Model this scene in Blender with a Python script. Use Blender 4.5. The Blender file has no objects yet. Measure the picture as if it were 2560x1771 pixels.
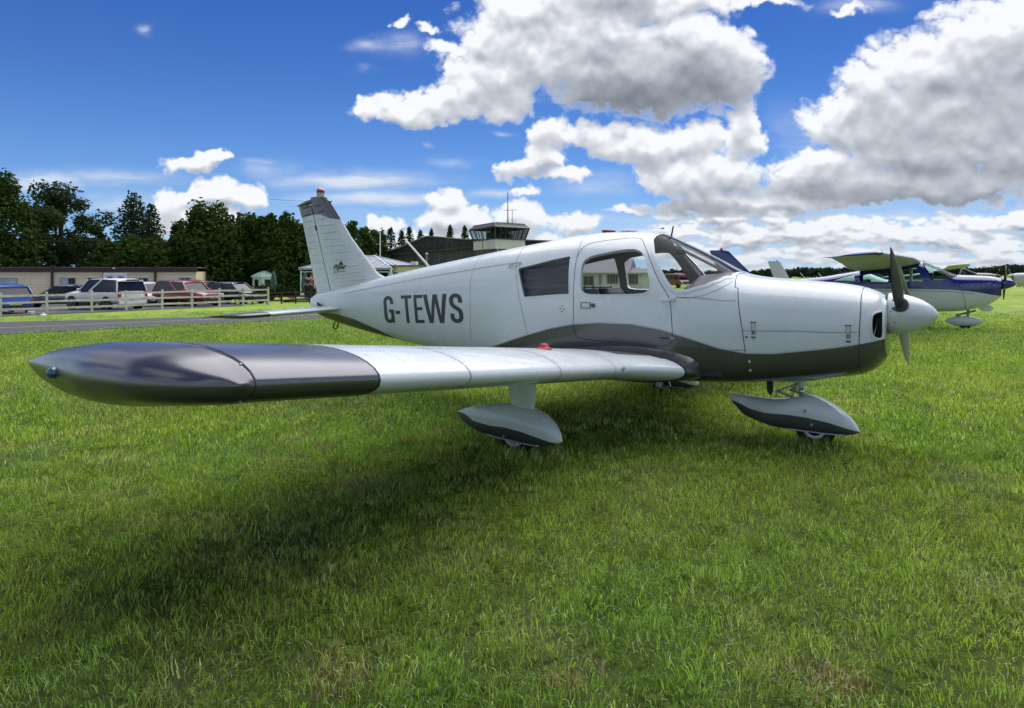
import bpy, bmesh, math, random
import numpy as np
from mathutils import Vector, Matrix, Euler
from mathutils.geometry import delaunay_2d_cdt
rad = math.radians
SC = bpy.context.scene
COL = SC.collection

# ------------------------------------------------------------------ camera, sky, sun, exposure
YAW = .5891
STN = np.array([.2009, -5.9608, 1.4049])          # where the photographer stands
AHEAD = np.array([-math.sin(YAW), math.cos(YAW), 0.])
RIGHT = np.array([math.cos(YAW), math.sin(YAW), 0.])
cam_d = bpy.data.cameras.new('camera'); cam = bpy.data.objects.new('camera', cam_d); COL.objects.link(cam)
cam.location = STN; cam.rotation_euler = (rad(90), 0, YAW)
cam_d.sensor_width = 36; cam_d.lens = 24.153; cam_d.shift_y = -.0809
cam_d.clip_start = .05; cam_d.clip_end = 9000
SC.camera = cam
SC.view_settings.view_transform = 'Standard'; SC.view_settings.look = 'None'
SC.view_settings.gamma = 1; SC.view_settings.exposure = .80
SC.cycles.max_bounces = 8; SC.cycles.transparent_max_bounces = 24
SC.cycles.use_fast_gi = False

SUN_EL, SUN_AZ = rad(66), rad(6)                   # azimuth from +Y towards +X is negative: the sun stands behind the tail side
sun_vec = Vector((-math.sin(SUN_AZ) * math.cos(SUN_EL), math.cos(SUN_AZ) * math.cos(SUN_EL), math.sin(SUN_EL)))
sd = bpy.data.lights.new('sun', 'SUN'); sun = bpy.data.objects.new('sun', sd); COL.objects.link(sun)
sd.energy = 2.6; sd.angle = rad(80); sd.color = (1, .975, .93)
sun.rotation_euler = (-sun_vec).to_track_quat('-Z', 'Y').to_euler()

class X:
    """node expression helper: wraps a socket and builds math nodes"""
    def __init__(s, nt, v): s.nt = nt; s.v = v
    def _m(s, op, *a, clamp=False):
        n = s.nt.nodes.new('ShaderNodeMath'); n.operation = op; n.use_clamp = clamp
        for i, q in enumerate((s,) + a):
            q = q.v if isinstance(q, X) else q
            if isinstance(q, (int, float)): n.inputs[i].default_value = q
            else: s.nt.links.new(q, n.inputs[i])
        return X(s.nt, n.outputs[0])
    def __add__(s, o): return s._m('ADD', o)
    __radd__ = __add__
    def __sub__(s, o): return s._m('SUBTRACT', o)
    def __rsub__(s, o): return (s * -1.) + o
    def __mul__(s, o): return s._m('MULTIPLY', o)
    __rmul__ = __mul__
    def __truediv__(s, o): return s._m('DIVIDE', o)
    def max(s, o): return s._m('MAXIMUM', o)
    def min(s, o): return s._m('MINIMUM', o)
    def pow(s, o): return s._m('POWER', o)
    def exp(s): return s._m('EXPONENT')
    def smax(s, o, k): return s._m('SMOOTH_MAX', o, k)
    def clamp(s): return s._m('ADD', 0., clamp=True)
    def step(s, a, b, lo=0., hi=1.):
        n = s.nt.nodes.new('ShaderNodeMapRange'); n.interpolation_type = 'SMOOTHSTEP'
        s.nt.links.new(s.v, n.inputs[0])
        for i, q in enumerate((a, b, lo, hi)): n.inputs[i + 1].default_value = q
        return X(s.nt, n.outputs[0])
    def lin(s, a, b, lo=0., hi=1.):
        n = s.nt.nodes.new('ShaderNodeMapRange'); s.nt.links.new(s.v, n.inputs[0])
        for i, q in enumerate((a, b, lo, hi)): n.inputs[i + 1].default_value = q
        return X(s.nt, n.outputs[0])

def vmath(nt, op, *a):
    n = nt.nodes.new('ShaderNodeVectorMath'); n.operation = op
    for i, q in enumerate(a):
        if isinstance(q, (tuple, list)): n.inputs[i].default_value = q
        elif isinstance(q, (int, float)): n.inputs['Scale'].default_value = q
        else: nt.links.new(q, n.inputs[i])
    return n
def dot(nt, a, b): return X(nt, vmath(nt, 'DOT_PRODUCT', a, b).outputs['Value'])
def comb(nt, x, y, z):
    n = nt.nodes.new('ShaderNodeCombineXYZ')
    for i, q in enumerate((x, y, z)):
        if isinstance(q, (int, float)): n.inputs[i].default_value = q
        else: nt.links.new(q.v if isinstance(q, X) else q, n.inputs[i])
    return n.outputs[0]
def mixc(nt, f, a, b, blend='MIX'):
    n = nt.nodes.new('ShaderNodeMix'); n.data_type = 'RGBA'; n.blend_type = blend
    for k, q in ((0, f), (6, a), (7, b)):
        q = q.v if isinstance(q, X) else q
        if isinstance(q, (int, float)): n.inputs[k].default_value = q
        elif isinstance(q, (tuple, list)): n.inputs[k].default_value = tuple(q)[:3] + (1,)
        else: nt.links.new(q, n.inputs[k])
    return n.outputs[2]
def noise(nt, vec, scale, detail=4, rough=.5, dist=0., lac=2.):
    n = nt.nodes.new('ShaderNodeTexNoise'); n.inputs['Scale'].default_value = scale
    n.inputs['Detail'].default_value = detail; n.inputs['Roughness'].default_value = rough
    n.inputs['Distortion'].default_value = dist; n.inputs['Lacunarity'].default_value = lac
    if vec is not None: nt.links.new(vec, n.inputs['Vector'])
    return n

def _rng_grid(seed, n=256):
    r = np.random.RandomState(seed); a = r.rand(n, n) * 2 * np.pi
    return np.cos(a).astype(np.float32), np.sin(a).astype(np.float32)
def perlin(x, y, seed):
    gx, gy = _rng_grid(seed)
    xi = np.floor(x).astype(np.int32); yi = np.floor(y).astype(np.int32)
    fx = (x - xi).astype(np.float32); fy = (y - yi).astype(np.float32)
    u = fx * fx * fx * (fx * (fx * 6 - 15) + 10); v = fy * fy * fy * (fy * (fy * 6 - 15) + 10)
    def g(i, j):
        a = (xi + i) & 255; b = (yi + j) & 255
        return gx[a, b] * (fx - i) + gy[a, b] * (fy - j)
    a = g(0, 0) + u * (g(1, 0) - g(0, 0)); b = g(0, 1) + u * (g(1, 1) - g(0, 1))
    return (a + v * (b - a)) * 1.45
def fbm(x, y, seed, octv=6, gain=.5, ridge=False):
    s = np.zeros(np.broadcast(x, y).shape, np.float32); a = 1.; t = 0.; f = 1.
    for o in range(octv):
        n = perlin(x * f + 17.3 * o, y * f - 9.1 * o, seed + o)
        s += a * (1 - 2 * np.abs(n) if ridge else n); t += a; a *= gain; f *= 2.03
    return s / t
def billow(x, y, seed, octv=6, gain=.55):      # cauliflower heads: inverted creases
    s = np.zeros(np.broadcast(x, y).shape, np.float32); a = 1.; t = 0.; f = 1.
    for o in range(octv):
        n = perlin(x * f + 31.7 * o, y * f + 5.3 * o, seed + o)
        s += a * (np.sqrt(np.abs(n) + .003) * 1.6 - .8); t += a; a *= gain; f *= 2.07
    return s / t
def sstep(x, a, b):
    t = np.clip((x - a) / (b - a), 0, 1); return t * t * (3 - 2 * t)
def blur(a, r):
    k = int(max(1, r)); w = np.exp(-np.arange(-2 * k, 2 * k + 1) ** 2 / (2. * r * r)); w /= w.sum()
    p = np.pad(a, ((2 * k, 2 * k), (0, 0)), mode='edge')
    a = sum(w[i] * p[i:i + a.shape[0]] for i in range(4 * k + 1))
    p = np.pad(a, ((0, 0), (2 * k, 2 * k)), mode='edge')
    return sum(w[i] * p[:, i:i + a.shape[1]] for i in range(4 * k + 1))
# cumulus masses in the sky: image x, y and half sizes in pixels, strength
CL = [(900, 252, 110, 34), (1000, 235, 130, 50), (1090, 200, 120, 85), (1150, 110, 150, 110), (1190, 20, 150, 80), (1420, 170, 235, 100), (1330, 80, 170, 110), (1560, 120, 140, 110),
      (1385, 0, 300, 60), (1630, 175, 95, 90), (1710, 0, 100, 14, .8), (1240, 300, 55, 36, .75), (1205, 335, 40, 20, .7), (1440, 335, 115, 46), (1530, 320, 130, 45), (1225, 350, 60, 34, .9), (1340, 300, 90, 30, .8), (1600, 395, 120, 75), (1675, 290, 48, 70), (1520, 400, 80, 50),
      (1175, 382, 66, 26), (1275, 390, 52, 18, .8), (1195, 430, 46, 15, .8),
      (2110, 150, 190, 85), (2290, 90, 210, 120), (1890, 275, 95, 70), (1960, 200, 90, 60), (2080, 300, 240, 120), (2330, 300, 200, 170), (1850, 380, 130, 45),
      (1900, 425, 210, 42), (2120, 420, 260, 48), (1600, 470, 170, 22), (1400, 480, 60, 10, .8), (1780, 455, 200, 22),
      (420, 372, 78, 22, .85), (482, 350, 34, 20), (470, 440, 130, 38), (390, 470, 62, 48), (565, 450, 44, 28), (450, 505, 150, 34),
      (1000, 458, 40, 42), (1030, 505, 100, 42), (860, 506, 48, 28), (1165, 494, 64, 42), (1275, 500, 66, 36), (1050, 550, 320, 26, .85),
      (912, 55, 22, 13, .6), (975, 72, 30, 11, .62), (1010, 108, 56, 20, .75), (1915, 22, 44, 11, .55)]
CIR = [(800, 408, 155, 20, .9), (850, 449, 180, 17, .8), (1110, 436, 90, 12, .6), (240, 402, 150, 18, .5), (90, 412, 85, 22, .8), (300, 460, 160, 30, .45), (610, 385, 60, 20, .4),
       (325, 70, 18, 11, .5), (840, 104, 40, 14, .5), (1010, 368, 60, 10, .35), (600, 362, 50, 8, .3), (900, 98, 50, 22, .45), (700, 500, 500, 60, .18), (820, 158, 22, 10, .25), (1930, 10, 90, 16, .5), (1140, 303, 16, 5, .4), (965, 330, 14, 6, .4),
       (1560, 530, 420, 60, .45), (2050, 520, 420, 70, .5), (1350, 420, 90, 30, .3), (1790, 300, 50, 60, .25)]
DK = [(1420, 225, 250, 75, 1.), (1570, 205, 150, 90, .95), (1280, 235, 110, 45, .75), (1400, 8, 110, 30, .55), (2150, 400, 300, 55, .75), (1880, 432, 260, 34, .8), (1570, 470, 220, 18, .85),
      (2260, 250, 190, 120, .6), (2080, 290, 190, 80, .5), (1170, 388, 70, 14, .55), (1430, 352, 80, 14, .45), (440, 468, 110, 18, .35), (1430, 150, 200, 60, .38), (2100, 452, 330, 22, .7), (1030, 528, 110, 12, .35), (420, 386, 70, 9, .4), (1240, 318, 50, 18, .3), (2300, 360, 140, 60, .5)]
def front_clouds(px, py, pix):
    """px,py: image pixel grids; returns rgb colour and coverage"""
    s = 1 / 100.
    w1 = fbm(px * s * .9, py * s * 1.1, 3, 4); w2 = fbm(px * s * .9 + 40, py * s * 1.1, 9, 4)
    w3 = fbm(px * s * 4, py * s * 4.4, 23, 4, .55); w4 = fbm(px * s * 4 + 9, py * s * 4.4, 29, 4, .55)
    X_ = px + 52 * w1 + 13 * w3; Y_ = py + 34 * w2 + 11 * w4
    def bl(L, X_=X_, Y_=Y_, k=8.):
        acc = 0.
        for b in L:
            w = b[4] if len(b) > 4 else 1.
            d = ((X_ - b[0]) / b[2]) ** 2 + ((Y_ - b[1]) / b[3]) ** 2
            acc = acc + np.exp(k * w * (1 - d).clip(-1.5, 1))
        return np.log(acc) / k + .02
    base = bl(CL)
    # rows of small cumulus low on the right
    row = sstep(px, 1280, 1560) * sstep(py, 440, 500) * (1 - .35 * sstep(py, 590, 640))
    pyl = np.log(np.maximum(660 - py, 12.)) * 3.2      # perspective: rows crowd towards the horizon
    sc = 100. / np.maximum(700 - py, 60)
    pxs = px + 14 * w3 + 30 * w1
    small = fbm(pxs * s * 1.05, pyl * 1.25, 51, 6, .5) * 1.7 + billow(pxs * s * 2.6, pyl * 2.6, 77, 5) * .8 + .62
    small = small * row - 1.2 * (1 - row)
    bi = billow(X_ * s * 1.9, Y_ * s * 2.1, 101, 7, .50)
    fr = fbm(px * s * 1.5, py * s * 1.8, 141, 8, .58)
    big = base + .50 * bi + .62 * fr
    dens = np.maximum(big, small)
    T = np.clip(dens, 0, 1.6)
    edge = fbm(px * s * .7 + 3, py * s * .9, 511, 3)
    cover = sstep(dens, -.16, .42 + .30 * edge.clip(0, 1)) ** 1.1
    # light: sun high behind; what is under thick cloud is grey, heads facing up are white
    up = int(round(13 / pix)); Ts = blur(T, 5 / pix)
    def shift(a, n, m=0):
        r = np.empty_like(a); r[n:] = a[:-n]; r[:n] = a[:1]; return np.roll(r, m, 1) if m else r
    acc = np.zeros_like(T)
    for i, wgt in ((1, 1.), (2, .9), (3, .8), (5, .7)):
        acc += wgt * shift(Ts, up * i, 0)
    rel = blur(T, 2.4 / pix); g = (rel - shift(rel, max(1, int(7 / pix)), 0))          # + = facing up
    g2 = blur(T, 4 / pix); g2 = g2 - shift(g2, max(1, int(22 / pix)), 0)
    dk = np.zeros_like(T)
    xd = px + 40 * w1 + 16 * w3; yd = py + 26 * w2 + 10 * w4
    for b in DK:
        d = ((xd - b[0]) / b[2]) ** 2 + ((yd - b[1]) / b[3]) ** 2
        dk = np.maximum(dk, b[4] * np.exp(-(d ** 1.5) * 1.1))
    fine = blur(billow(X_ * s * 3.1, Y_ * s * 3.3, 201, 5, .55), 1)
    sm = blur(T, 9 / pix); acc = .5 * acc + .5 * blur(acc, 7 / pix); L = 1.04 - .080 * acc + .16 * g + .46 * g2 + .035 * fine * np.clip(T, 0, 1)
    srow = np.clip(row, 0, 1) * (big < small); L = L + srow * (.30 * g - .02)
    L = L * (1 - dk * (.62 + .05 * fine))
    L = np.clip(L, .16, 1.0)
    lo = np.array([.165, .19, .235]); mid = np.array([.50, .535, .60]); hi = np.array([.90, .915, .945])
    t = L[..., None]
    col = np.where(t < .6, lo + (mid - lo) * ((t - .16) / .44), mid + (hi - mid) * np.clip((t - .6) / .4, 0, 1) ** 1.15)
    # thin high streaks
    ci = np.zeros_like(T)
    st = fbm(px * s * .8, py * s * 5., 301, 6, .6)
    for b in CIR:
        d = ((px + 60 * w1 - b[0]) / b[2]) ** 2 + ((py + 14 * w2 - b[1]) / b[3]) ** 2
        ci = np.maximum(ci, b[4] * np.exp(-d * 1.2))
    ci = np.clip(ci * (1 + 1.1 * st), 0, .9)
    cc = np.array([.72, .78, .87])
    a = cover[..., None]; c2 = ci[..., None]
    col = col * a + cc * (1 - a)
    al = cover + (1 - cover) * ci
    # far rows sink into the pale air
    h = (np.exp(-np.maximum(611 - py, 0) / 60.) * .62)[..., None]
    col = col * (1 - h) + np.array([.60, .67, .74]) * h
    return col, al
def sky_blue(elev):
    e = np.clip(elev, 0, 1.6)[..., None]
    z = np.array([.022, .115, .46]); m = np.array([.050, .215, .74]); h = np.array([.33, .55, .84])
    c = z + (m - z) * np.exp(-(e / .30) ** 1.5)
    return c + (h - c) * np.exp(-e * 9.)

def make_image(name, rgb, al, glow=.04):
    h, w = al.shape
    im = bpy.data.images.new(name, w, h, alpha=True, float_buffer=False)
    im.colorspace_settings.name = 'sRGB'; im.alpha_mode = 'CHANNEL_PACKED'
    px = np.empty((h, w, 4), np.float32)
    rgb = (rgb + glow * sstep(rgb, .72, 1.)) / 1.45                 # glow lifts the whitest heads; strong in the unseen sky as added fill light
    s = np.clip(rgb, 0, 1); px[..., :3] = np.where(s < .0031308, s * 12.92, 1.055 * np.maximum(s, 1e-6) ** (1 / 2.4) - .055)
    px[..., 3] = np.clip(al, 0, 1)
    im.pixels.foreach_set(px.ravel()); im.pack()
    return im
AZ0, AZ1, EL0, EL1 = -.76, .76, -.01, .47
def cloud_images():
    st = .00078
    a = np.arange(AZ0, AZ1, st, dtype=np.float32); e = np.arange(EL0, EL1, st, dtype=np.float32)
    A_, E_ = np.meshgrid(a, e[::-1])
    px = 1153.5 + 1547.8 * np.tan(A_); py = 611.3 - 1547.8 * np.tan(E_) / np.cos(A_)
    col, al = front_clouds(px.astype(np.float32), py.astype(np.float32), st * 1547.8)
    front = make_image('cumulus_ahead', col[::-1], al[::-1])
    # the rest of the sky dome: broken cumulus in a flat layer, cover and brightness raised to lighten shaded grass
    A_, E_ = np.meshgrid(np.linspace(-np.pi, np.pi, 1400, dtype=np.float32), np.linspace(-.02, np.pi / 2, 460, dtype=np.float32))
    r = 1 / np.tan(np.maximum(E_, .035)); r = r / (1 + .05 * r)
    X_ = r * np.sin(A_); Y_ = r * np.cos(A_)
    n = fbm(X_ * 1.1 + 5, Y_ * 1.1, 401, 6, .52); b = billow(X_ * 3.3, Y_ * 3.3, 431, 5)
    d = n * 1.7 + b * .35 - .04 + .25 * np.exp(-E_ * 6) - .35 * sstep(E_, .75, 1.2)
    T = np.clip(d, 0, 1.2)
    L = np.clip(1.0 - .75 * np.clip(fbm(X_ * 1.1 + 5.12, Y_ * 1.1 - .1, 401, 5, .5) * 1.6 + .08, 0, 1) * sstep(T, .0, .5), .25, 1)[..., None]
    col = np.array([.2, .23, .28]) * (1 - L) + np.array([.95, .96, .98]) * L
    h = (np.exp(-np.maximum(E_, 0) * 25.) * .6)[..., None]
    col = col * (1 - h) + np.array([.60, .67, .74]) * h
    rest = make_image('boosted_cumulus_around', col, sstep(d, 0, .25), .45)
    return front, rest
def sky_world():
    w = bpy.data.worlds.new('World'); SC.world = w; w.use_nodes = True
    nt = w.node_tree; nt.nodes.clear(); L = nt.links.new
    out = nt.nodes.new('ShaderNodeOutputWorld'); bg = nt.nodes.new('ShaderNodeBackground')
    L(bg.outputs[0], out.inputs[0])
    D = nt.nodes.new('ShaderNodeTexCoord').outputs['Generated']
    sky = nt.nodes.new('ShaderNodeTexSky'); sky.sky_type = 'NISHITA'; sky.sun_disc = False
    sky.sun_elevation = SUN_EL; sky.sun_rotation = -SUN_AZ
    sky.air_density = 1.0; sky.dust_density = .2; sky.ozone_density = 3.; sky.altitude = 50
    az = dot(nt, D, tuple(RIGHT))._m('ARCTAN2', dot(nt, D, tuple(AHEAD))); el = dot(nt, D, (0, 0, 1))._m('ARCSINE')
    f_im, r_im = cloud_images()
    def tex(im, u, v):
        n = nt.nodes.new('ShaderNodeTexImage'); n.image = im; n.interpolation = 'Cubic' if im is f_im else 'Linear'; n.extension = 'EXTEND'
        L(comb(nt, u, v, 0.), n.inputs[0]); return n
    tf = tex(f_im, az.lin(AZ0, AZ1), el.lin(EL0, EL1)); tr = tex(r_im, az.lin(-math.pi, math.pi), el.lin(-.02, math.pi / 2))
    inside = (1. - az._m('ABSOLUTE').step(.70, .755)) * (1. - el.step(.41, .465))
    ccol = mixc(nt, inside, tr.outputs[0], tf.outputs[0])
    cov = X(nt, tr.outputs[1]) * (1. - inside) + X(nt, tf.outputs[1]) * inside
    tint = mixc(nt, el.step(.0, .40), SKY_LOW, SKY_HIGH)
    blue = vmath(nt, 'SCALE', mixc(nt, 1., sky.outputs[0], tint, 'MULTIPLY'), .1); blue.inputs['Scale'].default_value = SKY_K; blue = blue.outputs[0]
    blue = mixc(nt, (el.max(0.) * -9.).exp() * .55, blue, (.33, .50, .70))
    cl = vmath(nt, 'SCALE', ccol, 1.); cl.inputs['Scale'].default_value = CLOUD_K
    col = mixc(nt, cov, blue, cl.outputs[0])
    col = mixc(nt, el.step(-.02, -.005), (.07, .10, .04), col)
    L(col, bg.inputs['Color']); bg.inputs['Strength'].default_value = 1.
    w.cycles.sampling_method = 'MANUAL'; w.cycles.sample_map_resolution = 512
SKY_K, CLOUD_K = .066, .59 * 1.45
SKY_LOW, SKY_HIGH = (.22, .48, .90), (.15, .37, .80)
sky_world()

# ------------------------------------------------------------------ helpers
def site(b, d, z=None):
    """point back-projected from image column b (pixels), d metres ahead of the camera; z defaults to the ground there"""
    p = STN + AHEAD * d + RIGHT * ((b - 1153.5) / 1547.8 * d)
    return Vector((p[0], p[1], ground_z(p[0], p[1]) if z is None else z))
def hz(v, d):
    """height of something seen at image row v (pixels), d metres ahead"""
    return 1.4049 + (611.3 - v) / 1547.8 * d
def S01(t): t = np.clip(t, 0, 1); return t * t * (3 - 2 * t)
def ground_z(x, y):
    d = np.hypot(x, y + 6)
    r = -.3 * S01((d - 9) / 11.) - .02 * np.clip(-x - 18, 0, 50)
    return float(r) if np.ndim(r) == 0 else r

def props(o, label=None, cat=None, group=None, kind=None):
    if label: o['label'] = label
    if cat: o['category'] = cat
    if group: o['group'] = group
    if kind: o['kind'] = kind
    return o
def empty(name, loc, label, cat, group=None, rz=0.):
    o = bpy.data.objects.new(name, None); COL.objects.link(o); o.location = loc; o.rotation_euler = (0, 0, rz)
    o.empty_display_size = .2
    return props(o, label, cat, group)
def mkobj(name, V, F, mats, mi=None, smooth=False, parent=None, normals=None, label=None, cat=None, group=None, kind=None, loc=None):
    me = bpy.data.meshes.new(name); me.from_pydata([tuple(map(float, v)) for v in V], [], [tuple(map(int, f)) for f in F])
    for m in (mats if isinstance(mats, (list, tuple)) else [mats]): me.materials.append(m)
    if mi is not None: me.polygons.foreach_set('material_index', np.array(mi, np.int32))
    me.polygons.foreach_set('use_smooth', np.full(len(me.polygons), bool(smooth)))
    if normals is not None: me.normals_split_custom_set_from_vertices([tuple(map(float, n)) for n in normals])
    me.update()
    o = bpy.data.objects.new(name, me); COL.objects.link(o)
    if parent is not None: o.parent = parent
    if loc is not None: o.location = loc
    return props(o, label, cat, group, kind)
def copy_tree(o, parent=None):
    c = o.copy(); COL.objects.link(c)
    if parent is not None: c.parent = parent
    for ch in list(o.children): copy_tree(ch, c)
    return c

class MB:
    """collects shapes into one mesh"""
    def __init__(s): s.V = []; s.F = []; s.I = []
    def add(s, V, F, mi=0):
        b = len(s.V); s.V += [tuple(v) for v in V]; s.F += [tuple(i + b for i in f) for f in F]; s.I += [mi] * len(F); return s
    def box(s, a, b, mi=0, M=None):
        x0, y0, z0 = a; x1, y1, z1 = b
        V = [Vector((x, y, z)) for z in (z0, z1) for y in (y0, y1) for x in (x0, x1)]
        if M is not None: V = [M @ v for v in V]
        return s.add(V, [(0, 2, 3, 1), (4, 5, 7, 6), (0, 1, 5, 4), (2, 6, 7, 3), (0, 4, 6, 2), (1, 3, 7, 5)], mi)
    def beam(s, p, q, w, h, mi=0, up=(0, 0, 1)):
        p, q = Vector(p), Vector(q); d = (q - p).normalized(); u = Vector(up); r = d.cross(u)
        if r.length < 1e-4: r = d.cross(Vector((1, 0, 0)))
        r.normalize(); u = r.cross(d)
        V = [c + r * sx * w / 2 + u * sz * h / 2 for c in (p, q) for sx, sz in ((-1, -1), (1, -1), (1, 1), (-1, 1))]
        return s.add(V, [(3, 2, 1, 0), (4, 5, 6, 7), (0, 1, 5, 4), (1, 2, 6, 5), (2, 3, 7, 6), (3, 0, 4, 7)], mi)
    def tube(s, pts, r, n=8, mi=0, caps=True):
        pts = [Vector(p) for p in pts]; rs = r if isinstance(r, (list, tuple)) else [r] * len(pts)
        V = []; F = []; ref = None
        for i, p in enumerate(pts):
            d = ((pts[i + 1] - p) if i + 1 < len(pts) else (p - pts[i - 1])).normalized()
            if i and i + 1 < len(pts): d = ((pts[i + 1] - p).normalized() + (p - pts[i - 1]).normalized()).normalized()
            if ref is None: ref = d.orthogonal().normalized()
            ref = (ref - d * ref.dot(d)).normalized(); b = d.cross(ref)
            V += [p + (ref * math.cos(2 * math.pi * k / n) + b * math.sin(2 * math.pi * k / n)) * rs[i] for k in range(n)]
        for i in range(len(pts) - 1):
            for k in range(n): F.append((i * n + k, i * n + (k + 1) % n, (i + 1) * n + (k + 1) % n, (i + 1) * n + k))
        if caps: F.append(tuple(range(n - 1, -1, -1))); F.append(tuple((len(pts) - 1) * n + k for k in range(n)))
        return s.add(V, F, mi)
    def lathe(s, prof, c, axis='Z', n=16, mi=0, sc=(1, 1)):
        """prof: (radius, height) pairs along the axis through c"""
        c = Vector(c); V = []; F = []
        for r, h in prof:
            for k in range(n):
                a = 2 * math.pi * k / n; u, v = r * math.cos(a) * sc[0], r * math.sin(a) * sc[1]
                V.append(c + {'Z': Vector((u, v, h)), 'X': Vector((h, u, v)), 'Y': Vector((u, -h, v))}[axis])
        for i in range(len(prof) - 1):
            for k in range(n): F.append((i * n + k, i * n + (k + 1) % n, (i + 1) * n + (k + 1) % n, (i + 1) * n + k))
        F.append(tuple(range(n - 1, -1, -1))); F.append(tuple((len(prof) - 1) * n + k for k in range(n)))
        return s.add(V, F, mi)
    def loft(s, rings, mi=0, caps=True, closed=True):
        n = len(rings[0]); V = [v for r in rings for v in r]; F = []
        for i in range(len(rings) - 1):
            for k in range(n if closed else n - 1): F.append((i * n + k, i * n + (k + 1) % n, (i + 1) * n + (k + 1) % n, (i + 1) * n + k))
        if caps: F.append(tuple(range(n - 1, -1, -1))); F.append(tuple((len(rings) - 1) * n + k for k in range(n)))
        return s.add(V, F, mi)
    def prism(s, poly, y0, y1, mi=0, plane='XZ', side=None):
        """polygon (a,b) in a plane pushed through the third axis"""
        n = len(poly); f = {'XZ': lambda a, b, c: (a, c, b), 'YZ': lambda a, b, c: (c, a, b), 'XY': lambda a, b, c: (a, b, c)}[plane]
        V = [f(a, b, y0) for a, b in poly] + [f(a, b, y1) for a, b in poly]
        F = [tuple(range(n)), tuple(range(2 * n - 1, n - 1, -1))] + [(k, k + n, (k + 1) % n + n, (k + 1) % n) for k in range(n)]
        return s.add(V, F, mi)
    def build(s, name, mats, parent=None, smooth=False, bevel=0., loc=None, recalc=True, **kw):
        o = mkobj(name, s.V, s.F, mats, s.I, smooth, parent, loc=loc, **kw)
        if recalc:
            bm = bmesh.new(); bm.from_mesh(o.data); bmesh.ops.recalc_face_normals(bm, faces=bm.faces); bm.to_mesh(o.data); bm.free()
        if bevel:
            m = o.modifiers.new('bevel', 'BEVEL'); m.width = bevel; m.segments = 2; m.limit_method = 'ANGLE'; m.angle_limit = rad(35); m.harden_normals = False
        if smooth == 'auto' or (smooth and bevel):
            o.data.polygons.foreach_set('use_smooth', np.ones(len(o.data.polygons), bool)); o.data.set_sharp_from_angle(angle=rad(38))
        return o

# ------------------------------------------------------------------ materials
MATS = {}
def mat(name, col=(.5, .5, .5), rough=.5, metal=0., coat=0., spec=.5, var=0., vscale=8., bump=0., bscale=60., dirt=None, emit=None, trans=0.):
    """principled paint with slight unevenness of colour and surface"""
    if name in MATS: return MATS[name]
    m = bpy.data.materials.new(name); m.use_nodes = True; nt = m.node_tree; L = nt.links.new
    p = nt.nodes['Principled BSDF']; p.inputs['Base Color'].default_value = (*col, 1); p.inputs['Roughness'].default_value = rough
    p.inputs['Metallic'].default_value = metal; p.inputs['Coat Weight'].default_value = coat; p.inputs['Coat Roughness'].default_value = .06
    p.inputs['Specular IOR Level'].default_value = spec
    tc = nt.nodes.new('ShaderNodeTexCoord')
    if var:
        n = noise(nt, tc.outputs['Object'], vscale, 6, .6)
        f = X(nt, n.outputs['Fac']).lin(.3, .7, 1 - var, 1 + var)
        v = vmath(nt, 'SCALE', (col[0], col[1], col[2]), 1.); L(f.v, v.inputs['Scale']); L(v.outputs[0], p.inputs['Base Color'])
        if dirt:
            n2 = noise(nt, tc.outputs['Object'], vscale * .35, 7, .65)
            L(mixc(nt, X(nt, n2.outputs['Fac']).step(.5, .72, 0, dirt[3]), v.outputs[0], dirt[:3]), p.inputs['Base Color'])
        rn = X(nt, n.outputs['Fac']).lin(.3, .7, rough * .85, min(1, rough * 1.2)); L(rn.v, p.inputs['Roughness'])
    if bump:
        b = nt.nodes.new('ShaderNodeBump'); b.inputs['Strength'].default_value = bump; b.inputs['Distance'].default_value = .01
        nb = noise(nt, tc.outputs['Object'], bscale, 4, .6); L(nb.outputs['Fac'], b.inputs['Height']); L(b.outputs[0], p.inputs['Normal'])
    MATS[name] = m; return m
def glass_mat(name, tint=(.9, .92, .92), refl=.9, rough=.01):
    if name in MATS: return MATS[name]
    m = bpy.data.materials.new(name); m.use_nodes = True; nt = m.node_tree; nt.nodes.clear(); L = nt.links.new
    o = nt.nodes.new('ShaderNodeOutputMaterial'); t = nt.nodes.new('ShaderNodeBsdfTransparent'); g = nt.nodes.new('ShaderNodeBsdfGlossy')
    t.inputs[0].default_value = (*tint, 1); g.inputs['Roughness'].default_value = rough
    fr = nt.nodes.new('ShaderNodeLayerWeight'); fr.inputs[0].default_value = .18
    mx = nt.nodes.new('ShaderNodeMixShader'); f = X(nt, fr.outputs['Fresnel']) * refl
    L(f.v, mx.inputs[0]); L(t.outputs[0], mx.inputs[1]); L(g.outputs[0], mx.inputs[2]); L(mx.outputs[0], o.inputs[0])
    MATS[name] = m; return m
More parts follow.
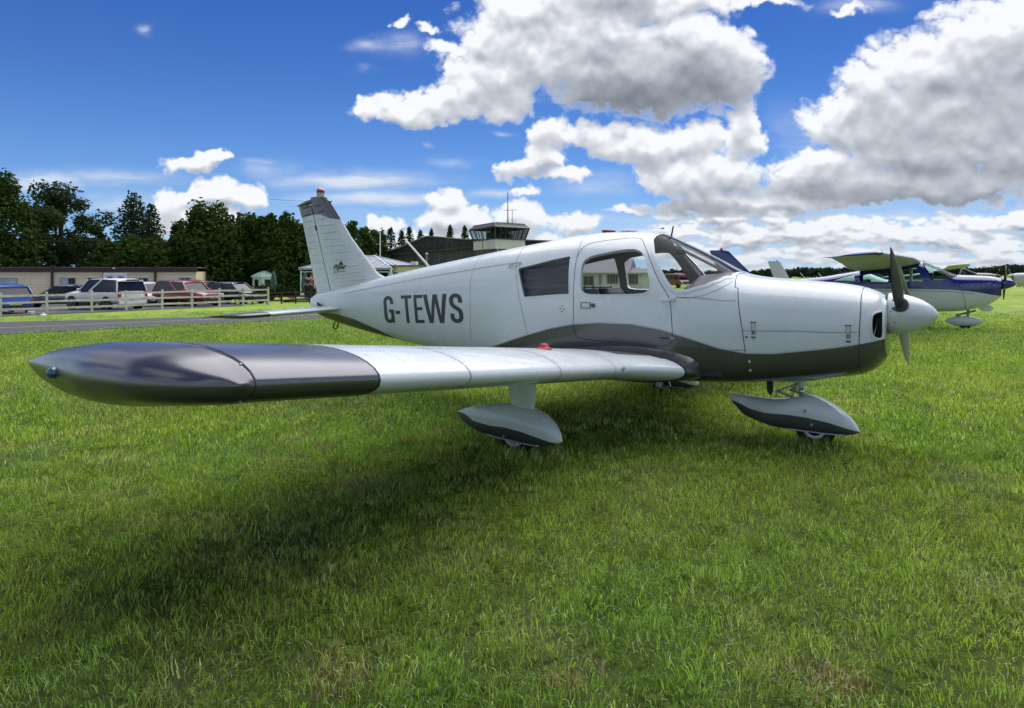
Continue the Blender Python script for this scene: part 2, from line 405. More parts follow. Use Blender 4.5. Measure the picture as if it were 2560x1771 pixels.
def wet_paint(name, col, rough=.22, metal=0., var=.03):
    """aircraft paint carrying a fine bloom of dew drops on faces that look up"""
    if name in MATS: return MATS[name]
    m = mat(name, col, rough, metal, coat=.5, var=var, vscale=2.5, dirt=(col[0] * .66, col[1] * .67, col[2] * .62, .34))
    nt = m.node_tree; L = nt.links.new; p = nt.nodes['Principled BSDF']
    tc = nt.nodes.new('ShaderNodeTexCoord'); v = nt.nodes.new('ShaderNodeTexVoronoi'); v.inputs['Scale'].default_value = 150.
    L(tc.outputs['Object'], v.inputs['Vector'])
    ge = nt.nodes.new('ShaderNodeNewGeometry'); upn = dot(nt, ge.outputs['True Normal'], (0, 0, 1)).step(.15, .8)
    drops = (1. - X(nt, v.outputs['Distance']).step(.12, .34)) * (X(nt, noise(nt, tc.outputs['Object'], 9., 3).outputs['Fac']).step(.35, .6)) * upn
    wav = X(nt, noise(nt, tc.outputs['Object'], 3.2, 2, .5).outputs['Fac'])
    b = nt.nodes.new('ShaderNodeBump'); b.inputs['Strength'].default_value = .55; b.inputs['Distance'].default_value = .002; L(drops.v, b.inputs['Height'])
    b2 = nt.nodes.new('ShaderNodeBump'); b2.inputs['Strength'].default_value = .10; b2.inputs['Distance'].default_value = .02
    L(wav.v, b2.inputs['Height']); L(b2.outputs[0], b.inputs['Normal']); L(b.outputs[0], p.inputs['Normal'])
    L(b.outputs[0], p.inputs['Coat Normal'])
    return m
WHITE = wet_paint('white_paint', (.63, .67, .67), .26)
GREY = wet_paint('gunmetal_paint', (.105, .103, .102), .26, .5)
TIPG = mat('tip_gunmetal', (.140, .140, .146), .25, .8, var=.03, vscale=2.)
RUB = mat('black_rubber', (.012, .012, .013), .7, bump=.3)
DARK = mat('dark_gap', (.03, .034, .038), .7)
SEAM = mat('seam_grey', (.16, .18, .19), .6)
RED = mat('red_plastic', (.34, .008, .014), .4)
CHROME = mat('bare_metal', (.55, .55, .54), .28, 1., var=.1, vscale=30)
STEEL = mat('grey_steel', (.30, .31, .31), .45, .6, var=.15, vscale=20, dirt=(.12, .10, .07, .5))
GLASS = glass_mat('perspex', (.88, .89, .89), .38)
REARG = glass_mat('tinted_perspex', (.62, .62, .63), .8)

# ------------------------------------------------------------------ ground
def grass_tone(nt, pos):
    """shared by the soil sheet and the blades: large and small patches of lusher, paler and drier turf"""
    a = X(nt, noise(nt, pos, .33, 5, .6).outputs['Fac']); b = X(nt, noise(nt, pos, 1.7, 4, .6).outputs['Fac']); c = X(nt, noise(nt, pos, .06, 3, .5).outputs['Fac'])
    e = X(nt, noise(nt, pos, 6.5, 4, .6).outputs['Fac'])
    col = mixc(nt, a.step(.36, .64), (.215, .365, .042), (.37, .46, .062))
    col = mixc(nt, b.step(.48, .68) * .85, col, (.44, .46, .15))
    col = mixc(nt, c.step(.42, .6) * .45, col, (.21, .32, .06))
    col = mixc(nt, e.step(.60, .75) * .5, col, (.42, .38, .20))
    f = X(nt, noise(nt, pos, .9, 4, .55).outputs['Fac'])
    col = mixc(nt, f.step(.56, .70) * .7, col, (.24, .35, .16))
    return col, e
def ground_material():
    m = bpy.data.materials.new('turf'); m.use_nodes = True; nt = m.node_tree; L = nt.links.new; p = nt.nodes['Principled BSDF']
    ge = nt.nodes.new('ShaderNodeNewGeometry'); pos = ge.outputs['Position']
    col, e = grass_tone(nt, pos)
    st = X(nt, noise(nt, pos, 26., 7, .72).outputs['Fac'])
    st2 = X(nt, noise(nt, pos, 3.2, 8, .7).outputs['Fac'])
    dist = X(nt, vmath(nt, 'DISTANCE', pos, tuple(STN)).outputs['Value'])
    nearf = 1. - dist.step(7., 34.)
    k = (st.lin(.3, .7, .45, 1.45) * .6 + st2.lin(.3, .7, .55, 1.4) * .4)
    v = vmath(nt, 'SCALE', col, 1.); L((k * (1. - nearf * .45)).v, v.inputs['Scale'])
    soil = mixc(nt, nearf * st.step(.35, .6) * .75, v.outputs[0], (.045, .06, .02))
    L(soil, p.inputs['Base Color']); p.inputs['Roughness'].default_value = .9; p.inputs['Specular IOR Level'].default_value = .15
    b = nt.nodes.new('ShaderNodeBump'); b.inputs['Strength'].default_value = .9; b.inputs['Distance'].default_value = .06
    L((st + st2 * 1.5).v, b.inputs['Height']); L(b.outputs[0], p.inputs['Normal'])
    return m
TURF = ground_material()
def build_ground():
    rs = np.concatenate([[0.], np.geomspace(.6, 4000, 170)]); na = 160
    V = [(STN[0], STN[1], 0.)]; F = []
    for r in rs[1:]:
        a = np.linspace(0, 2 * np.pi, na, endpoint=False); x = STN[0] + r * np.cos(a); y = STN[1] + r * np.sin(a)
        V += list(zip(x, y, ground_z(x, y)))
    for k in range(na): F.append((0, 1 + k, 1 + (k + 1) % na))
    for i in range(len(rs) - 2):
        b0 = 1 + i * na
        for k in range(na): F.append((b0 + k, b0 + na + k, b0 + na + (k + 1) % na, b0 + (k + 1) % na))
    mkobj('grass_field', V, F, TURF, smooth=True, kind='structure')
build_ground()
ASPH = mat('asphalt', (.062, .064, .068), .85, var=.22, vscale=3., bump=.5, bscale=180, dirt=(.10, .10, .10, .5))
LINE = mat('yellow_line_paint', (.52, .45, .20), .7, var=.2, vscale=4, dirt=(.2, .18, .13, .8))
def strip(name, A, B, mats, dz, n=70, kind='structure', **kw):
    """sheet between two polylines A and B lying on the ground, dz above it"""
    def res(P):
        P = np.array(P, float); s = np.r_[0, np.cumsum(np.hypot(*np.diff(P, axis=0).T))]; t = np.linspace(0, s[-1], n)
        return np.c_[np.interp(t, s, P[:, 0]), np.interp(t, s, P[:, 1])]
    A, B = res(A), res(B); m = 14; V = []; F = []
    for i in range(n):
        for j in range(m + 1):
            q = A[i] + (B[i] - A[i]) * j / m; V.append((q[0], q[1], ground_z(q[0], q[1]) + dz))
    for i in range(n - 1):
        for j in range(m): a = i * (m + 1) + j; F.append((a, a + 1, a + m + 2, a + m + 1))
    return mkobj(name, V, F, mats, smooth=True, kind=kind, **kw)
def ext(P, Q, a, b):
    P, Q = np.array(P, float), np.array(Q, float); d = (Q - P) / np.linalg.norm(Q - P); return tuple(P - d * a), tuple(Q + d * b)
f0, f1 = ext((-30.55, 4.96), (-23.29, 13.93), 26, 7); n0, n1 = ext((-22.53, 2.11), (-19.62, 10.82), 22, 9)
strip('taxiway', [f0, (-30.55, 4.96), (-24.76, 10.55), f1], [n0, (-22.53, 2.11), (-20.41, 7.67), n1], ASPH, .02, n=120)
def offl(P, w): return [(x + w, y) for x, y in P]
cl = [(-33.2, -10.5), (-26.08, 3.37), (-23.14, 9.15), (-21.9, 12.73), (-19.9, 19.)]
strip('taxiway_centre_line', offl(cl, -.075), offl(cl, .075), LINE, .026, n=120)
strip('car_park', [(-90, -8), (-72, 40)], [(-37.6, -4), (-35.6, 19.)], ASPH, .02, n=60)
for (xa, ya, xb, yb) in ((-40.2, 6.2, -39.4, 10.6), (-39.6, 12.6, -39.0, 15.0), (-38.6, 16.6, -38.0, 19.0)):
    strip('parking_bay_line', [(xa, ya), (xb, yb)], [(xa + .12, ya), (xb + .12, yb)], mat('white_line_paint', (.55, .55, .52), .7, var=.2, vscale=5), .026, n=12)

# ------------------------------------------------------------------ grass blades
def blade_material(name, dry=False):
    m = bpy.data.materials.new(name); m.use_nodes = True; nt = m.node_tree; nt.nodes.clear(); L = nt.links.new
    o = nt.nodes.new('ShaderNodeOutputMaterial'); d = nt.nodes.new('ShaderNodeBsdfDiffuse'); t = nt.nodes.new('ShaderNodeBsdfTranslucent'); g = nt.nodes.new('ShaderNodeBsdfGlossy')
    ge = nt.nodes.new('ShaderNodeNewGeometry'); col, e = grass_tone(nt, ge.outputs['Position'])
    at = nt.nodes.new('ShaderNodeAttribute'); at.attribute_name = 'tone'; tn = X(nt, at.outputs['Fac'])
    oi = nt.nodes.new('ShaderNodeObjectInfo'); rn = X(nt, oi.outputs['Random'])
    if dry: col = mixc(nt, tn, (.17, .115, .06), (.33, .25, .14))
    else:
        col = mixc(nt, tn.step(.90, 1.) * .7, col, (.45, .43, .20))
        col = mixc(nt, (1. - tn).step(.70, 1.) * .55, col, (.10, .18, .04))
    v = vmath(nt, 'SCALE', col, 1.); L((tn.lin(0, 1, .58, 1.65) * rn.lin(0, 1, .78, 1.25)).v, v.inputs['Scale'])
    L(v.outputs[0], d.inputs[0]); tv = vmath(nt, 'MULTIPLY', v.outputs[0], (1.15, 1.25, .5)); L(tv.outputs[0], t.inputs[0])
    g.inputs['Roughness'].default_value = .35; g.inputs[0].default_value = (.8, .85, .9, 1)
    m1 = nt.nodes.new('ShaderNodeMixShader'); m1.inputs[0].default_value = .42; L(d.outputs[0], m1.inputs[1]); L(t.outputs[0], m1.inputs[2])
    m2 = nt.nodes.new('ShaderNodeMixShader'); L((tn.step(.06, .12) * .05).v, m2.inputs[0]); L(m1.outputs[0], m2.inputs[1]); L(g.outputs[0], m2.inputs[2])
    L(m2.outputs[0], o.inputs[0]); return m
BLADE = blade_material('grass_blade'); DRYB = blade_material('dry_grass_blade', True)
def tuft(name, n, r, h, w, seed, material, lean=.9, clover=0):
    rg = np.random.RandomState(seed); V = []; F = []; T = []
    for i in range(n):
        a = rg.rand() * 6.283; q = r * math.sqrt(rg.rand()) * 1.25; x, y = q * math.cos(a), q * math.sin(a)
        hh = h * (.45 + .75 * rg.rand()); ww = w * (.7 + .6 * rg.rand()); th = rg.rand() * 6.283; ln = lean * rg.rand() ** .8
        dx, dy = math.cos(th), math.sin(th); fa = rg.rand() * 6.283; sx, sy = math.cos(fa) * ww / 2, math.sin(fa) * ww / 2
        b = len(V); tone = rg.rand()
        z1, z2 = hh * .5, hh * (1 - .35 * ln); o1, o2 = hh * .18 * ln, hh * .85 * ln
        V += [(x - sx, y - sy, -.01), (x + sx, y + sy, -.01), (x + dx * o1 + sx * .8, y + dy * o1 + sy * .8, z1), (x + dx * o1 - sx * .8, y + dy * o1 - sy * .8, z1), (x + dx * o2, y + dy * o2, z2)]
        F += [(b, b + 1, b + 2, b + 3), (b + 3, b + 2, b + 4)]; T += [tone] * 5
    for i in range(clover):
        a = rg.rand() * 6.283; q = r * math.sqrt(rg.rand()); x, y = q * math.cos(a), q * math.sin(a); z = h * (.35 + .4 * rg.rand()); s = .009 * (.7 + .7 * rg.rand())
        for k in range(3):
            t = a + k * 2.094; b = len(V); c, d = math.cos(t), math.sin(t)
            V += [(x, y, z), (x + s * (c - .7 * d), y + s * (d + .7 * c), z + .003), (x + 1.7 * s * c, y + 1.7 * s * d, z + .001), (x + s * (c + .7 * d), y + s * (d - .7 * c), z + .003)]
            F += [(b, b + 1, b + 2, b + 3)]; T += [.05] * 4
    me = bpy.data.meshes.new(name); me.from_pydata(V, [], F); me.materials.append(material)
    at = me.attributes.new('tone', 'FLOAT', 'POINT'); at.data.foreach_set('value', np.array(T, np.float32))
    return bpy.data.objects.new(name, me)
def scatter(obj_name, V, F, dens, tufts, seed, smin, smax):
    """one grass object: its sheet of points carries tufts (geometry nodes)"""
    me = bpy.data.meshes.new(obj_name); me.from_pydata(V, [], F)
    at = me.attributes.new('dens', 'FLOAT', 'POINT'); at.data.foreach_set('value', np.array(dens, np.float32))
    o = bpy.data.objects.new(obj_name, me); COL.objects.link(o)
    ng = bpy.data.node_groups.new(obj_name, 'GeometryNodeTree')
    ng.interface.new_socket('Geometry', in_out='INPUT', socket_type='NodeSocketGeometry'); ng.interface.new_socket('Geometry', in_out='OUTPUT', socket_type='NodeSocketGeometry')
    N = ng.nodes.new; L = ng.links.new; gi = N('NodeGroupInput'); go = N('NodeGroupOutput')
    dp = N('GeometryNodeDistributePointsOnFaces'); dp.distribute_method = 'RANDOM'; dp.inputs['Seed'].default_value = seed
    na = N('GeometryNodeInputNamedAttribute'); na.data_type = 'FLOAT'; na.inputs['Name'].default_value = 'dens'
    L(gi.outputs[0], dp.inputs['Mesh']); L(na.outputs['Attribute'], dp.inputs['Density'])
    join = N('GeometryNodeJoinGeometry')
    for t in tufts:
        inf = N('GeometryNodeObjectInfo'); inf.inputs['Object'].default_value = t; inf.inputs['As Instance'].default_value = True; L(inf.outputs['Geometry'], join.inputs[0])
    ip = N('GeometryNodeInstanceOnPoints'); ip.inputs['Pick Instance'].default_value = True
    L(dp.outputs['Points'], ip.inputs['Points']); L(join.outputs[0], ip.inputs['Instance'])
    rv = N('FunctionNodeRandomValue'); rv.data_type = 'FLOAT_VECTOR'; rv.inputs[0].default_value = (0, 0, 0); rv.inputs[0].default_value = (.0, .05, 0); rv.inputs[1].default_value = (.20, .42, 6.283); L(rv.outputs[0], ip.inputs['Rotation'])
    rs = N('FunctionNodeRandomValue'); rs.data_type = 'FLOAT'; rs.inputs[2].default_value = smin; rs.inputs[3].default_value = smax; L(rs.outputs[1], ip.inputs['Scale'])
    L(ip.outputs[0], go.inputs[0])
    md = o.modifiers.new('blades', 'NODES'); md.node_group = ng
    return props(o, kind='stuff')
def sector(r0, r1, nr, a0, a1, na, densf):
    V = []; D = []; F = []
    for r in np.linspace(r0, r1, nr):
        for a in np.linspace(a0, a1, na):
            p = STN[:2] + AHEAD[:2] * r * math.cos(a) + RIGHT[:2] * r * math.sin(a)
            V.append((p[0], p[1], ground_z(p[0], p[1]))); D.append(densf(r, p[0], p[1]))
    for i in range(nr - 1):
        for k in range(na - 1): b = i * na + k; F.append((b, b + 1, b + na + 1, b + na))
    return V, F, D
near_t = [tuft('grass_tuft', 86, .13, .043, .0034, s, BLADE, 1.2) for s in (1, 2, 3, 4)] + [tuft('clover_tuft', 44, .13, .038, .0034, 8, BLADE, clover=26), tuft('grass_tuft', 40, .11, .062, .0036, 9, BLADE, 1.3)]
mid_t = [tuft('grass_tuft', 80, .22, .048, .0070, s, BLADE, 1.2) for s in (21, 22, 23)]
far_t = [tuft('grass_tuft', 80, .42, .048, .015, s, BLADE) for s in (31, 32)]
def patchy(x, y): return .85 + .35 * (math.sin(x * 2.1 + 1.3 * math.sin(y * 1.7)) * math.sin(y * 2.6 + x) > -.2)
def d1(r, x, y): return 125. * patchy(x, y) * (1 if r < 5.5 else max(0, 1 - (r - 5.5) / 2.5))
def d2(r, x, y): return 44. * patchy(x, y) * min(1, max(0, (r - 5.2) / 2.)) * (1 if r < 13 else max(0, 1 - (r - 13) / 4.))
def off_asphalt(x, y):
    xf = np.interp(y, [-20, 4.96, 10.55, 13.93, 60], [-44.9, -30.3, -24.4, -23.0, -3.6]); xn = np.interp(y, [-20, 2.11, 7.67, 10.82, 60], [-29.8, -22.2, -20.1, -19.2, -2.8])
    return 0. if (xf - .5 < x < xn + .5) or x < -37 else 1.
def d3(r, x, y): return 11. * min(1, max(0, (r - 12.) / 3.)) * (1 if r < 22 else max(0, 1 - (r - 22) / 14.)) * off_asphalt(x, y)
scatter('near_grass', *sector(.9, 8, 30, -1.0, 1.0, 40, d1), near_t, 3, .65, 1.15)
scatter('lawn_grass', *sector(5.2, 17, 24, -.86, .86, 40, d2), mid_t, 5, .7, 1.15)
scatter('outer_grass', *sector(12, 36, 30, -.72, .75, 90, d3), far_t, 7, .7, 1.1)
dry_t = [tuft('dry_tuft', 60, .08, .052, .0045, s, DRYB, 1.6) for s in (41, 42)]
def dry_patches():
    V = []; F = []; D = []
    for (x, y, r) in DRY:
        r *= 1.25
        b = len(V); V.append((x, y, .012)); D.append(430.)
        for k in range(10): a = k * .628; q = r * (.8 + .4 * random.random()); V.append((x + q * math.cos(a), y + q * .6 * math.sin(a), .012)); D.append(20.)
        F += [(b, b + 1 + k, b + 1 + (k + 1) % 10) for k in range(10)]
    scatter('dry_grass', V, F, D, dry_t, 11, .6, 1.1)
DRY = [(-3.01, -2.83, .13), (-2.75, -2.16, .09), (-.21, -3.42, .10), (-.23, -3.57, .05), (-2.75, -5.16, .12), (-1.62, -4.34, .12), (-4.0, -2.3, .08), (.62, -1.87, .09), (1.3, -2.1, .10), (-3.6, -1.75, .07), (-.98, -3.9, .06), (-4.9, -1.6, .09), (1.0, -2.9, .07), (1.9, -1.2, .10), (-2.2, -4.6, .05), (-1.2, -3.2, .05), (.9, -1.3, .08), (2.6, .2, .12), (-5.6, -.4, .12), (-.6, -4.5, .05)]
dry_patches()
def wheel_grass():
    V = []; F = []; D = []
    for x, y in ((-.84, 0), (-2.70, -1.535), (-2.70, 1.535)):
        b = len(V); V += [(x - .32, y - .22, 0), (x + .32, y - .22, 0), (x + .32, y + .22, 0), (x - .32, y + .22, 0)]; F.append((b, b + 1, b + 2, b + 3)); D += [150.] * 4
    scatter('wheel_side_grass', V, F, D, near_t[:4], 17, 1.3, 1.9)
wheel_grass()

# ------------------------------------------------------------------ shells: bodies of revolution-like sections cut into skin, doors and panes
def _pchip(xs, ys, x):
    h = np.diff(xs); d = np.diff(ys) / h; m = np.zeros(len(xs)); m[0] = d[0]; m[-1] = d[-1]
    for i in range(1, len(xs) - 1):
        if d[i - 1] * d[i] > 0:
            w1 = 2 * h[i] + h[i - 1]; w2 = h[i] + 2 * h[i - 1]; m[i] = (w1 + w2) / (w1 / d[i - 1] + w2 / d[i])
    i = np.clip(np.searchsorted(xs, x) - 1, 0, len(xs) - 2); t = (x - xs[i]) / h[i]
    return (2*t**3-3*t**2+1)*ys[i]+(t**3-2*t**2+t)*h[i]*m[i]+(-2*t**3+3*t**2)*ys[i+1]+(t**3-t**2)*h[i]*m[i+1]
TS = .5                                                   # scale of the angular coordinate in the cutting plane
class Body:
    def __init__(s, ST): s.A = np.array(ST, float)
    def sec(s, x): x = np.clip(x, s.A[0, 0], s.A[-1, 0]); return [_pchip(s.A[:, 0], s.A[:, k], x) for k in range(1, 7)]
    def surf(s, x, t):
        """x along, t = 0 top .. pi bottom; returns half breadth and height"""
        x = np.asarray(x, float); t = np.asarray(t, float)
        zt, zb, w, zm, nu, nl = s.sec(x); up = t <= np.pi / 2; sn = np.abs(np.sin(t)); c = np.abs(np.cos(t)); n = np.where(up, nu, nl)
        r = (sn ** n + c ** n) ** (-1 / n); return w * r * sn, np.where(up, zm + (zt - zm) * r * c, zm - (zm - zb) * r * c)
    def t_of_z(s, x, z):
        zt, zb, w, zm, nu, nl = s.sec(np.asarray(x, float)); up = z >= zm; n = np.where(up, nu, nl)
        q = np.clip(np.where(up, (z - zm) / (zt - zm), (zm - z) / (zm - zb)), 0, 1); yq = np.clip(1 - q ** n, 0, 1) ** (1 / n)
        t = np.arctan2(yq, q); return np.where(up, t, np.pi - t)
    def y_of_z(s, x, z): return s.surf(x, s.t_of_z(x, z))[0]
    def pos(s, x, t, side=-1, off=0.):
        y, z = s.surf(x, t); P = np.stack([np.broadcast_to(x, y.shape), y * side, z], -1)
        if off or off is None: return P
        return P
    def nrm(s, x, t, side=-1):
        e = .006; x = np.asarray(x, float); t = np.asarray(t, float)
        a = s.pos(x + e, t) - s.pos(x - e, t); b = s.pos(x, t + e) - s.pos(x, t - e)
        n = np.cross(a, b); n /= np.linalg.norm(n, axis=-1, keepdims=True) + 1e-12
        c = s.pos(x, t) - np.stack([np.asarray(x, float), np.zeros_like(x), np.full_like(x, 0) + s.sec(x)[3]], -1)
        n *= np.where((n * c).sum(-1, keepdims=True) < 0, -1, 1)
        n[..., 1] *= -side; return n
    def off(s, x, t, d, side=-1): return s.pos(x, t, side) + s.nrm(x, t, side) * d
    def xz(s, pts, step=.015, closed=False):
        """polyline given as (x, z) on the side -> dense (x, t)"""
        P = [np.array([p[0], float(s.t_of_z(p[0], p[1])) if len(p) == 2 else p[2]]) for p in pts]
        if closed: P.append(P[0])
        out = []
        for a, b in zip(P[:-1], P[1:]):
            n = max(1, int(math.hypot(b[0] - a[0], (b[1] - a[1]) * TS) / step)); out += [a + (b - a) * k / n for k in range(n)]
        if not closed: out.append(P[-1])
        return np.array(out)
def inpoly(P, poly):
    x, y = P[:, 0], P[:, 1]; r = np.zeros(len(P), bool); n = len(poly); j = n - 1
    for i in range(n):
        xi, yi = poly[i]; xj, yj = poly[j]
        c = ((yi > y) != (yj > y)); r ^= c & (x < (xj - xi) * (y - yi) / ((yj - yi) or 1e-12) + xi); j = i
    return r
def smooth_loop(P, n=5, r=.3):
    """round the corners of a closed polygon"""
    out = []; m = len(P)
    for i in range(m):
        a, b, c = np.array(P[i - 1]), np.array(P[i]), np.array(P[(i + 1) % m]); p = b + (a - b) * r; q = b + (c - b) * r
        for k in range(n): t = k / (n - 1); out.append(tuple((1 - t) ** 2 * p + 2 * t * (1 - t) * b + t * t * q))
    return out
def cut_shell(B, x0, x1, dx, nt, lines, loops):
    """triangulated half shell in (x, t) with the given lines as edges; returns verts (x,t), triangles"""
    xs = np.arange(x0, x1 + dx / 2, dx); xs = np.linspace(x0, x1, len(xs)); ts = np.linspace(0, np.pi, nt)
    G = np.stack(np.meshgrid(xs, ts, indexing='ij'), -1).reshape(-1, 2); C_ = []; E = []
    for L in lines:
        b = len(C_); C_ += list(L); E += [(b + i, b + i + 1) for i in range(len(L) - 1)]
    for L in loops:
        b = len(C_); C_ += list(L); E += [(b + i, b + (i + 1) % len(L)) for i in range(len(L))]
    C_ = np.array(C_)
    keep = np.ones(len(G), bool); edge = (np.abs(G[:, 0] - x0) < 1e-6) | (np.abs(G[:, 0] - x1) < 1e-6) | (G[:, 1] < 1e-6) | (G[:, 1] > np.pi - 1e-6)
    for i in range(0, len(G), 2000):
        g = G[i:i + 2000]; d = np.min((g[:, None, 0] - C_[None, :, 0]) ** 2 + ((g[:, None, 1] - C_[None, :, 1]) * TS) ** 2, 1); keep[i:i + 2000] = d > (dx * .3) ** 2
    keep |= edge & False; C_ = np.clip(C_, (x0, 0), (x1, np.pi)); G = G[keep | edge]
    allp = [Vector((p[0], p[1] * TS)) for p in C_] + [Vector((p[0], p[1] * TS)) for p in G]
    v, e, f, *_ = delaunay_2d_cdt(allp, E, [], 0, 1e-5)
    V = np.array([(p.x, p.y / TS) for p in v]); T = np.array([t for t in f if len(t) == 3]); return V, T
def emit_part(B, V, T, name, mats, mi, sides, parent, off=0., flip=False, **kw):
    """turn chosen triangles into an object on one or both sides"""
    Vs = []; Fs = []; Ns = []; Is = []
    idx, inv = np.unique(T, return_inverse=True); TT = inv.reshape(T.shape); v = V[idx]
    for sd_ in sides:
        P = B.pos(v[:, 0], v[:, 1], sd_); N = B.nrm(v[:, 0], v[:, 1], sd_); b = len(Vs)
        P = P + N * off; Vs += list(P); Ns += list(-N if flip else N)
        for t, m_ in zip(TT, mi):
            a, bb, c = P[t[0]], P[t[1]], P[t[2]]; fn = np.cross(bb - a, c - a)
            o = (fn * N[t].sum(0)).sum() > 0
            if flip: o = not o
            Fs.append(tuple(b + (t if o else t[::-1]))); Is.append(int(m_))
    return mkobj(name, Vs, Fs, mats, Is, True, parent, Ns, **kw)
def ribbon(B, L, w, mats, name, parent, side=-1, off=.0012, raise_=0.):
    """narrow strip following a line on the surface (joint line, trim)"""
    L = np.array(L); P = B.pos(L[:, 0], L[:, 1], side); N = B.nrm(L[:, 0], L[:, 1], side)
    Tn = np.gradient(P, axis=0); S = np.cross(Tn, N); S /= np.linalg.norm(S, axis=1, keepdims=True) + 1e-9
    V = list(P + N * off - S * w / 2) + list(P + N * (off + raise_) ) + list(P + N * off + S * w / 2); n = len(P); F = []
    for i in range(n - 1): F += [(i, i + 1, n + i + 1, n + i), (n + i, n + i + 1, 2 * n + i + 1, 2 * n + i)]
    return mkobj(name, V, F, mats, smooth=True, parent=parent)
def reveal(B, L, depth, mats, name, parent, side=-1, w=.012):
    """window surround: outer lip plus the wall going inwards"""
    L = np.array(list(L) + [L[0]]); P = B.pos(L[:, 0], L[:, 1], side); N = B.nrm(L[:, 0], L[:, 1], side)
    Tn = np.gradient(P, axis=0); S = np.cross(Tn, N); S /= np.linalg.norm(S, axis=1, keepdims=True) + 1e-9
    cen = P[:-1].mean(0); sg = np.sign(((P - cen) * S).sum(1).mean()); S *= sg
    rows = [P + S * w + N * .0008, P + S * w * .8 + N * .004, P - S * .002 + N * .004, P - N * depth]; n = len(P); V = [p for r in rows for p in r]; F = []
    for k in range(3):
        for i in range(n - 1): F.append((k * n + i, k * n + i + 1, (k + 1) * n + i + 1, (k + 1) * n + i))
    return mkobj(name, V, F, mats, smooth=False, parent=parent)

# ------------------------------------------------------------------ the low-wing light aircraft
PA = Body([(-6.90,1.06,0.93,0.030,1.00,2.0,2.0),(-6.82,1.10,0.88,0.055,0.98,2.2,2.2),(-6.60,1.145,0.81,0.085,0.97,2.4,2.4),(-6.10,1.235,0.715,0.150,0.97,2.5,2.6),
(-5.64,1.325,0.650,0.212,0.97,2.6,2.8),(-4.96,1.445,0.575,0.305,0.97,2.7,3.2),(-4.24,1.560,0.510,0.405,0.97,2.7,3.6),(-3.80,1.628,0.480,0.465,0.97,2.7,4.0),
(-3.27,1.705,0.455,0.530,0.97,2.6,4.5),(-2.97,1.748,0.445,0.555,0.97,2.6,4.5),(-2.63,1.772,0.445,0.568,0.96,2.6,4.5),(-2.32,1.767,0.450,0.568,0.95,2.6,4.5),
(-2.15,1.745,0.455,0.564,0.95,2.5,4.5),(-1.86,1.625,0.465,0.552,0.94,2.5,4.5),(-1.62,1.505,0.475,0.530,0.93,2.6,4.3),(-1.40,1.390,0.485,0.508,0.92,2.8,4.0),
(-1.25,1.360,0.500,0.495,0.92,2.9,3.8),(-0.90,1.330,0.545,0.465,0.93,2.9,3.4),(-0.62,1.305,0.590,0.440,0.94,2.9,3.2),(-0.50,1.284,0.615,0.420,0.95,2.8,3.0),
(-0.42,1.258,0.650,0.385,0.97,2.6,2.8),(-0.36,1.228,0.700,0.330,0.98,2.5,2.6),(-0.325,1.200,0.760,0.260,0.99,2.3,2.4)])
plane = empty('light_aircraft', (0, 0, 0), 'white and gunmetal low-wing light aircraft lettered G-TEWS, nearest, parked on the grass', 'aircraft')
REAR = [(-3.412,1.432),(-2.836,1.544),(-2.795,1.199),(-3.297,1.160)]
DOORW = [(-2.69,1.30),(-2.70,1.42),(-2.685,1.50),(-2.62,1.545),(-2.347,1.593),(-2.23,1.599),(-2.165,1.575),(-2.11,1.516),(-2.045,1.33),(-2.03,1.265),(-2.07,1.222),(-2.166,1.208),(-2.538,1.198),(-2.64,1.206),(-2.68,1.24)]
DOOR = [(-2.741,.84),(-2.753,1.29),(-2.766,1.53),(-2.749,1.61),(-2.681,1.661),(-2.477,1.689),(-2.216,1.704),(-2.104,1.562),(-1.973,1.336),(-1.854,1.172),(-1.83,.864),(-1.853,.806),(-1.909,.785),(-2.12,.79),(-2.664,.805)]
PDW = [(-2.715,1.225),(-2.72,1.50),(-2.64,1.555),(-2.347,1.60),(-2.20,1.602),(-2.03,1.262),(-2.06,1.212)]
REARP = [(-3.40,1.438),(-2.815,1.555),(-2.79,1.195),(-3.297,1.160)]
def zpaint(x):
    return np.interp(x, [-6.9,-6.66,-6.29,-5.94,-5.54,-5.15,-4.8,-4.2,-3.9,-3.579,-3.298,-2.991,-2.755,-2.49,-2.2,-1.927,-1.672,-1.463,-1.261,-1.066,-.724,-.491,-.36,-.32],
                        [.86,.889,.876,.827,.73,.61,.575,.57,.61,.706,.797,.884,.932,.957,.958,.922,.853,.793,.765,.773,.826,.87,.90,.91])
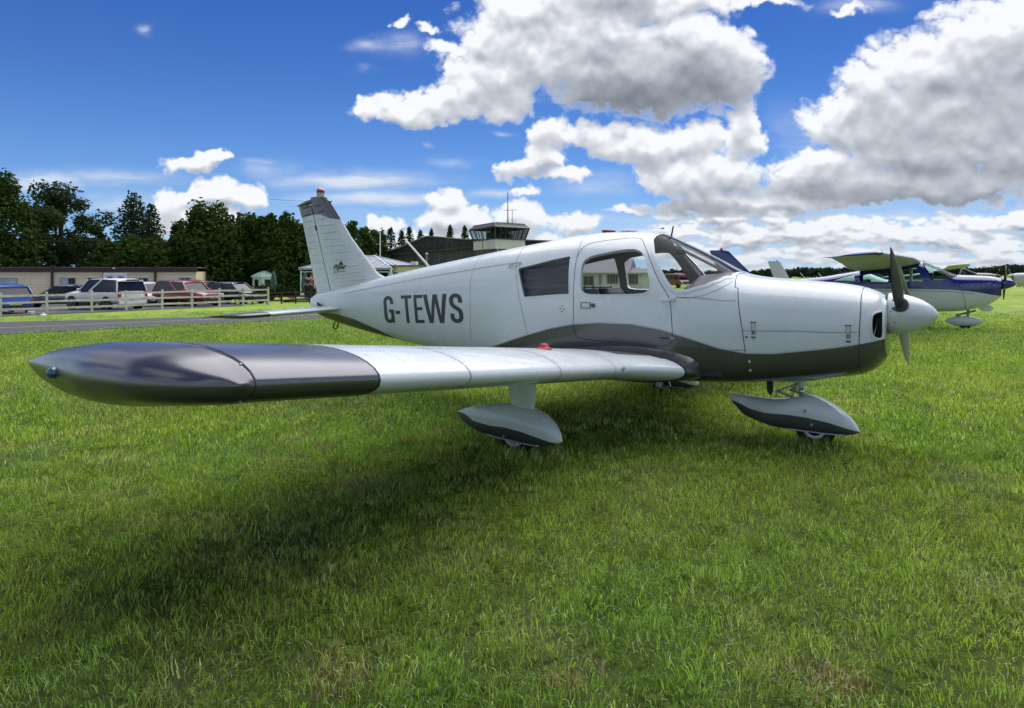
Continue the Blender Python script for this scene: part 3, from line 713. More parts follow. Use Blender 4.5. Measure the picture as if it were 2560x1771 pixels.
def build_fuselage():
    B = PA
    rear = B.xz(smooth_loop(REAR, 4, .04), closed=True); dw = B.xz(smooth_loop(DOORW, 3, .3), closed=True); door = B.xz(smooth_loop(DOOR, 3, .25), closed=True)
    pdw = B.xz(smooth_loop(PDW, 3, .12), closed=True); prear = B.xz(smooth_loop(REARP, 4, .04), closed=True)
    tc_ = .045                                                     # centre post half angle
    wpts = [(-2.128, 0, tc_), (-2.130, 0, .30), (-2.122, 0, .50), (-2.10, 1.645), (-2.06, 1.56), (-1.99, 1.44), (-1.90, 1.31), (-1.85, 1.255), (-1.80, 1.236), (-1.72, 1.243), (-1.588, 1.284), (-1.50, 1.325), (-1.445, 1.360), (-1.425, 0, .62), (-1.415, 0, .3), (-1.412, 0, tc_)]
    ws = B.xz(wpts, closed=True)
    xs = np.arange(-6.9, -.325, .03); paint = np.array([(x, float(B.t_of_z(x, zpaint(x)))) for x in xs])
    fw = B.xz([(-1.400, 0, .0), (-1.399, 0, .45), (-1.37, 0, .8), (-1.344, 1.268), (-1.287, .958), (-1.262, .76), (-1.249, .569), (-1.249, 0, math.pi)], step=.02)
    nb = B.xz([(-.485, 0, 0.), (-.468, 1.118), (-.476, .877), (-.49, 0, math.pi)], step=.02)
    ch = B.xz([(-1.283, .940), (-.9, .953), (-.476, .963)])
    inl = B.xz(smooth_loop([(-.402, 1.09), (-.345, 1.115), (-.3365, 1.09), (-.3365, .93), (-.348, .905), (-.400, .93)], 4, .35), step=.008, closed=True)
    V, T = cut_shell(B, -6.9, -.325, .035, 50, [paint, fw, nb, ch], [rear, dw, door, ws, inl, pdw, prear])
    c = V[T].mean(1); y, z = B.surf(c[:, 0], c[:, 1])
    R = {k: inpoly(c, L) for k, L in dict(rear=rear, dw=dw, door=door, ws=ws, inl=inl, pdw=pdw, prear=prear).items()}
    grey = z < zpaint(c[:, 0])
    fwx = np.interp(c[:, 1], fw[:, 1], fw[:, 0]); nbx = np.interp(c[:, 1], nb[:, 1], nb[:, 0])
    nose = c[:, 0] > nbx; cowl = (c[:, 0] > fwx) & ~nose; upper = cowl & (z > np.interp(c[:, 0], ch[:, 0], [float(B.surf(a, b)[1]) for a, b in ch]))
    glass = R['rear'] | R['dw'] | R['ws'] | R['inl']; pglass = R['prear'] | R['pdw'] | R['ws'] | R['inl']
    mats = [WHITE, GREY]
    def part(name, sel, sides, **kw): return emit_part(B, V, T[sel], name, kw.pop('mats', mats), grey[sel] if 'flat' not in kw else np.zeros(sel.sum()) * (kw.pop('flat') or 0), sides, plane, **kw)
    body = ~(glass | cowl | nose)
    # port side has no door: its skin runs through
    pbody = ~(pglass | cowl | nose)
    f = part('fuselage', body & ~R['door'], (-1,)); f2 = part('fuselage_port', pbody, (1,))
    bm = bmesh.new(); bm.from_mesh(f.data); nv = len(bm.verts); bm.free()
    N_ = [tuple(v) for v in (lambda me: np.array([n.vector for n in me.corner_normals]))(f.data)] + [tuple(v) for v in np.array([n.vector for n in f2.data.corner_normals])]
    V_ = [tuple(v.co) for v in f.data.vertices] + [tuple(v.co) for v in f2.data.vertices]; F_ = [list(q.vertices) for q in f.data.polygons] + [[i + nv for i in q.vertices] for q in f2.data.polygons]
    I_ = [q.material_index for q in f.data.polygons] + [q.material_index for q in f2.data.polygons]; bpy.data.objects.remove(f); bpy.data.objects.remove(f2)
    f = mkobj('fuselage', V_, F_, mats, I_, True, plane); f.data.normals_split_custom_set(N_)
    
    dr = part('cabin_door', body & R['door'], (-1,)); 
    part('upper_cowling', upper, (-1, 1)); part('lower_cowling', cowl & ~upper, (-1, 1)); nbw = part('nose_bowl', nose & ~glass, (-1, 1))
    for sd_ in (-1, 1):
        part('rear_side_window', R['rear' if sd_ < 0 else 'prear'], (sd_,), mats=REARG if sd_ < 0 else GLASS, flat=0, off=-.004); part('door_window' if sd_ < 0 else 'side_window', R['dw' if sd_ < 0 else 'pdw'], (sd_,), mats=GLASS, flat=0, off=-.004)
        part('windscreen', R['ws'], (sd_,), mats=GLASS, flat=0, off=.002)
        for nm, L in (('rear_window_surround', rear if sd_ < 0 else prear), ('door_window_surround', dw if sd_ < 0 else pdw)): reveal(B, L, .035, WHITE, nm, plane, sd_, .010)
        wl = np.array([q for q in ws if q[1] > .06]); ribbon(B, wl, .030, WHITE, 'windscreen_surround', plane, sd_, .003, .002)
        ribbon(B, fw, .006, DARK, 'cowling_joint', plane, sd_); ribbon(B, nb, .006, DARK, 'nose_bowl_joint', plane, sd_); ribbon(B, ch, .0045, SEAM, 'cowling_split_line', plane, sd_)
        ribbon(B, B.xz([(-6.172, 1.13), (-5.304, 1.26), (-4.445, 1.373), (-3.449, 1.488)]), .0045, SEAM, 'roof_lap_joint', plane, sd_)
        ribbon(B, B.xz([(-3.49, 0, 0.), (-3.475, 0, .5), (-3.461, 1.488), (-3.369, 1.2), (-3.298, .972), (-3.245, .787)]), .0045, SEAM, 'side_lap_joint', plane, sd_)
        ribbon(B, B.xz([(-4.02, 0, 0.), (-4.017, 1.321), (-3.993, 1.008), (-3.989, .717)]), .0035, SEAM, 'side_lap_joint', plane, sd_)
        ribbon(B, B.xz([(-1.816, 1.19), (-1.72, 1.185), (-1.6, 1.205), (-1.50, 1.25), (-1.42, 1.30), (-1.40, 1.33)]), .004, SEAM, 'scuttle_joint', plane, sd_)
        ribbon(B, B.xz([(-1.816, 1.19), (-1.345, 1.172)]), .004, SEAM, 'side_lap_joint', plane, sd_)
        ribbon(B, B.xz([(-1.80, .775), (-1.25, .79)]), .0045, DARK, 'side_lap_joint', plane, sd_)
        ribbon(B, B.xz([(-2.80, 0, 0.), (-2.80, 0, .35), (-2.775, 1.60), (-2.762, 1.50)]), .004, SEAM, 'roof_lap_joint', plane, sd_)
    ribbon(B, list(door) + [door[0]], .0055, DARK, 'door_gap', dr)
    # white edge line that separates the two colours
    ribbon(B, paint[(xs > -5.2) & (xs < -.5)], .010, mat('pale_pinstripe', (.42, .44, .45), .3), 'coach_line', plane); ribbon(B, paint[(xs > -6.6) & (xs < -5.15)], .006, mat('pale_pinstripe'), 'coach_line', plane)
    # front closure behind the spinner, and the cooling inlets
    ts = np.linspace(0, np.pi, 30); m = MB(); ring = [tuple(B.pos(np.full(30, -.325), ts, -1)[i]) for i in range(30)] + [tuple(B.pos(np.full(30, -.325), ts, 1)[i]) for i in range(29, -1, -1)]
    n = len(ring); inner = [(-.318, .13 * math.sin(-2 * math.pi * (i + .5) / n) , 1.08 + .13 * math.cos(2 * math.pi * (i + .5) / n)) for i in range(n)]
    m.add(ring + inner, [(i, (i + 1) % n, n + (i + 1) % n, n + i) for i in range(n)]); m.I = [1 if ring[i][2] < .905 else 0 for i in range(n)]; m.build('nose_bowl_front', [WHITE, GREY], plane, smooth=True)
    for sd_ in (-1, 1):
        L = np.array(inl); P = B.pos(L[:, 0], L[:, 1], sd_); n = len(P); c_ = P.mean(0)
        P2 = P * 1.0; P2[:, 0] -= .10; P2[:, 1] = c_[1] - sd_ * .07 + (P2[:, 1] - c_[1]) * .9
        mkobj('inlet_duct', list(P) + list(P2), [(i, (i + 1) % n, n + (i + 1) % n, n + i) for i in range(n)] + [tuple(range(n, 2 * n))], DARK, parent=plane)
        ribbon(B, list(inl) + [inl[0]], .014, WHITE, 'inlet_lip', plane, sd_, .001, .006)
        MB().beam((-.40, sd_ * .30, .92), (-.375, sd_ * .27, 1.06), .02, .006).build('baffle_strip', CHROME, plane)
    # tail cone end
    r = MB(); r.lathe([(.0001, 0), (.05, .012)], (-6.912, 0, .995), 'X', 14, sc=(.6, 1.3)); r.build('tail_cone', WHITE, plane, smooth=True)
    # cabin lining, with the same openings
    for sd_, gl_, nm_ in ((-1, R['rear'] | R['dw'] | R['ws'], 'cabin_lining'), (1, R['prear'] | R['pdw'] | R['ws'], 'cabin_lining')):
        ins = (c[:, 0] > -3.9) & (c[:, 0] < -1.46) & ~gl_ & (z > .55); LIN = mat('cabin_lining', (.40, .39, .37), .85, var=.08)
        emit_part(B, V, T[ins], nm_, LIN, np.zeros(ins.sum()), (sd_,), plane, off=-.034, flip=True)
    MB().box((-3.9, -.48, .56), (-1.46, .48, .60)).build('cabin_floor', mat('cabin_carpet', (.05, .05, .055), .95), plane)
    MB().prism([(-.38, .60), (.38, .60), (.40, 1.1), (.33, 1.38), (.2, 1.50), (-.2, 1.50), (-.33, 1.38), (-.40, 1.1)], -3.90, -3.86, plane='YZ').build('baggage_bulkhead', LIN, plane)
    # dark quilted blind behind the rear windows
    BL_ = mat('window_blind', (.33, .33, .33), .30, var=.1, vscale=5)
    for sd_ in (-1,):
        Vq = []; Fq = []; nx, nz = 26, 30
        for i in range(nx):
            for j in range(nz):
                x = -3.47 + .72 * i / (nx - 1); z_ = 1.12 + .46 * j / (nz - 1); yy = float(B.y_of_z(x, min(z_, 1.60)))
                Vq.append((x, sd_ * (yy - .05 - .026 * math.sin(j * .62 + 1.1 * math.sin(i * .16)) ** 2 - .01 * math.sin(i * .5)), z_))
        for i in range(nx - 1):
            for j in range(nz - 1): a = i * nz + j; Fq.append((a, a + 1, a + nz + 1, a + nz))
        mkobj('window_blind', Vq, Fq, BL_, smooth=True, parent=plane)
    return B
build_fuselage()
def fx(x, z, side=-1, d=0.):
    t = float(PA.t_of_z(x, z)); return Vector(PA.off(np.array([x]), np.array([t]), d, side)[0])
def cabin_inside():
    SE = mat('grey_leather', (.13, .13, .135), .5, var=.12, vscale=9, bump=.2, bscale=40)
    def cushion(x0, x1, y0, y1, z0, z1, tilt, name, par):
        m = MB(); rings = []
        for k in range(9):
            u = k / 8; z = z0 + (z1 - z0) * u; s = math.sin(math.pi * min(1, max(0, .12 + .76 * u))) ** .35; cx = (x0 + x1) / 2 - tilt * u; hx = (x1 - x0) / 2 * (.55 + .45 * s); hy = (y1 - y0) / 2 * (.62 + .38 * s) if u > .6 else (y1 - y0) / 2
            rings.append([(cx + hx * np.sign(math.cos(a)) * abs(math.cos(a)) ** .55, (y0 + y1) / 2 + hy * np.sign(math.sin(a)) * abs(math.sin(a)) ** .55, z) for a in np.linspace(0, 2 * np.pi, 20, endpoint=False)])
        m.loft(rings); return m.build(name, SE, par, smooth=True)
    for y in (-.27, .27):
        s = cushion(-2.72, -2.22, y - .23, y + .23, .74, .90, 0, 'seat_cushion', plane); cushion(-2.70, -2.56, y - .22, y + .22, .88, 1.235, .16, 'seat_backrest', plane)
        MB().box((-2.66, y - .16, .595), (-2.28, y + .16, .75)).build('seat_base', STEEL, plane)
    cushion(-3.45, -3.0, -.45, .45, .72, .88, 0, 'rear_bench_cushion', plane); cushion(-3.42, -3.28, -.44, .44, .86, 1.19, .14, 'rear_bench_backrest', plane)
    # instrument panel and the padded cover thrown over it
    MB().prism([(-.49, .80), (.49, .80), (.50, 1.1), (.40, 1.255), (-.40, 1.255), (-.50, 1.1)], -1.66, -1.52, plane='YZ').build('instrument_panel', mat('panel_black', (.03, .03, .032), .6), plane)
    m = MB(); rings = []
    for k in range(15):
        u = k / 14; x = -1.815 + .37 * u; zt = 1.245 + .15 * math.sin(math.pi * min(1, .06 + u * .62)) ** .55 + .012 * math.sin(u * 9); hw = .43 * min(1, .55 + u * 2.2) * (1 if u < .7 else 1 - (u - .7) * .9)
        rings.append([(x, hw * math.cos(a) , 1.16 + (zt - 1.16) * max(0, math.sin(a)) ** .75 + .006 * math.sin(a * 7 + u * 5)) for a in np.linspace(0, math.pi, 26)])
    m.loft(rings, closed=False, caps=False); cap = len(m.V); m.build('panel_cover', mat('cover_vinyl', (.15, .145, .145), .42, var=.15, vscale=7, bump=.3, bscale=25), plane, smooth=True)
    MB().lathe([(.01, 0), (.13, .02), (.165, .07), (.15, .16), (.02, .22)], (-1.84, -.25, 1.17), 'X', 16, sc=(1, .8)).build('cover_end', mat('cover_vinyl'), plane, smooth=True)
    # screen braces and far pillar
    PO = mat('pillar_trim', (.30, .29, .27), .6)
    MB().tube([(-2.08, .0, 1.66), (-1.46, 0, 1.345)], .012, 8).build('screen_brace', PO, plane)
    m = MB(); m.tube([(-2.085, .02, 1.655), (-1.98, 0, 1.60), (-1.90, 0, 1.50), (-1.74, 0, 1.30)], .014, 8); m.build('screen_brace', PO, plane)
    m = MB(); m.tube([(-2.05, .05, 1.65), (-1.96, .05, 1.585), (-1.84, .05, 1.46), (-1.70, .05, 1.30)], .007, 8); m.build('screen_brace', CHROME, plane)
    MB().box((-1.99, -.05, 1.555), (-1.93, .06, 1.595)).build('compass', mat('panel_black'), plane, bevel=.008)
    # white splitter post between the two screens
    m = MB(); P = [PA.off(np.array([x]), np.array([0.]), .004)[0] for x in np.linspace(-2.15, -1.395, 24)]
    for i in range(23):
        for a_, b_ in ((P[i], P[i + 1]),): m.beam(a_, b_, .040, .012)
    m.build('screen_centre_strip', WHITE, plane)
cabin_inside()

# wings -------------------------------------------------------------
def foil(n=22, t=.15, m=.02, p=.4):
    """unit aerofoil loop from trailing edge over the top to the leading edge and back underneath"""
    b = np.linspace(0, np.pi, n); x = (1 - np.cos(b)) / 2
    yt = 5 * t * (.2969 * np.sqrt(x) - .126 * x - .3516 * x ** 2 + .2843 * x ** 3 - .1036 * x ** 4)
    yc = np.where(x < p, m / p ** 2 * (2 * p * x - x * x), m / (1 - p) ** 2 * (1 - 2 * p + 2 * p * x - x * x))
    up = np.c_[x, yc + yt][::-1]; lo = np.c_[x, yc - yt][1:]; return np.r_[up, lo]
FO = foil()
def wsec(y, sx=1):
    """wing section at half span y: leading edge x, chord, leading edge height, thickness factor"""
    lex = np.interp(y, [.3, .58, .66, .80, 1.0, 1.12, 1.5, 5], [-1.58, -1.62, -1.68, -1.80, -1.955, -1.985, -1.99, -1.99])
    zle = .647 + .1023 * (y - 1.1); return lex, -3.59 - lex, zle, .24 / .15 / abs(-3.59 - lex)
def wpt(y, k, side=-1, ex=(0, 0, 0, 1)):
    lex, ch, zle, th = wsec(y); te = -3.59; x, z = FO[k] if np.ndim(k) == 0 else k; c = lex - te
    dz = -math.tan(rad(2.)) * x * c; return (lex - x * c, side * y, zle + dz + z * th * c)
def wing(side):
    ys = [.30, .50, .60, .66, .70, .82, .95, 1.05, 1.15, 1.3, 1.7, 2.11, 2.6, 3.07, 3.4, 3.74, 4.0, 4.2, 4.38]
    n = len(FO); rings = [[wpt(y, k, side) for k in range(n)] for y in ys]; m = MB(); WALK = mat('wing_walk', (.060, .060, .062), .8, bump=.5, bscale=300)
    V = [v for r in rings for v in r]; F = []; I = []
    for i in range(len(ys) - 1):
        for k in range(n - 1):
            F.append((i * n + k, i * n + k + 1, (i + 1) * n + k + 1, (i + 1) * n + k)); xm = (FO[k][0] + FO[k + 1][0]) / 2; top = k < n // 2
            ym = (ys[i] + ys[i + 1]) / 2; I.append(1 if ym > 3.74 else (3 if ym < .66 else 2 if (ym < .95 and top and xm > (.09 if ym < .75 else .13) and xm < .97) else 0))
    m.add(V, F); m.I = I; w = m.build('wing', [WHITE, TIPG, WALK, GREY], plane, smooth=True)
    def chord_line(y, a, b, w_, name, par=plane, mt=SEAM):
        mm = MB(); pts = [np.array(wpt(y, k, side)) for k in range(a, b)]
        nr = []
        for i, p in enumerate(pts):
            d = pts[min(i + 1, len(pts) - 1)] - pts[max(i - 1, 0)]; q = np.cross(d, (0, -side, 0)); q /= np.linalg.norm(q) + 1e-9; nr.append(-q if False else q)
        V_ = []; 
        for p, q in zip(pts, nr):
            cc = np.array([-2.7, 0, p[2]]) 
            V_ += [tuple(p + q * .0018 + np.array([0, w_ / 2, 0])), tuple(p + q * .0018 - np.array([0, w_ / 2, 0]))]
        mm.add(V_, [(2 * i, 2 * i + 1, 2 * i + 3, 2 * i + 2) for i in range(len(pts) - 1)]); mm.build(name, mt, par, smooth=True)
    for y in (2.11, 3.07): chord_line(y, 8, 30, .007, 'tank_joint')
    for y in (1.30,): chord_line(y, 9, 26, .004, 'wing_lap_joint')
    chord_line(4.38, 1, n - 1, .006, 'tip_joint', mt=DARK); chord_line(3.74, 1, n - 1, .007, 'paint_edge', mt=DARK)
    # ailerons and flaps: upper gap lines and control surfaces proud of the trailing edge
    for nm, ya, yb in (('flap', .75, 2.45), ('aileron', 2.5, 4.3)):
        mm = MB(); R_ = []
        for y in np.linspace(ya, yb, 6):
            ring = []
            for xx in (.80, .86, .93, .995, 1.004): ring.append(xx)
            up = [np.array(wpt(y, (xx, np.interp(xx, FO[:22][::-1, 0], FO[:22][::-1, 1]) + .0022), side)) for xx in (.79, .86, .93, 1.003)]
            lo = [np.array(wpt(y, (xx, np.interp(xx, FO[21:, 0], FO[21:, 1]) - .0022), side)) for xx in (1.003, .93, .86, .79)]
            R_.append([tuple(p) for p in up + lo])
        mm.loft(R_); c = mm.build(nm, [WHITE, TIPG] if nm == 'flap' else [WHITE, TIPG], plane, smooth=False)
        if nm == 'aileron':
            for p in c.data.polygons: p.material_index = 1 if abs(p.center.y) > 3.74 else 0
    # tip: long fairing swept back to a point at the trailing edge
    mm = MB(); R_ = []; nx = 46
    TX = np.array([0, .04, .126, .245, .425, .515, .635, .755, .857, .934, 1.]) * 1.71; TT = [.0, .062, .115, .146, .152, .146, .130, .108, .080, .044, .002]; TB = [0, -.050, -.082, -.102, -.128, -.133, -.130, -.116, -.092, -.055, -.002]
    EX = [0, .012, .045, .11, .25, .45, .72, 1.02, 1.32, 1.56, 1.66, 1.71]; EY = [.004, .045, .085, .145, .220, .266, .264, .222, .168, .118, .092, .076]
    for i in range(nx):
        q = 1.71 * (1 - math.cos(math.pi * (i + .02) / (nx - .96))) / 2; x = -1.99 - q; ye = float(_pchip(np.array(EX), np.array(EY), np.array(q))); u = min(q / 1.6, .9995)
        zt_, zb_ = float(_pchip(TX, np.array(TT), np.array(q))), float(_pchip(TX, np.array(TB), np.array(q)))
        wt, wb = np.interp(u, FO[:22][::-1, 0], FO[:22][::-1, 1]) * 1.6, np.interp(u, FO[21:, 0], FO[21:, 1]) * 1.6; ring = []; zl = .647 + .1023 * 3.283; zc_w = zl - math.tan(rad(2)) * min(q, 1.6); zc_t = zl - .008 - .030 * S01(q / 1.5)
        for k in range(29):
            a = math.pi / 2 - math.pi * k / 28; c_, s_ = math.cos(a), math.sin(a); y = 4.383 + ye * c_; bl = S01(c_ * ye / .055); top_ = s_ >= 0
            zw = zc_w + (wt if top_ else wb); hgt = (zt_ if top_ else -zb_); ztip = zc_t + .012 * c_ + hgt * np.sign(s_) * abs(s_) ** .92
            ring.append((x, side * y, zw * (1 - bl) + ztip * bl if k not in (0, 28) else zw))
        R_.append(ring)
    mm.loft(R_, closed=True); tip = mm.build('wing_tip', TIPG, plane, smooth=True)
    # navigation light on its rear outer face, with a small label above it
    lx = (-3.10, side * 4.578, .965)
    MB().lathe([(.030, -.004), (.032, .0), (.026, .012)], lx, 'Y', 14).build('nav_light_base', CHROME, tip, smooth=True)
    MB().lathe([(.027, 0), (.026, .018), (.018, .034), (.006, .042)], (lx[0], lx[1] - (.042 if side > 0 else -.0) * 0, lx[2]), 'Y', 14).build('nav_light', mat('green_lens' if side < 0 else 'red_lens', (.01, .10, .13) if side < 0 else (.3, .01, .01), .08, coat=1.), tip, smooth=True)
    for y, kk in ((4.39, 18), (4.39, 24)):
        p = np.array(wpt(y, kk, side)); MB().lathe([(.006, -.006), (.006, .000), (.003, .002)], p, 'Z', 8).build('screw', CHROME, tip, smooth=True)
    return w
wing(-1); wing(1)
def wing_bits():
    # grey fillet where the wing meets the body, with its black seal
    for sd_ in (-1, 1):
        m = MB(); R_ = []
        for k in list(range(3, 22)) + list(range(22, 34)):
            p = np.array(wpt(.60, k, sd_)); y_o = .655; po = np.array(wpt(y_o, k, sd_)); zz = p[2] + (.05 if k < 21 else -.02); yb = float(PA.y_of_z(np.clip(p[0], -6, -.4), min(max(zz, .5), 1.)))
            a = np.array([p[0] + (.02 if 17 < k < 26 else 0), sd_ * (yb - .01), zz]); mid = (a + po) / 2 + np.array([0, -sd_ * .012, -.012 if k < 21 else .01])
            R_.append([tuple(a), tuple(mid), tuple(po + np.array([0, 0, .003 if k < 21 else -.003]))])
        m.loft(R_, caps=False, closed=False); m.build('wing_root_fillet', GREY, plane, smooth=True)
        mm = MB(); mm.tube([np.array(wpt(.662, k, sd_)) + np.array([0, 0, .002 if k < 21 else -.002]) for k in range(6, 32)], .007, 6); mm.build('root_seal', RUB, plane, smooth=True)
    # fuel filler with a red cap, on the starboard tank
    
    for sd_ in (-1, 1):
        q_ = wpt(1.66, 14); c = np.array([q_[0], sd_ * 1.66, q_[2] - .003])
        MB().lathe([(.055, -.004), (.055, .008), (.050, .012), (.034, .018), (.030, .034), (.020, .042), (.004, .044)], c, 'Z', 20).build('fuel_cap', RED, plane, smooth=True)
    # landing light window in the leading edge, stall vane, pitot head, tie-down ring
    p = wpt(1.17, 21); MB().lathe([(.036, .0), (.032, .007), (.012, .010)], (p[0] - .008, p[1], p[2] + .012), 'X', 16, sc=(1.2, .55)).build('stall_warner_plate', mat('pale_grey', (.36, .38, .38), .35), plane, smooth=True)
    p = wpt(1.62, 32); MB().beam((p[0], p[1], p[2] + .02), (p[0] + .02, p[1], p[2] - .045), .02, .07, up=(1, 0, 0)).build('pitot_head', DARK, plane, bevel=.005)
    p = wpt(3.1, 30); MB().tube([(p[0] - .03, p[1], p[2]), (p[0] - .02, p[1], p[2] - .035), (p[0] + .02, p[1], p[2] - .035), (p[0] + .03, p[1], p[2])], .006, 6).build('tie_down_ring', DARK, plane)
    MB().tube([(-6.40, 0, .76), (-6.43, 0, .69), (-6.47, 0, .67), (-6.50, 0, .70), (-6.46, 0, .78)], .008, 6).build('tail_tie_down', DARK, plane)
wing_bits()

# tail --------------------------------------------------------------
def slab(planform_rows, thick, name, mats, split=None, parent=plane, axis='Z', n=11):
    """rows: (station, leading x, trailing x, thickness) stacked along Z (fin) or Y (tailplane)"""
    R_ = []; fo = foil(n, .12, 0.)
    for st, le, te, th, *o in planform_rows:
        off_ = o[0] if o else 0.
        R_.append([((le - x * (le - te)), z * th / .12, st + off_ * x) if axis == 'Z' else ((le - x * (le - te)), st, (o[0] if o else 0) + z * th / .12) for x, z in fo])
    m = MB(); m.loft(R_); I = []
    if split:
        for f in m.F: c = np.mean([m.V[i] for i in f], 0); I.append(1 if split(c) else 0)
        m.I = I
    return m.build(name, mats, parent, smooth=True)
def tail():
    hin = lambda z: np.interp(z, [1.10, 2.30], [-6.51, -6.895])
    lead = lambda z: np.interp(z, [1.22, 1.30, 1.33, 1.36, 1.40, 1.45, 1.55, 1.82, 2.06, 2.25, 2.34, 2.37], [-5.36, -5.47, -5.58, -5.68, -5.735, -5.785, -5.89, -6.165, -6.36, -6.52, -6.62, -6.70])
    trail = lambda z: np.interp(z, [1.09, 2.10, 2.24, 2.28], [-6.79, -7.10, -7.15, -7.17])
    edge = lambda x: np.interp(x, [-7.2, -7.1, -6.85, -6.69, -6.55, -6.36], [2.10, 2.10, 2.13, 2.125, 2.075, 2.05])
    zs = [1.16, 1.25, 1.30, 1.34, 1.38, 1.44, 1.55, 1.7, 1.85, 1.97, 2.04, 2.08, 2.12, 2.16, 2.22, 2.28, 2.33, 2.36]
    rows = [(z, lead(z), hin(z) - .0, .045 + .03 * max(0, (1.5 - z)) * 0 + (.035 * (1 - S01((z - 1.2) / 1.0)) + .012)) for z in zs]
    def mk(rows_f, name, split):
        R_ = []; fo = foil(14, .12, 0.)
        for z, le, te, hw in rows_f:
            ring = []
            for x, q in fo:
                u = x if name == 'fin' else x; xx = le - u * (le - te)
                full = lead(z) - trail(z); s = (lead(z) - xx) / full; hh = hw * 2 * 2.6 * (.2969 * math.sqrt(max(s, 0)) - .126 * s - .3516 * s * s + .2843 * s ** 3 - .1036 * s ** 4) / .5 * .5
                sg = 1 if q > 0 else -1
                if abs(q) < 1e-3 and x < .5: hh = 0
                ring.append((xx, sg * hh, z))
            R_.append(ring)
        m = MB(); m.loft(R_); m.I = [1 if split(np.mean([m.V[i] for i in f], 0)) else 0 for f in m.F]
        return m.build(name, [WHITE, GREY], plane, smooth='auto')
    sp = lambda c: c[2] > edge(c[0])
    # thickness follows one profile over fin and rudder together
    def prof(z, s): hw = .030 * (1 - .35 * S01((z - 1.3) / 1.0)) + .012; return hw * 2 * (5 * (.2969 * math.sqrt(max(s, 0)) - .126 * s - .3516 * s * s + .2843 * s ** 3 - .1036 * s ** 4)) 
    def sheet(xa, xb, name, z0, z1, n1=26, n2=8):
        R_ = []; n = 14; us = [(1 - math.cos(math.pi * k / (n - 1))) / 2 for k in range(n)]
        for r in range(n1 + n2 + 1):
            up = []; lo = []
            for u in us:
                z = 1.9
                for _ in range(6):
                    x = xa(z) + (xb(z) - xa(z)) * u; e = edge(x); z = z0 + (e - z0) * (r / n1) ** 1.15 if r <= n1 else e + (z1 - e) * (r - n1) / n2
                x = xa(z) + (xb(z) - xa(z)) * u; s = (lead(z) - x) / (lead(z) - trail(z)); h = prof(z, s) if not (u == 0 and name == 'fin') else .0006
                up.append((x, -h, z)); lo.append((x, h, z))
            R_.append(up + lo[::-1])
        m = MB(); m.loft(R_); k = 2 * n; m.I = [1 if i // k >= n1 else 0 for i in range((n1 + n2) * k)] + [0, 1]
        return m.build(name, [WHITE, GREY], plane, smooth='auto')
    fin = sheet(lead, lambda z: hin(z) + .008, 'fin', 1.14, 2.36); rud = sheet(lambda z: hin(z) - .012, trail, 'rudder', 1.10, 2.262)
    m = MB(); m.beam((hin(1.12), 0, 1.12), (hin(2.25), 0, 2.25), .02, .02); m.build('hinge_gap', mat('hinge_gap_grey', (.20, .22, .23), .6), fin)  # plain grey strip filling the gap between fin and rudder
    MB().beam((hin(1.96) - .0, -.030, 1.93), (hin(1.99), -.030, 1.99), .016, .012).build('hinge_bracket', DARK, fin)
    # rudder cap with its horn, beacon on top
    m = MB(); R_ = []
    for x, zb, zt, h in ((-6.62, 2.33, 2.345, .010), (-6.70, 2.31, 2.365, .022), (-6.85, 2.28, 2.352, .030), (-7.0, 2.262, 2.322, .030), (-7.12, 2.25, 2.288, .022), (-7.185, 2.255, 2.272, .010)):
        R_.append([(x, h * math.cos(a), (zb + zt) / 2 + (zt - zb) / 2 * math.sin(a)) for a in np.linspace(0, 2 * np.pi, 12, endpoint=False)])
    m.loft(R_); m.build('rudder_cap', GREY, rud, smooth=True)
    b = MB(); b.lathe([(.035, 0), (.042, .008), (.050, .014), (.050, .065), (.054, .068)], (-6.735, 0, 2.340), 'Z', 18); be = b.build('beacon_base', mat('pale_grey', (.36, .38, .38), .35), plane, smooth='auto')
    MB().lathe([(.053, 0), (.053, .026), (.046, .044), (.026, .055), (.003, .058)], (-6.735, 0, 2.409), 'Z', 18).build('beacon_lens', mat('red_lens', (.35, .012, .012), .08, coat=1.), be, smooth=True)
    # pressed stiffeners in the skins
    fb = [(-6.83,2.24,-6.68,2.25),(-6.79,2.16,-6.61,2.17),(-6.77,2.07,-6.56,2.08),(-6.74,1.98,-6.46,2.0),(-6.71,1.89,-6.39,1.91),(-6.68,1.81,-6.32,1.82),(-6.66,1.72,-6.25,1.74),(-6.63,1.63,-6.17,1.65),(-6.6,1.54,-6.1,1.57),(-6.57,1.46,-6.475,1.463),(-6.205,1.472,-6.03,1.48),(-6.55,1.37,-5.96,1.4),(-6.52,1.28,-5.88,1.31)]
    rb = [(-7.12,2.23,-6.91,2.24),(-7.1,2.13,-6.89,2.14),(-7.06,2.05,-6.86,2.06),(-7.03,1.96,-6.83,1.98),(-7.,1.87,-6.81,1.88),(-6.97,1.79,-6.77,1.79),(-6.94,1.7,-6.74,1.71),(-6.91,1.61,-6.71,1.62),(-6.87,1.52,-6.68,1.53),(-6.85,1.43,-6.65,1.44),(-6.81,1.35,-6.63,1.36),(-6.79,1.26,-6.60,1.27),(-6.78,1.17,-6.58,1.18)]
    for par, L in ((fin, fb), (rud, rb)):
        for x0, z0, x1, z1 in L:
            for sd_ in (-1, 1):
                P = []; 
                for u in np.linspace(0, 1, 7):
                    x, z = x0 + (x1 - x0) * u, z0 + (z1 - z0) * u; s = (lead(z) - x) / (lead(z) - trail(z)); P.append((x, sd_ * (prof(z, s) - .0015), z))
                MB().tube(P, [.004] + [.0145] * 5 + [.004], 6).build('stiffener', GREY if (z0 > 2.12) else WHITE, par, smooth=True)
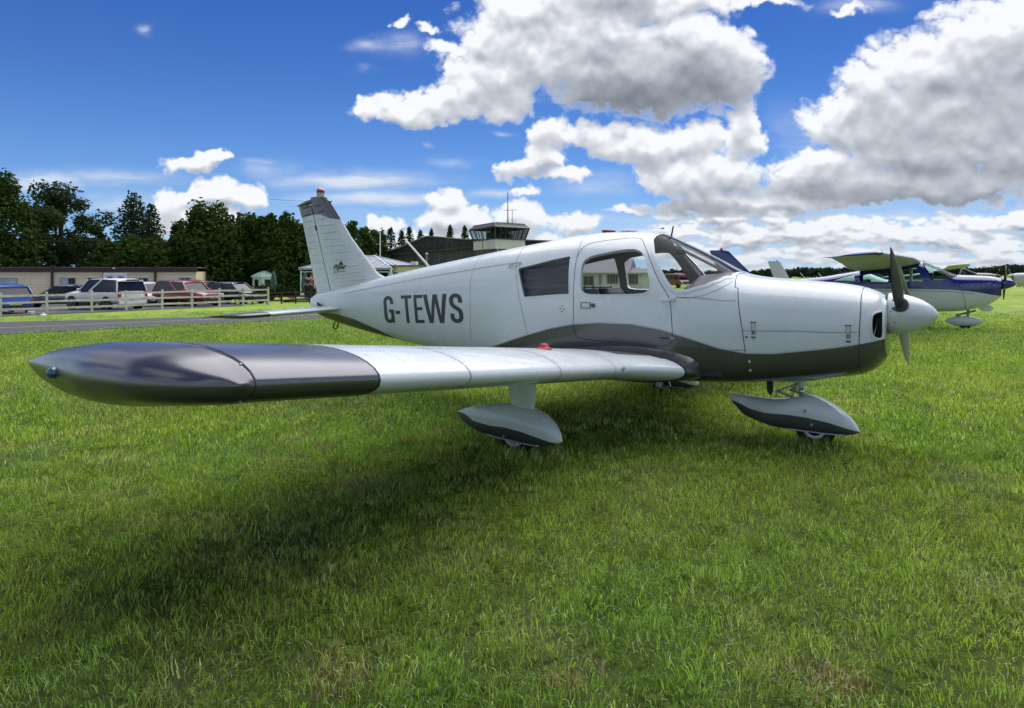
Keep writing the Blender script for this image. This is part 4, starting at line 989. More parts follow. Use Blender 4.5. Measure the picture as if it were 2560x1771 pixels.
    # tailplane
    def stab(side):
        R_ = []
        for y, le, te, hw in ((.0, -6.24, -6.97, .036), (.5, -6.24, -6.97, .036), (1.0, -6.24, -6.97, .036), (1.12, -6.24, -6.97, .036), (1.3, -6.245, -6.97, .034), (1.40, -6.27, -6.97, .030), (1.46, -6.33, -6.965, .022), (1.51, -6.46, -6.95, .012), (1.53, -6.60, -6.93, .004)):
            R_.append([(le - x * (le - te), side * y, .945 - .017 * y - .03 * x + z * hw / .06) for x, z in foil(12, .12, 0.)])
        m = MB(); m.loft(R_); m.I = [1 if abs(np.mean([m.V[i] for i in f], 0)[1]) > 1.12 else 0 for f in m.F]
        return m.build('tailplane', [WHITE, TIPG], plane, smooth=True)
    s0 = stab(-1); stab(1)
    MB().box((-7.06, -1.0, .90), (-6.965, 1.0, .905)).build('anti_servo_tab', WHITE, plane)
    m = MB(); m.prism([(-6.66, .965), (-6.58, .965), (-6.67, 1.015)], -.115, -.10); m.build('tailplane_gap_seal', RUB, plane)
    # aerials
    MB().tube([(-4.90, 0, 1.435), (-4.955, 0, 1.49), (-5.28, 0, 1.775)], [.018, .013, .010], 8).build('whip_aerial', mat('white_plastic', (.6, .6, .58), .4), plane, smooth=True)
    MB().tube([(-2.055, 0, 1.70), (-2.05, 0, 1.725), (-2.035, 0, 1.80), (-2.03, 0, 1.815)], [.012, .008, .007, .004], 8).build('roof_aerial', RUB, plane, smooth=True)
    MB().prism([(-2.73, 1.762), (-2.62, 1.760), (-2.60, 1.79), (-2.71, 1.80), (-2.745, 1.80)], -.012, .012).build('red_gps_blade', mat('dark_red_plastic', (.20, .012, .02), .4), plane, bevel=.004)
    MB().lathe([(.085, 0), (.075, .014), (.045, .024), (.01, .028)], (-2.46, -.02, 1.768), 'Z', 18, sc=(1, .6)).build('roof_ventilator', mat('pale_grey'), plane, smooth=True)
    for sy in (-1, 1): MB().tube([(-6.86, 0, 2.30), (-6.92, sy * .02, 2.305), (-7.30, sy * .34, 2.33)], .002, 5).build('vor_aerial_rod', RUB, plane)
    MB().box((-6.60, -.012, 2.28), (-6.53, .012, 2.292)).build('vor_aerial_clip', RUB, plane)
tail()

# registration letters, painted flat on the skin ----------------------
INK = mat('charcoal_lettering', (.035, .037, .04), .35)
def stroke_letter(ch):
    """polygons of a tall narrow sans capital in a unit box"""
    w = .25
    if ch == 'T': return [[(0, 1), (1, 1), (1, .885), (.64, .885), (.64, 0), (.36, 0), (.36, .885), (0, .885)]]
    if ch == 'E': return [[(0, 0), (0, 1), (1, 1), (1, .885), (.32, .885), (.32, .565), (.90, .565), (.90, .455), (.32, .455), (.32, .115), (1, .115), (1, 0)]]
    if ch == '-': return [[(0, 0), (0, 1), (1, 1), (1, 0)]]
    if ch == 'W': return [[(0, 1), (.17, 1), (.285, .25), (.41, 1), (.59, 1), (.715, .25), (.83, 1), (1, 1), (.81, 0), (.63, 0), (.50, .72), (.37, 0), (.19, 0)]]
    def ring(P, h=.135):
        """thick polyline"""
        P = np.array(P, float); A = np.array([1 / 2.35, 1.]); Q = P * A; T = np.gradient(Q, axis=0); T /= np.linalg.norm(T, axis=1, keepdims=True); N = np.c_[-T[:, 1], T[:, 0]] * h / 2
        a, b = (Q + N) / A, (Q - N) / A; return [[tuple(a[i]), tuple(a[i + 1]), tuple(b[i + 1]), tuple(b[i])] for i in range(len(P) - 1)]
    def arc(cx, cy, rx, ry, a0, a1, n=9): return [(cx + rx * math.cos(rad(a)), cy + ry * math.sin(rad(a))) for a in np.linspace(a0, a1, n)]
    if ch == 'G':
        P = [(.86, .70)] + [(.86, .76)] + arc(.51, .78, .35, .155, 0, 180, 13) + [(.16, .5), (.16, .25)] + arc(.51, .215, .35, .15, 180, 360, 13) + [(.86, .40)]
        return ring(P) + [[(.52, .50), (1.02, .50), (1.02, .39), (.52, .39)], [(.74, .39), (1.02, .39), (1.02, .0), (.86, .0), (.74, .12)]]
    if ch == 'S':
        P = [(.84, .68)] + arc(.50, .785, .34, .15, 0, 180, 12) + arc(.50, .74, .34, .2, 190, 235, 4) + arc(.50, .29, .34, .2, 50, 0, 5) + arc(.50, .215, .34, .15, 0, -180, 12) + [(.16, .32)]
        return ring(P)
def letters():
    LY = [('G', 0, .135), ('-', .158, .222), ('T', .245, .385), ('E', .412, .528), ('W', .535, .825), ('S', .850, 1.0)]
    for side in (-1, 1):
        for ch, a, b in LY:
            V = []; F = []
            for poly in stroke_letter(ch):
                # fine strips so that the paint follows the skin
                poly = [(p[0], (p[1] * .12 + .33) if ch == '-' else p[1]) for p in poly]
                bm = bmesh.new(); vs = [bm.verts.new((p[0], p[1], 0)) for p in poly]; bm.faces.new(vs)
                bmesh.ops.triangulate(bm, faces=bm.faces)
                for k in range(1, 12): bmesh.ops.bisect_plane(bm, geom=bm.verts[:] + bm.edges[:] + bm.faces[:], plane_co=(0, k / 12, 0), plane_no=(0, 1, 0))
                base = len(V); bm.verts.index_update()
                for v in bm.verts:
                    s = a + (b - a) * v.co.x; q = v.co.y
                    if side > 0: s = 1 - s
                    xl = -5.362 + .0; xr = -4.090; z_l = .813 + (1.118 - .813) * q; z_r = .878 + (1.180 - .878) * q
                    lean = -.045 * (q - 0) if side < 0 else .045 * q
                    x = xl + (xr - xl) * s + .01 + lean; z = z_l + (z_r - z_l) * s
                    V.append(tuple(fx(x, z, side, .0016)))
                for f in bm.faces: F.append([base + v.index for v in f.verts])
                bm.free()
            mkobj('registration_letter', V, F, INK, parent=plane)
letters()
def text_mesh(body, size, name, material, fn, parent, shear=0., width=None, align='CENTER', bold=0.):
    """letters from the built-in font, laid on a surface by fn(u, v) -> point"""
    c = bpy.data.curves.new('t', 'FONT'); c.body = body; c.offset = bold; c.size = size; c.shear = shear; c.align_x = align; c.resolution_u = 3
    o = bpy.data.objects.new('t', c); COL.objects.link(o); dg = bpy.context.evaluated_depsgraph_get(); dg.update()
    me = o.evaluated_get(dg).to_mesh(); V = [v.co.copy() for v in me.vertices]; F = [list(p.vertices) for p in me.polygons]
    o.to_mesh_clear() if False else None
    wd = max(v.x for v in V) - min(v.x for v in V); k = (width / wd) if width else 1.
    Vn = [fn(v.x * k, v.y) for v in V]; bpy.data.objects.remove(o); bpy.data.curves.remove(c)
    return mkobj(name, Vn, F, material, parent=parent)
def fin_logo():
    for side in (-1, 1):
        y = side * .0455; s = 1 if side < 0 else -1
        text_mesh('Piper', .088, 'maker_lettering', INK, lambda u, v: (-6.340 + u * s, y, 1.430 + v + u * .05), plane, shear=.35, width=.235, bold=.0022)
        MB().prism([(-6.355, 1.478), (-6.268, 1.486), (-6.310, 1.534)], y, y + side * .0012).build('maker_emblem', mat('emblem_dark_red', (.10, .02, .025), .5), plane)
        MB().prism([(-6.455, 1.396), (-6.235, 1.408), (-6.235, 1.396), (-6.455, 1.384)], y, y + side * .0010).build('maker_underline', mat('line_grey', (.25, .27, .28), .5), plane)
fin_logo()

# spinner and propeller -------------------------------------------------
def propeller():
    c = Vector((0, 0, 1.083)); prof = [(.155, -.322), (.156, -.30), (.152, -.25), (.143, -.20), (.128, -.15), (.107, -.10), (.082, -.06), (.056, -.03), (.034, -.012), (.016, -.003), (.002, 0)]
    MB().lathe(prof, c, 'X', 40).build('spinner', WHITE, plane, smooth=True)
    MB().lathe([(.150, -.338), (.158, -.334), (.158, -.326), (.150, -.322)], c, 'X', 36).build('spinner_backplate', DARK, plane, smooth=True)
    BL = mat('blade_paint', (.060, .056, .062), .5, .0, spec=.25, var=.1, vscale=12); BL2 = mat('blade_face_paint', (.36, .36, .34), .4, .1, var=.1, vscale=12)
    WHT = mat('blade_tip_paint', (.55, .55, .52), .4)
    for sgn, ang, fc in ((1, 30, 0), (-1, 30, 1)):
        R_ = []; d = Vector((0, -math.cos(rad(30)) * sgn, math.sin(rad(30)) * sgn)); ax = Vector((1, 0, 0)); tv = d.cross(ax)
        for r, ch, th, tw in ((.07, .075, .05, 42), (.14, .085, .040, 40), (.22, .105, .030, 36), (.32, .128, .024, 31), (.45, .138, .018, 26), (.58, .134, .014, 22), (.70, .122, .011, 19), (.80, .090, .009, 17), (.88, .062, .007, 15), (.93, .034, .005, 14), (.96, .008, .003, 14)):
            ct, st = math.cos(rad(tw)), math.sin(rad(tw)); ring = []
            for k in range(16):
                a = 2 * math.pi * k / 16; u, v = ch * math.cos(a), th * math.sin(a) * (1.2 if math.sin(a) > 0 else .35)
                ring.append(c + Vector((-.240, 0, 0)) + d * r + (tv * sgn * (u * ct) + ax * (u * st)) * .42 + ax * v * ct * .6)
            R_.append(ring)
        m = MB(); m.loft(R_); m.I = [1 if (Vector(np.mean([m.V[i] for i in f], 0)) - c).dot(d) > .90 else 0 for f in m.F]
        b = m.build('propeller_blade', [BL if sgn > 0 else BL2, WHT if sgn < 0 else BL], plane, smooth=True)
        MB().lathe([(.046, -.008), (.046, 0)], c + Vector((-.235, 0, 0)) + d * .128, 'X', 14).build('blade_root_cutout', DARK, b) if False else None
        m = MB(); R2 = []
        for h in (.10, .152): R2.append([c + Vector((-.242 + .062 * math.cos(a), 0, 0)) + d * h + tv * .058 * math.sin(a) for a in np.linspace(0, 2 * np.pi, 18, endpoint=False)])
        m.loft(R2); m.build('blade_root_opening', DARK, b)
propeller()

# undercarriage ----------------------------------------------------------
def spat(cx_y, top, bot, hw, name, loc_y, paintline, par=plane, strip=None, sides=(-1,)):
    """teardrop wheel fairing: top and bottom outlines (x, z), half width along x, colour line"""
    T_ = np.array(sorted(top)); B_ = np.array(sorted(bot)); x0, x1 = max(T_[0, 0], B_[0, 0]), min(T_[-1, 0], B_[-1, 0]); R_ = []; pl = np.array(paintline); xs = x0 + (x1 - x0) * (1 - np.cos(np.linspace(0, np.pi, 40))) / 2
    for x in xs:
        zt, zb = np.interp(x, T_[:, 0], T_[:, 1]), np.interp(x, B_[:, 0], B_[:, 1]); zt = max(zt, zb + .004); w = np.interp(x, [h[0] for h in hw], [h[1] for h in hw]); zc, hh = (zt + zb) / 2, (zt - zb) / 2
        zp = np.interp(x, pl[:, 0], pl[:, 1]); ex, ey = (.70, .62)
        def pt(a, g=1): return (x, loc_y + g * w * abs(math.cos(a)) ** ex, zc + hh * np.sign(math.sin(a)) * abs(math.sin(a)) ** (.88 if a > 0 else ey))
        q = np.clip((zp - zc) / hh, -.97, .97); ap = math.asin(abs(q) ** (1 / (.88 if q > 0 else ey))) * np.sign(q)
        half = list(np.linspace(math.pi / 2, ap, 12)) + list(np.linspace(ap, -math.pi / 2, 12))[1:]
        R_.append([pt(a) for a in half] + [pt(a, -1) for a in half[::-1][1:-1]])
    P_ = []
    if strip:
        for x in np.linspace(strip[0], strip[1], 12):
            zt, zb = np.interp(x, T_[:, 0], T_[:, 1]), np.interp(x, B_[:, 0], B_[:, 1]); w = np.interp(x, [h[0] for h in hw], [h[1] for h in hw]); zc, hh = (zt + zb) / 2, (zt - zb) / 2; zz = zb + .012
            sn = min(1, ((zc - zz) / hh)) ** (1 / .62); P_.append((x, w * (1 - sn * sn) ** .35 + .003, zz))
    m = MB(); m.loft(R_); k = len(R_[0]); m.I = []
    for i in range(len(R_) - 1):
        for j in range(k): m.I.append(1 if 11 <= j < k - 11 else 0)
    m.I += [0, 0]
    o_ = m.build(name, [mat('spat_white', (.62, .67, .66), .28, coat=.4, var=.04, vscale=6, dirt=(.36, .38, .33, .35)), mat('spat_gunmetal', (.075, .08, .082), .32, .3, coat=.3, var=.12, vscale=6, dirt=(.10, .10, .075, .7))], par, smooth=True)
    for g in (sides if strip else ()): MB().tube([(p[0], loc_y + g * p[1], p[2]) for p in P_], .007, 6).build('fairing_edge_strip', mat('strip_metal', (.42, .43, .43), .35, .3), o_, smooth=True)
    return o_
def wheel(x, y, z, R, w, par):
    m = MB(); m.lathe([(R * .55, -w / 2), (R * .8, -w / 2), (R * .95, -w * .38), (R, -w * .15), (R, w * .15), (R * .95, w * .38), (R * .8, w / 2), (R * .55, w / 2)], (x, y, z), 'Y', 28)
    t = m.build('wheel', RUB, par, smooth=True)
    for s in (-1, 1):
        mm = MB(); mm.lathe([(R * .56, 0), (R * .56, s * .006), (R * .40, s * .010), (R * .36, -s * .010), (R * .15, -s * .006), (R * .14, s * .014), (.004, s * .016)], (x, y + s * -w / 2, z), 'Y', 24); mm.build('hub', mat('white_hub', (.50, .51, .50), .4, dirt=(.2, .19, .15, .5), var=.1), t, smooth=True)
    return t
def gear():
    top = [(-1.540,.352),(-1.414,.353),(-1.267,.346),(-1.161,.345),(-1.073,.357),(-1.006,.380),(-.93,.402),(-.865,.408),(-.806,.391),(-.709,.348),(-.614,.28),(-.558,.225),(-.526,.167),(-.520,.148)]
    bot = [(-1.540,.345),(-1.49,.272),(-1.403,.185),(-1.267,.140),(-1.161,.118),(-1.057,.112),(-.9,.110),(-.75,.110),(-.624,.112),(-.56,.128),(-.520,.146)]
    pl = [(-1.55, .31), (-1.452,.293),(-1.344,.253),(-1.211,.235),(-1.032,.245),(-.883,.241),(-.738,.22),(-.621,.188),(-.529,.157)]
    hw = [(-1.54,.012),(-1.45,.045),(-1.3,.075),(-1.1,.105),(-.9,.122),(-.75,.118),(-.62,.088),(-.55,.05),(-.52,.008)]
    ns = spat(0, top, bot, hw, 'nose_wheel_fairing', 0., pl, strip=(-1.05, -.62)); wheel(-.84, 0, .150, .154, .13, plane)
    for x, z in ((-.898, .292), (-.849, .188)): MB().lathe([(.013, -.004), (.013, .004), (.008, .007)], (x, -.118, z), 'Y', 10).build('fairing_screw', STEEL, ns)
    m = MB(); m.tube([(-.955, 0, .55), (-.952, 0, .47)], .036, 14); m.tube([(-.952, 0, .47), (-.945, 0, .38)], .022, 12); ol = m.build('nose_oleo', mat('white_enamel', (.50, .51, .50), .35, var=.1, dirt=(.2, .19, .17, .6)), plane, smooth='auto')
    MB().tube([(-.948, 0, .455), (-.946, 0, .395)], .0225, 12).build('oleo_piston', CHROME, ol, smooth=True)
    m = MB(); m.beam((-.985, -.02, .485), (-1.135, -.01, .415), .05, .014); m.beam((-1.135, -.01, .412), (-.99, -.02, .372), .05, .014); m.tube([(-1.135, -.045, .413), (-1.135, .035, .413)], .011, 8); m.build('torque_link', STEEL, ol)
    m = MB(); m.tube([(-1.03, -.05, .44), (-.93, -.06, .415), (-.90, -.03, .38)], .009, 6); m.box((-1.02, -.035, .43), (-.985, .035, .465)); m.tube([(-.99, -.055, .52), (-1.0, -.055, .40), (-1.06, -.05, .375)], .006, 6); m.build('steering_linkage', STEEL, ol)
    MB().box((-.93, -.02, .36), (-.87, .02, .405)).build('fork_crown', STEEL, ol, bevel=.006)
    # exhaust stub and cowl drain
    m = MB(); m.prism([(-1.215, .52), (-1.165, .52), (-1.168, .40), (-1.187, .372), (-1.212, .42)], -.03, .0); m.build('exhaust_stub', mat('sooty_steel', (.04, .038, .035), .6, .4), plane)
    MB().prism([(-1.05, .0), (-.62, -.03), (-.60, .03), (-1.05, .03)], -.0, .0) if False else None
    m = MB(); R_ = []
    for x, zt, zb, w in ((-1.20, .50, .487, .02), (-1.05, .52, .496, .09), (-.85, .55, .523, .10), (-.66, .588, .575, .05)): R_.append([(x, w * math.cos(a), (zt + zb) / 2 + (zt - zb) / 2 * math.sin(a)) for a in np.linspace(0, 2 * np.pi, 12, endpoint=False)])
    m.loft(R_); m.build('nose_gear_fairing_lip', mat('spat_white'), plane, smooth=True)
    # mains
    top = [(-3.290,.262),(-3.20,.300),(-3.10,.330),(-2.928,.361),(-2.80,.378),(-2.70,.380),(-2.56,.362),(-2.444,.316),(-2.38,.265),(-2.335,.205),(-2.312,.150)]
    bot = [(-3.290,.250),(-3.216,.182),(-3.057,.130),(-2.95,.116),(-2.80,.106),(-2.60,.094),(-2.50,.090),(-2.40,.104),(-2.33,.130),(-2.312,.145)]
    pl = [(-3.3,.262),(-3.183,.262),(-3.072,.222),(-2.893,.212),(-2.76,.220),(-2.60,.205),(-2.45,.168),(-2.31,.125)]
    hw = [(-3.29,.008),(-3.2,.045),(-3.05,.085),(-2.85,.118),(-2.65,.125),(-2.5,.108),(-2.4,.078),(-2.34,.045),(-2.312,.008)]
    for sd_ in (-1, 1):
        y = sd_ * 1.535; sp_ = spat(0, top, bot, hw, 'main_wheel_fairing', y, pl, strip=(-2.95, -2.47), sides=(-1, 1)); wheel(-2.70, y, .148, .154, .13, plane)
        MB().lathe([(.010, -.004), (.010, .004)], (-2.75, y - .126, .150), 'Y', 8).build('fairing_screw', STEEL, sp_)
        zt = .70
        R_ = [[(cx + hx * math.cos(a), y + hy * math.sin(a), z) for a in np.linspace(0, 2 * np.pi, 16, endpoint=False)] for z, cx, hx, hy in ((zt, -2.665, .128, .05), (.58, -2.662, .125, .048), (.44, -2.662, .122, .045), (.40, -2.657, .110, .042), (.34, -2.655, .100, .04))]
        m = MB(); m.loft(R_); m.build('leg_fairing', mat('spat_white'), plane, smooth='auto')
        MB().box((-2.56, y - .053, .575), (-2.54, y - .03, .60)).build('leg_fairing_catch', DARK, plane)
        if sd_ > 0:      # brake and torque link show on the inboard side of the far leg
            m = MB(); m.tube([(-2.90, y - .13, .17), (-2.80, y - .16, .16), (-2.72, y - .15, .18)], .018, 8); m.box((-2.74, y - .19, .12), (-2.66, y - .13, .22)); m.tube([(-2.70, y - .16, .10), (-2.68, y - .15, .26)], .012, 6); m.build('brake_unit', CHROME, plane)
            MB().tube([(-2.62, y - .14, .21), (-2.58, y - .15, .12), (-2.5, y - .14, .09)], .006, 6).build('brake_hose', CHROME, plane)
gear()

# small fittings on the side -----------------------------------------------
def fittings():
    PG = mat('fitting_grey', (.45, .47, .48), .35, .3)
    # door handle recess with latch, hinges, steps
    m = MB()
    for x0, x1, z0, z1 in ((-2.670, -2.575, 1.078, 1.128),):
        P = [fx(x, z, -1, .002) for x, z in ((x0, z0), (x1, z0), (x1, z1), (x0, z1))]
        for a, b in zip(P, P[1:] + P[:1]): m.beam(a, b, .006, .004)
    m.build('door_handle_recess', DARK, plane)
    MB().lathe([(.020, -.002), (.020, .006), (.006, .008)], fx(-2.548, 1.104), 'Y', 14).build('door_lock', mat('lock_metal', (.10, .10, .10), .4, .6), plane)
    p = fx(-2.62, 1.104, -1, .004); MB().box((p.x - .040, p.y - .004, p.z - .017), (p.x + .035, p.y + .002, p.z + .017)).build('door_handle', WHITE, plane, bevel=.004)
    m = MB(); a, b = fx(-3.53, 1.455, -1, .012), fx(-3.405, 1.483, -1, .016); m.beam(a, b, .014, .012); m.beam(fx(-3.53, 1.455), a, .014, .012); m.beam(fx(-3.405, 1.483), b, .03, .02); m.build('grab_handle', PG, plane, bevel=.003)
    m = MB(); m.beam(fx(-1.93, 1.166, -1, .012), fx(-1.855, 1.166, -1, .012), .02, .022); m.build('door_hinge', WHITE, plane, bevel=.004); MB().beam(fx(-1.85, 1.166, -1, .012), fx(-1.815, 1.166, -1, .010), .02, .022).build('door_hinge', PG, plane, bevel=.003)
    m = MB(); m.beam(fx(-1.935, .853, -1, .008), fx(-1.86, .853, -1, .010), .012, .010); m.build('door_hinge', DARK, plane); MB().beam(fx(-1.85, .856, -1, .012), fx(-1.81, .856, -1, .010), .02, .022).build('door_hinge', STEEL, plane, bevel=.003)
    for x, z in ((-2.885, 1.068), (-2.862, 1.088), (-2.846, 1.062), (-2.868, 1.040)): MB().lathe([(.006, -.002), (.006, .003)], fx(x, z), 'Y', 8).build('skin_screw', DARK, plane)
    for x in (-1.204, -.545):      # cowling latches
        P = [fx(x + dx, z, -1, .0025) for dx, z in ((-.012, 1.005), (-.012, .945), (.012, .945), (.012, 1.005))]
        m = MB(); m.beam(P[0], P[1], .003, .003); m.beam(P[2], P[3], .003, .003); m.beam(fx(x - .004, .945, -1, .006), fx(x - .008, .915, -1, .010), .007, .008); m.beam(fx(x + .008, .945, -1, .006), fx(x + .010, .915, -1, .010), .007, .008); la = m.build('cowling_latch', SEAM, plane)
        MB().beam(fx(x - .022, 1.008, -1, .006), fx(x + .022, 1.008, -1, .006), .008, .006).build('latch_bar', DARK, la)
        MB().beam(fx(x - .013, .892, -1, .006), fx(x + .013, .892, -1, .006), .012, .010).build('latch_catch', DARK, la)
    MB().lathe([(.008, -.002), (.008, .003)], fx(-1.255, .893), 'Y', 10).build('skin_screw', DARK, plane)
    for z in (.70, .63): MB().lathe([(.012, -.004), (.011, .006)], fx(-1.235, z), 'Y', 10).build('cowling_stud', PG, plane)
    # rows of spinner screws
    c = Vector((0, 0, 1.083))
    for a in range(0, 360, 30):
        for xx, r in ((-.295, .1555), (-.268, .1545)): 
            if a % 60 == (0 if xx == -.295 else 30): MB().lathe([(.005, -.002), (.005, .002)], c + Vector((xx, -r * math.cos(rad(a + 8)), r * math.sin(rad(a + 8)))), 'Y', 6).build('spinner_screw', DARK, plane)
fittings()

def rivets():
    m = MB(); f = [(0, 1, 2), (2, 1, 3)]
    def dot_(p, r=.0022): m.add([(p[0] - r, p[1], p[2] - r * .3), (p[0] + r, p[1], p[2] - r * .3), (p[0], p[1] - r, p[2] + r), (p[0], p[1] + r, p[2] + r)], [(0, 1, 2), (0, 3, 1), (0, 2, 3), (1, 3, 2)])
    for y in (1.28, 2.07, 2.15, 2.6, 3.03, 3.11, 3.5):
        for side in (-1, 1):
            for xx in np.linspace(.02, .74, 46): p = np.array(wpt(y, (xx, np.interp(xx, FO[:22][::-1, 0], FO[:22][::-1, 1])), side)); dot_(p + np.array([0, 0, .0012]))
    for xx in (.20, .40, .66):
        for y in np.linspace(1., 4.3, 110):
            for side in (-1, 1): p = np.array(wpt(y, (xx, np.interp(xx, FO[:22][::-1, 0], FO[:22][::-1, 1])), side)); dot_(p + np.array([0, 0, .0012]))
    for pts in ([(-6.17, 1.118), (-5.304, 1.248), (-4.445, 1.361), (-3.46, 1.476)], [(-3.98, 1.30), (-3.965, 1.008), (-3.96, .72)], [(-3.40, 1.2), (-3.325, .972), (-3.27, .80)], [(-1.37, 1.25), (-1.31, .958), (-1.28, .70)], [(-5.6, .99), (-4.2, .78)], [(-1.79, .76), (-1.27, .77)]):
        L = PA.xz(pts, step=.03)
        for side in (-1, 1):
            P = PA.off(L[:, 0], L[:, 1], .0008, side)
            for p in P: dot_(p, .0025)
    o = m.build('rivets', SEAM, plane, recalc=False); o['kind'] = 'stuff'
rivets()

# ------------------------------------------------------------------ buildings and things beyond the taxiway
def los(b): 
    v = (AHEAD + RIGHT * ((b - 1153.5) / 1547.8)); return Vector((v[0], v[1], 0)).normalized()
class Frame:
    """local frame of a facade: u to the right as seen from the field, w away from it"""
    def __init__(s, P, Q): s.o = Vector((P.x, P.y, 0)); d = Vector((Q.x - P.x, Q.y - P.y, 0)); s.L = d.length; s.u = d.normalized(); s.w = Vector((-s.u.y, s.u.x, 0)); s.w = s.w if s.w.dot(Vector(tuple(AHEAD))) > 0 else -s.w
    def at(s, b):
        """u of the facade point seen at image column b"""
        d = AHEAD + RIGHT * ((b - 1153.5) / 1547.8); A = np.array([[s.u.x, -d[0]], [s.u.y, -d[1]]]); r = np.linalg.solve(A, np.array([STN[0] - s.o.x, STN[1] - s.o.y])); return r[0]
    def dep(s, u): p = s.o + s.u * u; return float(np.dot(np.array(p) - STN * np.array([1, 1, 0]), AHEAD))
    def z(s, v, u): return hz(v, s.dep(u))
    def M(s, base): return Matrix.Translation(s.o - base) @ Matrix(((s.u.x, s.w.x, 0, 0), (s.u.y, s.w.y, 0, 0), (0, 0, 1, 0), (0, 0, 0, 1)))
def fbox(m, F, base, u0, u1, w0, w1, z0, z1, mi=0): m.box((u0, w0, z0), (u1, w1, z1), mi, F.M(base)); return m

def windowed(F, base, par, u0, u1, z0, z1, frame, glass, mull=1, fr=.07, w=-.03, curtain=None):
    m = MB()
    for a, b_, c, d in ((u0, u1, z0, z0 + fr), (u0, u1, z1 - fr, z1), (u0, u0 + fr, z0 + fr, z1 - fr), (u1 - fr, u1, z0 + fr, z1 - fr)): fbox(m, F, base, a, b_, w - .04, w + .05, c, d)
    for k in range(1, mull + 1):
        uc = u0 + (u1 - u0) * k / (mull + 1); fbox(m, F, base, uc - fr * .4, uc + fr * .4, w - .035, w + .05, z0 + fr, z1 - fr)
    f = m.build('window', frame, par)
    for k in range(mull + 1):
        a = u0 + fr + (u1 - u0 - 2 * fr) * k / (mull + 1) + .02; b_ = u0 + fr + (u1 - u0 - 2 * fr) * (k + 1) / (mull + 1) - .02
        fbox(MB(), F, base, a, b_, w, w + .015, z0 + fr, z1 - fr).build('pane', curtain if (curtain and k == 0) else glass, f)
    return f
WG = mat('window_glass_dark', (.02, .026, .028), .3, spec=.3); WG2 = mat('window_blind_pale', (.42, .50, .52), .4, var=.15, vscale=1.5)
UPVC = mat('white_upvc', (.80, .81, .82), .4); CREAM = mat('cream_board', (.86, .72, .48), .75, var=.06, vscale=2., dirt=(.72, .60, .40, .5)); BROWN = mat('brown_fascia', (.050, .026, .024), .6, var=.15, vscale=1.)

def portacabin():
    P, Q = site(-330, 49.5, 0), site(442, 56, 0); F = Frame(P, Q); base = Vector((*(F.o + F.u * F.L / 2)[:2], -1.05))
    t = empty('site_cabin', base, 'long low cream boarded cabin with brown fascia under the trees', 'building')
    zb, zt = -1.25, 1.36; g = lambda b: F.at(b)
    opens = [(g(-20), g(39.5), 0), (g(135), g(171.7), 0), (g(196), g(229.5), 0), (g(233.6), g(287.4), 1), (g(305.2), g(334.7), 0), (g(403), g(429.5), 0)]
    fbox(MB(), F, base, 0, F.L, .10, 7., zb, zt).build('wall_core', CREAM, t)
    nb = 11; bh = (zt - zb) / nb; us = [0, g(118.3), g(233), g(350.3), F.L]
    for i in range(4):
        for k in range(nb):
            m = MB(); u0, u1 = us[i] + .01, us[i + 1] - .01
            mm = F.M(base); z0 = zb + k * bh; V = [mm @ Vector(p) for p in ((u0, .0, z0), (u1, .0, z0), (u1, .035, z0 + bh - .012), (u0, .035, z0 + bh - .012), (u0, .1, z0), (u1, .1, z0), (u1, .1, z0 + bh - .012), (u0, .1, z0 + bh - .012))]
            m.add(V, [(0, 1, 2, 3), (3, 2, 6, 7), (0, 4, 5, 1), (0, 3, 7, 4), (1, 5, 6, 2)]); m.build('board', CREAM, t)
    m = fbox(MB(), F, base, -.1, F.L + .12, -.10, .02, zt - .02, zt + .30); m.build('fascia', BROWN, t)
    fbox(MB(), F, base, -.1, F.L + .15, -.12, 7.1, zt + .30, zt + .36).build('roof', mat('felt_roof', (.16, .15, .14), .9, var=.2, vscale=.7), t)
    for b in (118.3, 350.3):
        u = g(b); m = fbox(MB(), F, base, u - .075, u + .075, -.16, -.02, zb, zt + .50); fbox(m, F, base, u - .09, u + .22, -.17, -.04, zt + .42, zt + .52); m.build('downpipe', BROWN, t)
    fbox(MB(), F, base, g(233) - .04, g(233) + .03, -.05, -.001, zb, zt).build('joint_cover', BROWN, t)
    for i, (a, b_, d) in enumerate(opens):
        if d: continue
        zc0, zc1 = F.z(645.5 if i == 0 else 642 if i < 3 else 640.5, a), F.z(625.5, a)
        windowed(F, base, t, a, b_, zc0, zc1, mat('window_frame_pale', (.40, .41, .40), .5), WG2 if i == 0 else WG, 1, .06, -.02, curtain=WG2 if i == 1 else None)
    a, b_ = opens[3][:2]; z1 = F.z(615.2, a); m = MB()
    for k in range(3): 
        u = a + (b_ - a - .18) * k / 2; fbox(m, F, base, u, u + .18, -.14, -.01, zb, z1 - .18)
    fbox(m, F, base, a, b_, -.14, -.01, z1 - .18, z1); dr = m.build('door_frame', UPVC, t)
    for k in range(2):
        u0 = a + .18 + (b_ - a - .18) / 2 * k; u1 = u0 + (b_ - a - .54) / 2
        d_ = fbox(MB(), F, base, u0, u1, -.10, -.02, zb + .05, z1 - .18).build('door', UPVC, t)
        fbox(MB(), F, base, u0 + .10, u1 - .10, -.115, -.10, z1 - .72, z1 - .30).build('door_pane', WG, d_)
    u = g(290); fbox(MB(), F, base, u - 1.1, u - .95, -.22, -.12, zt + .22, zt + .30).build('flood_lamp', UPVC, t, bevel=.01)
portacabin()

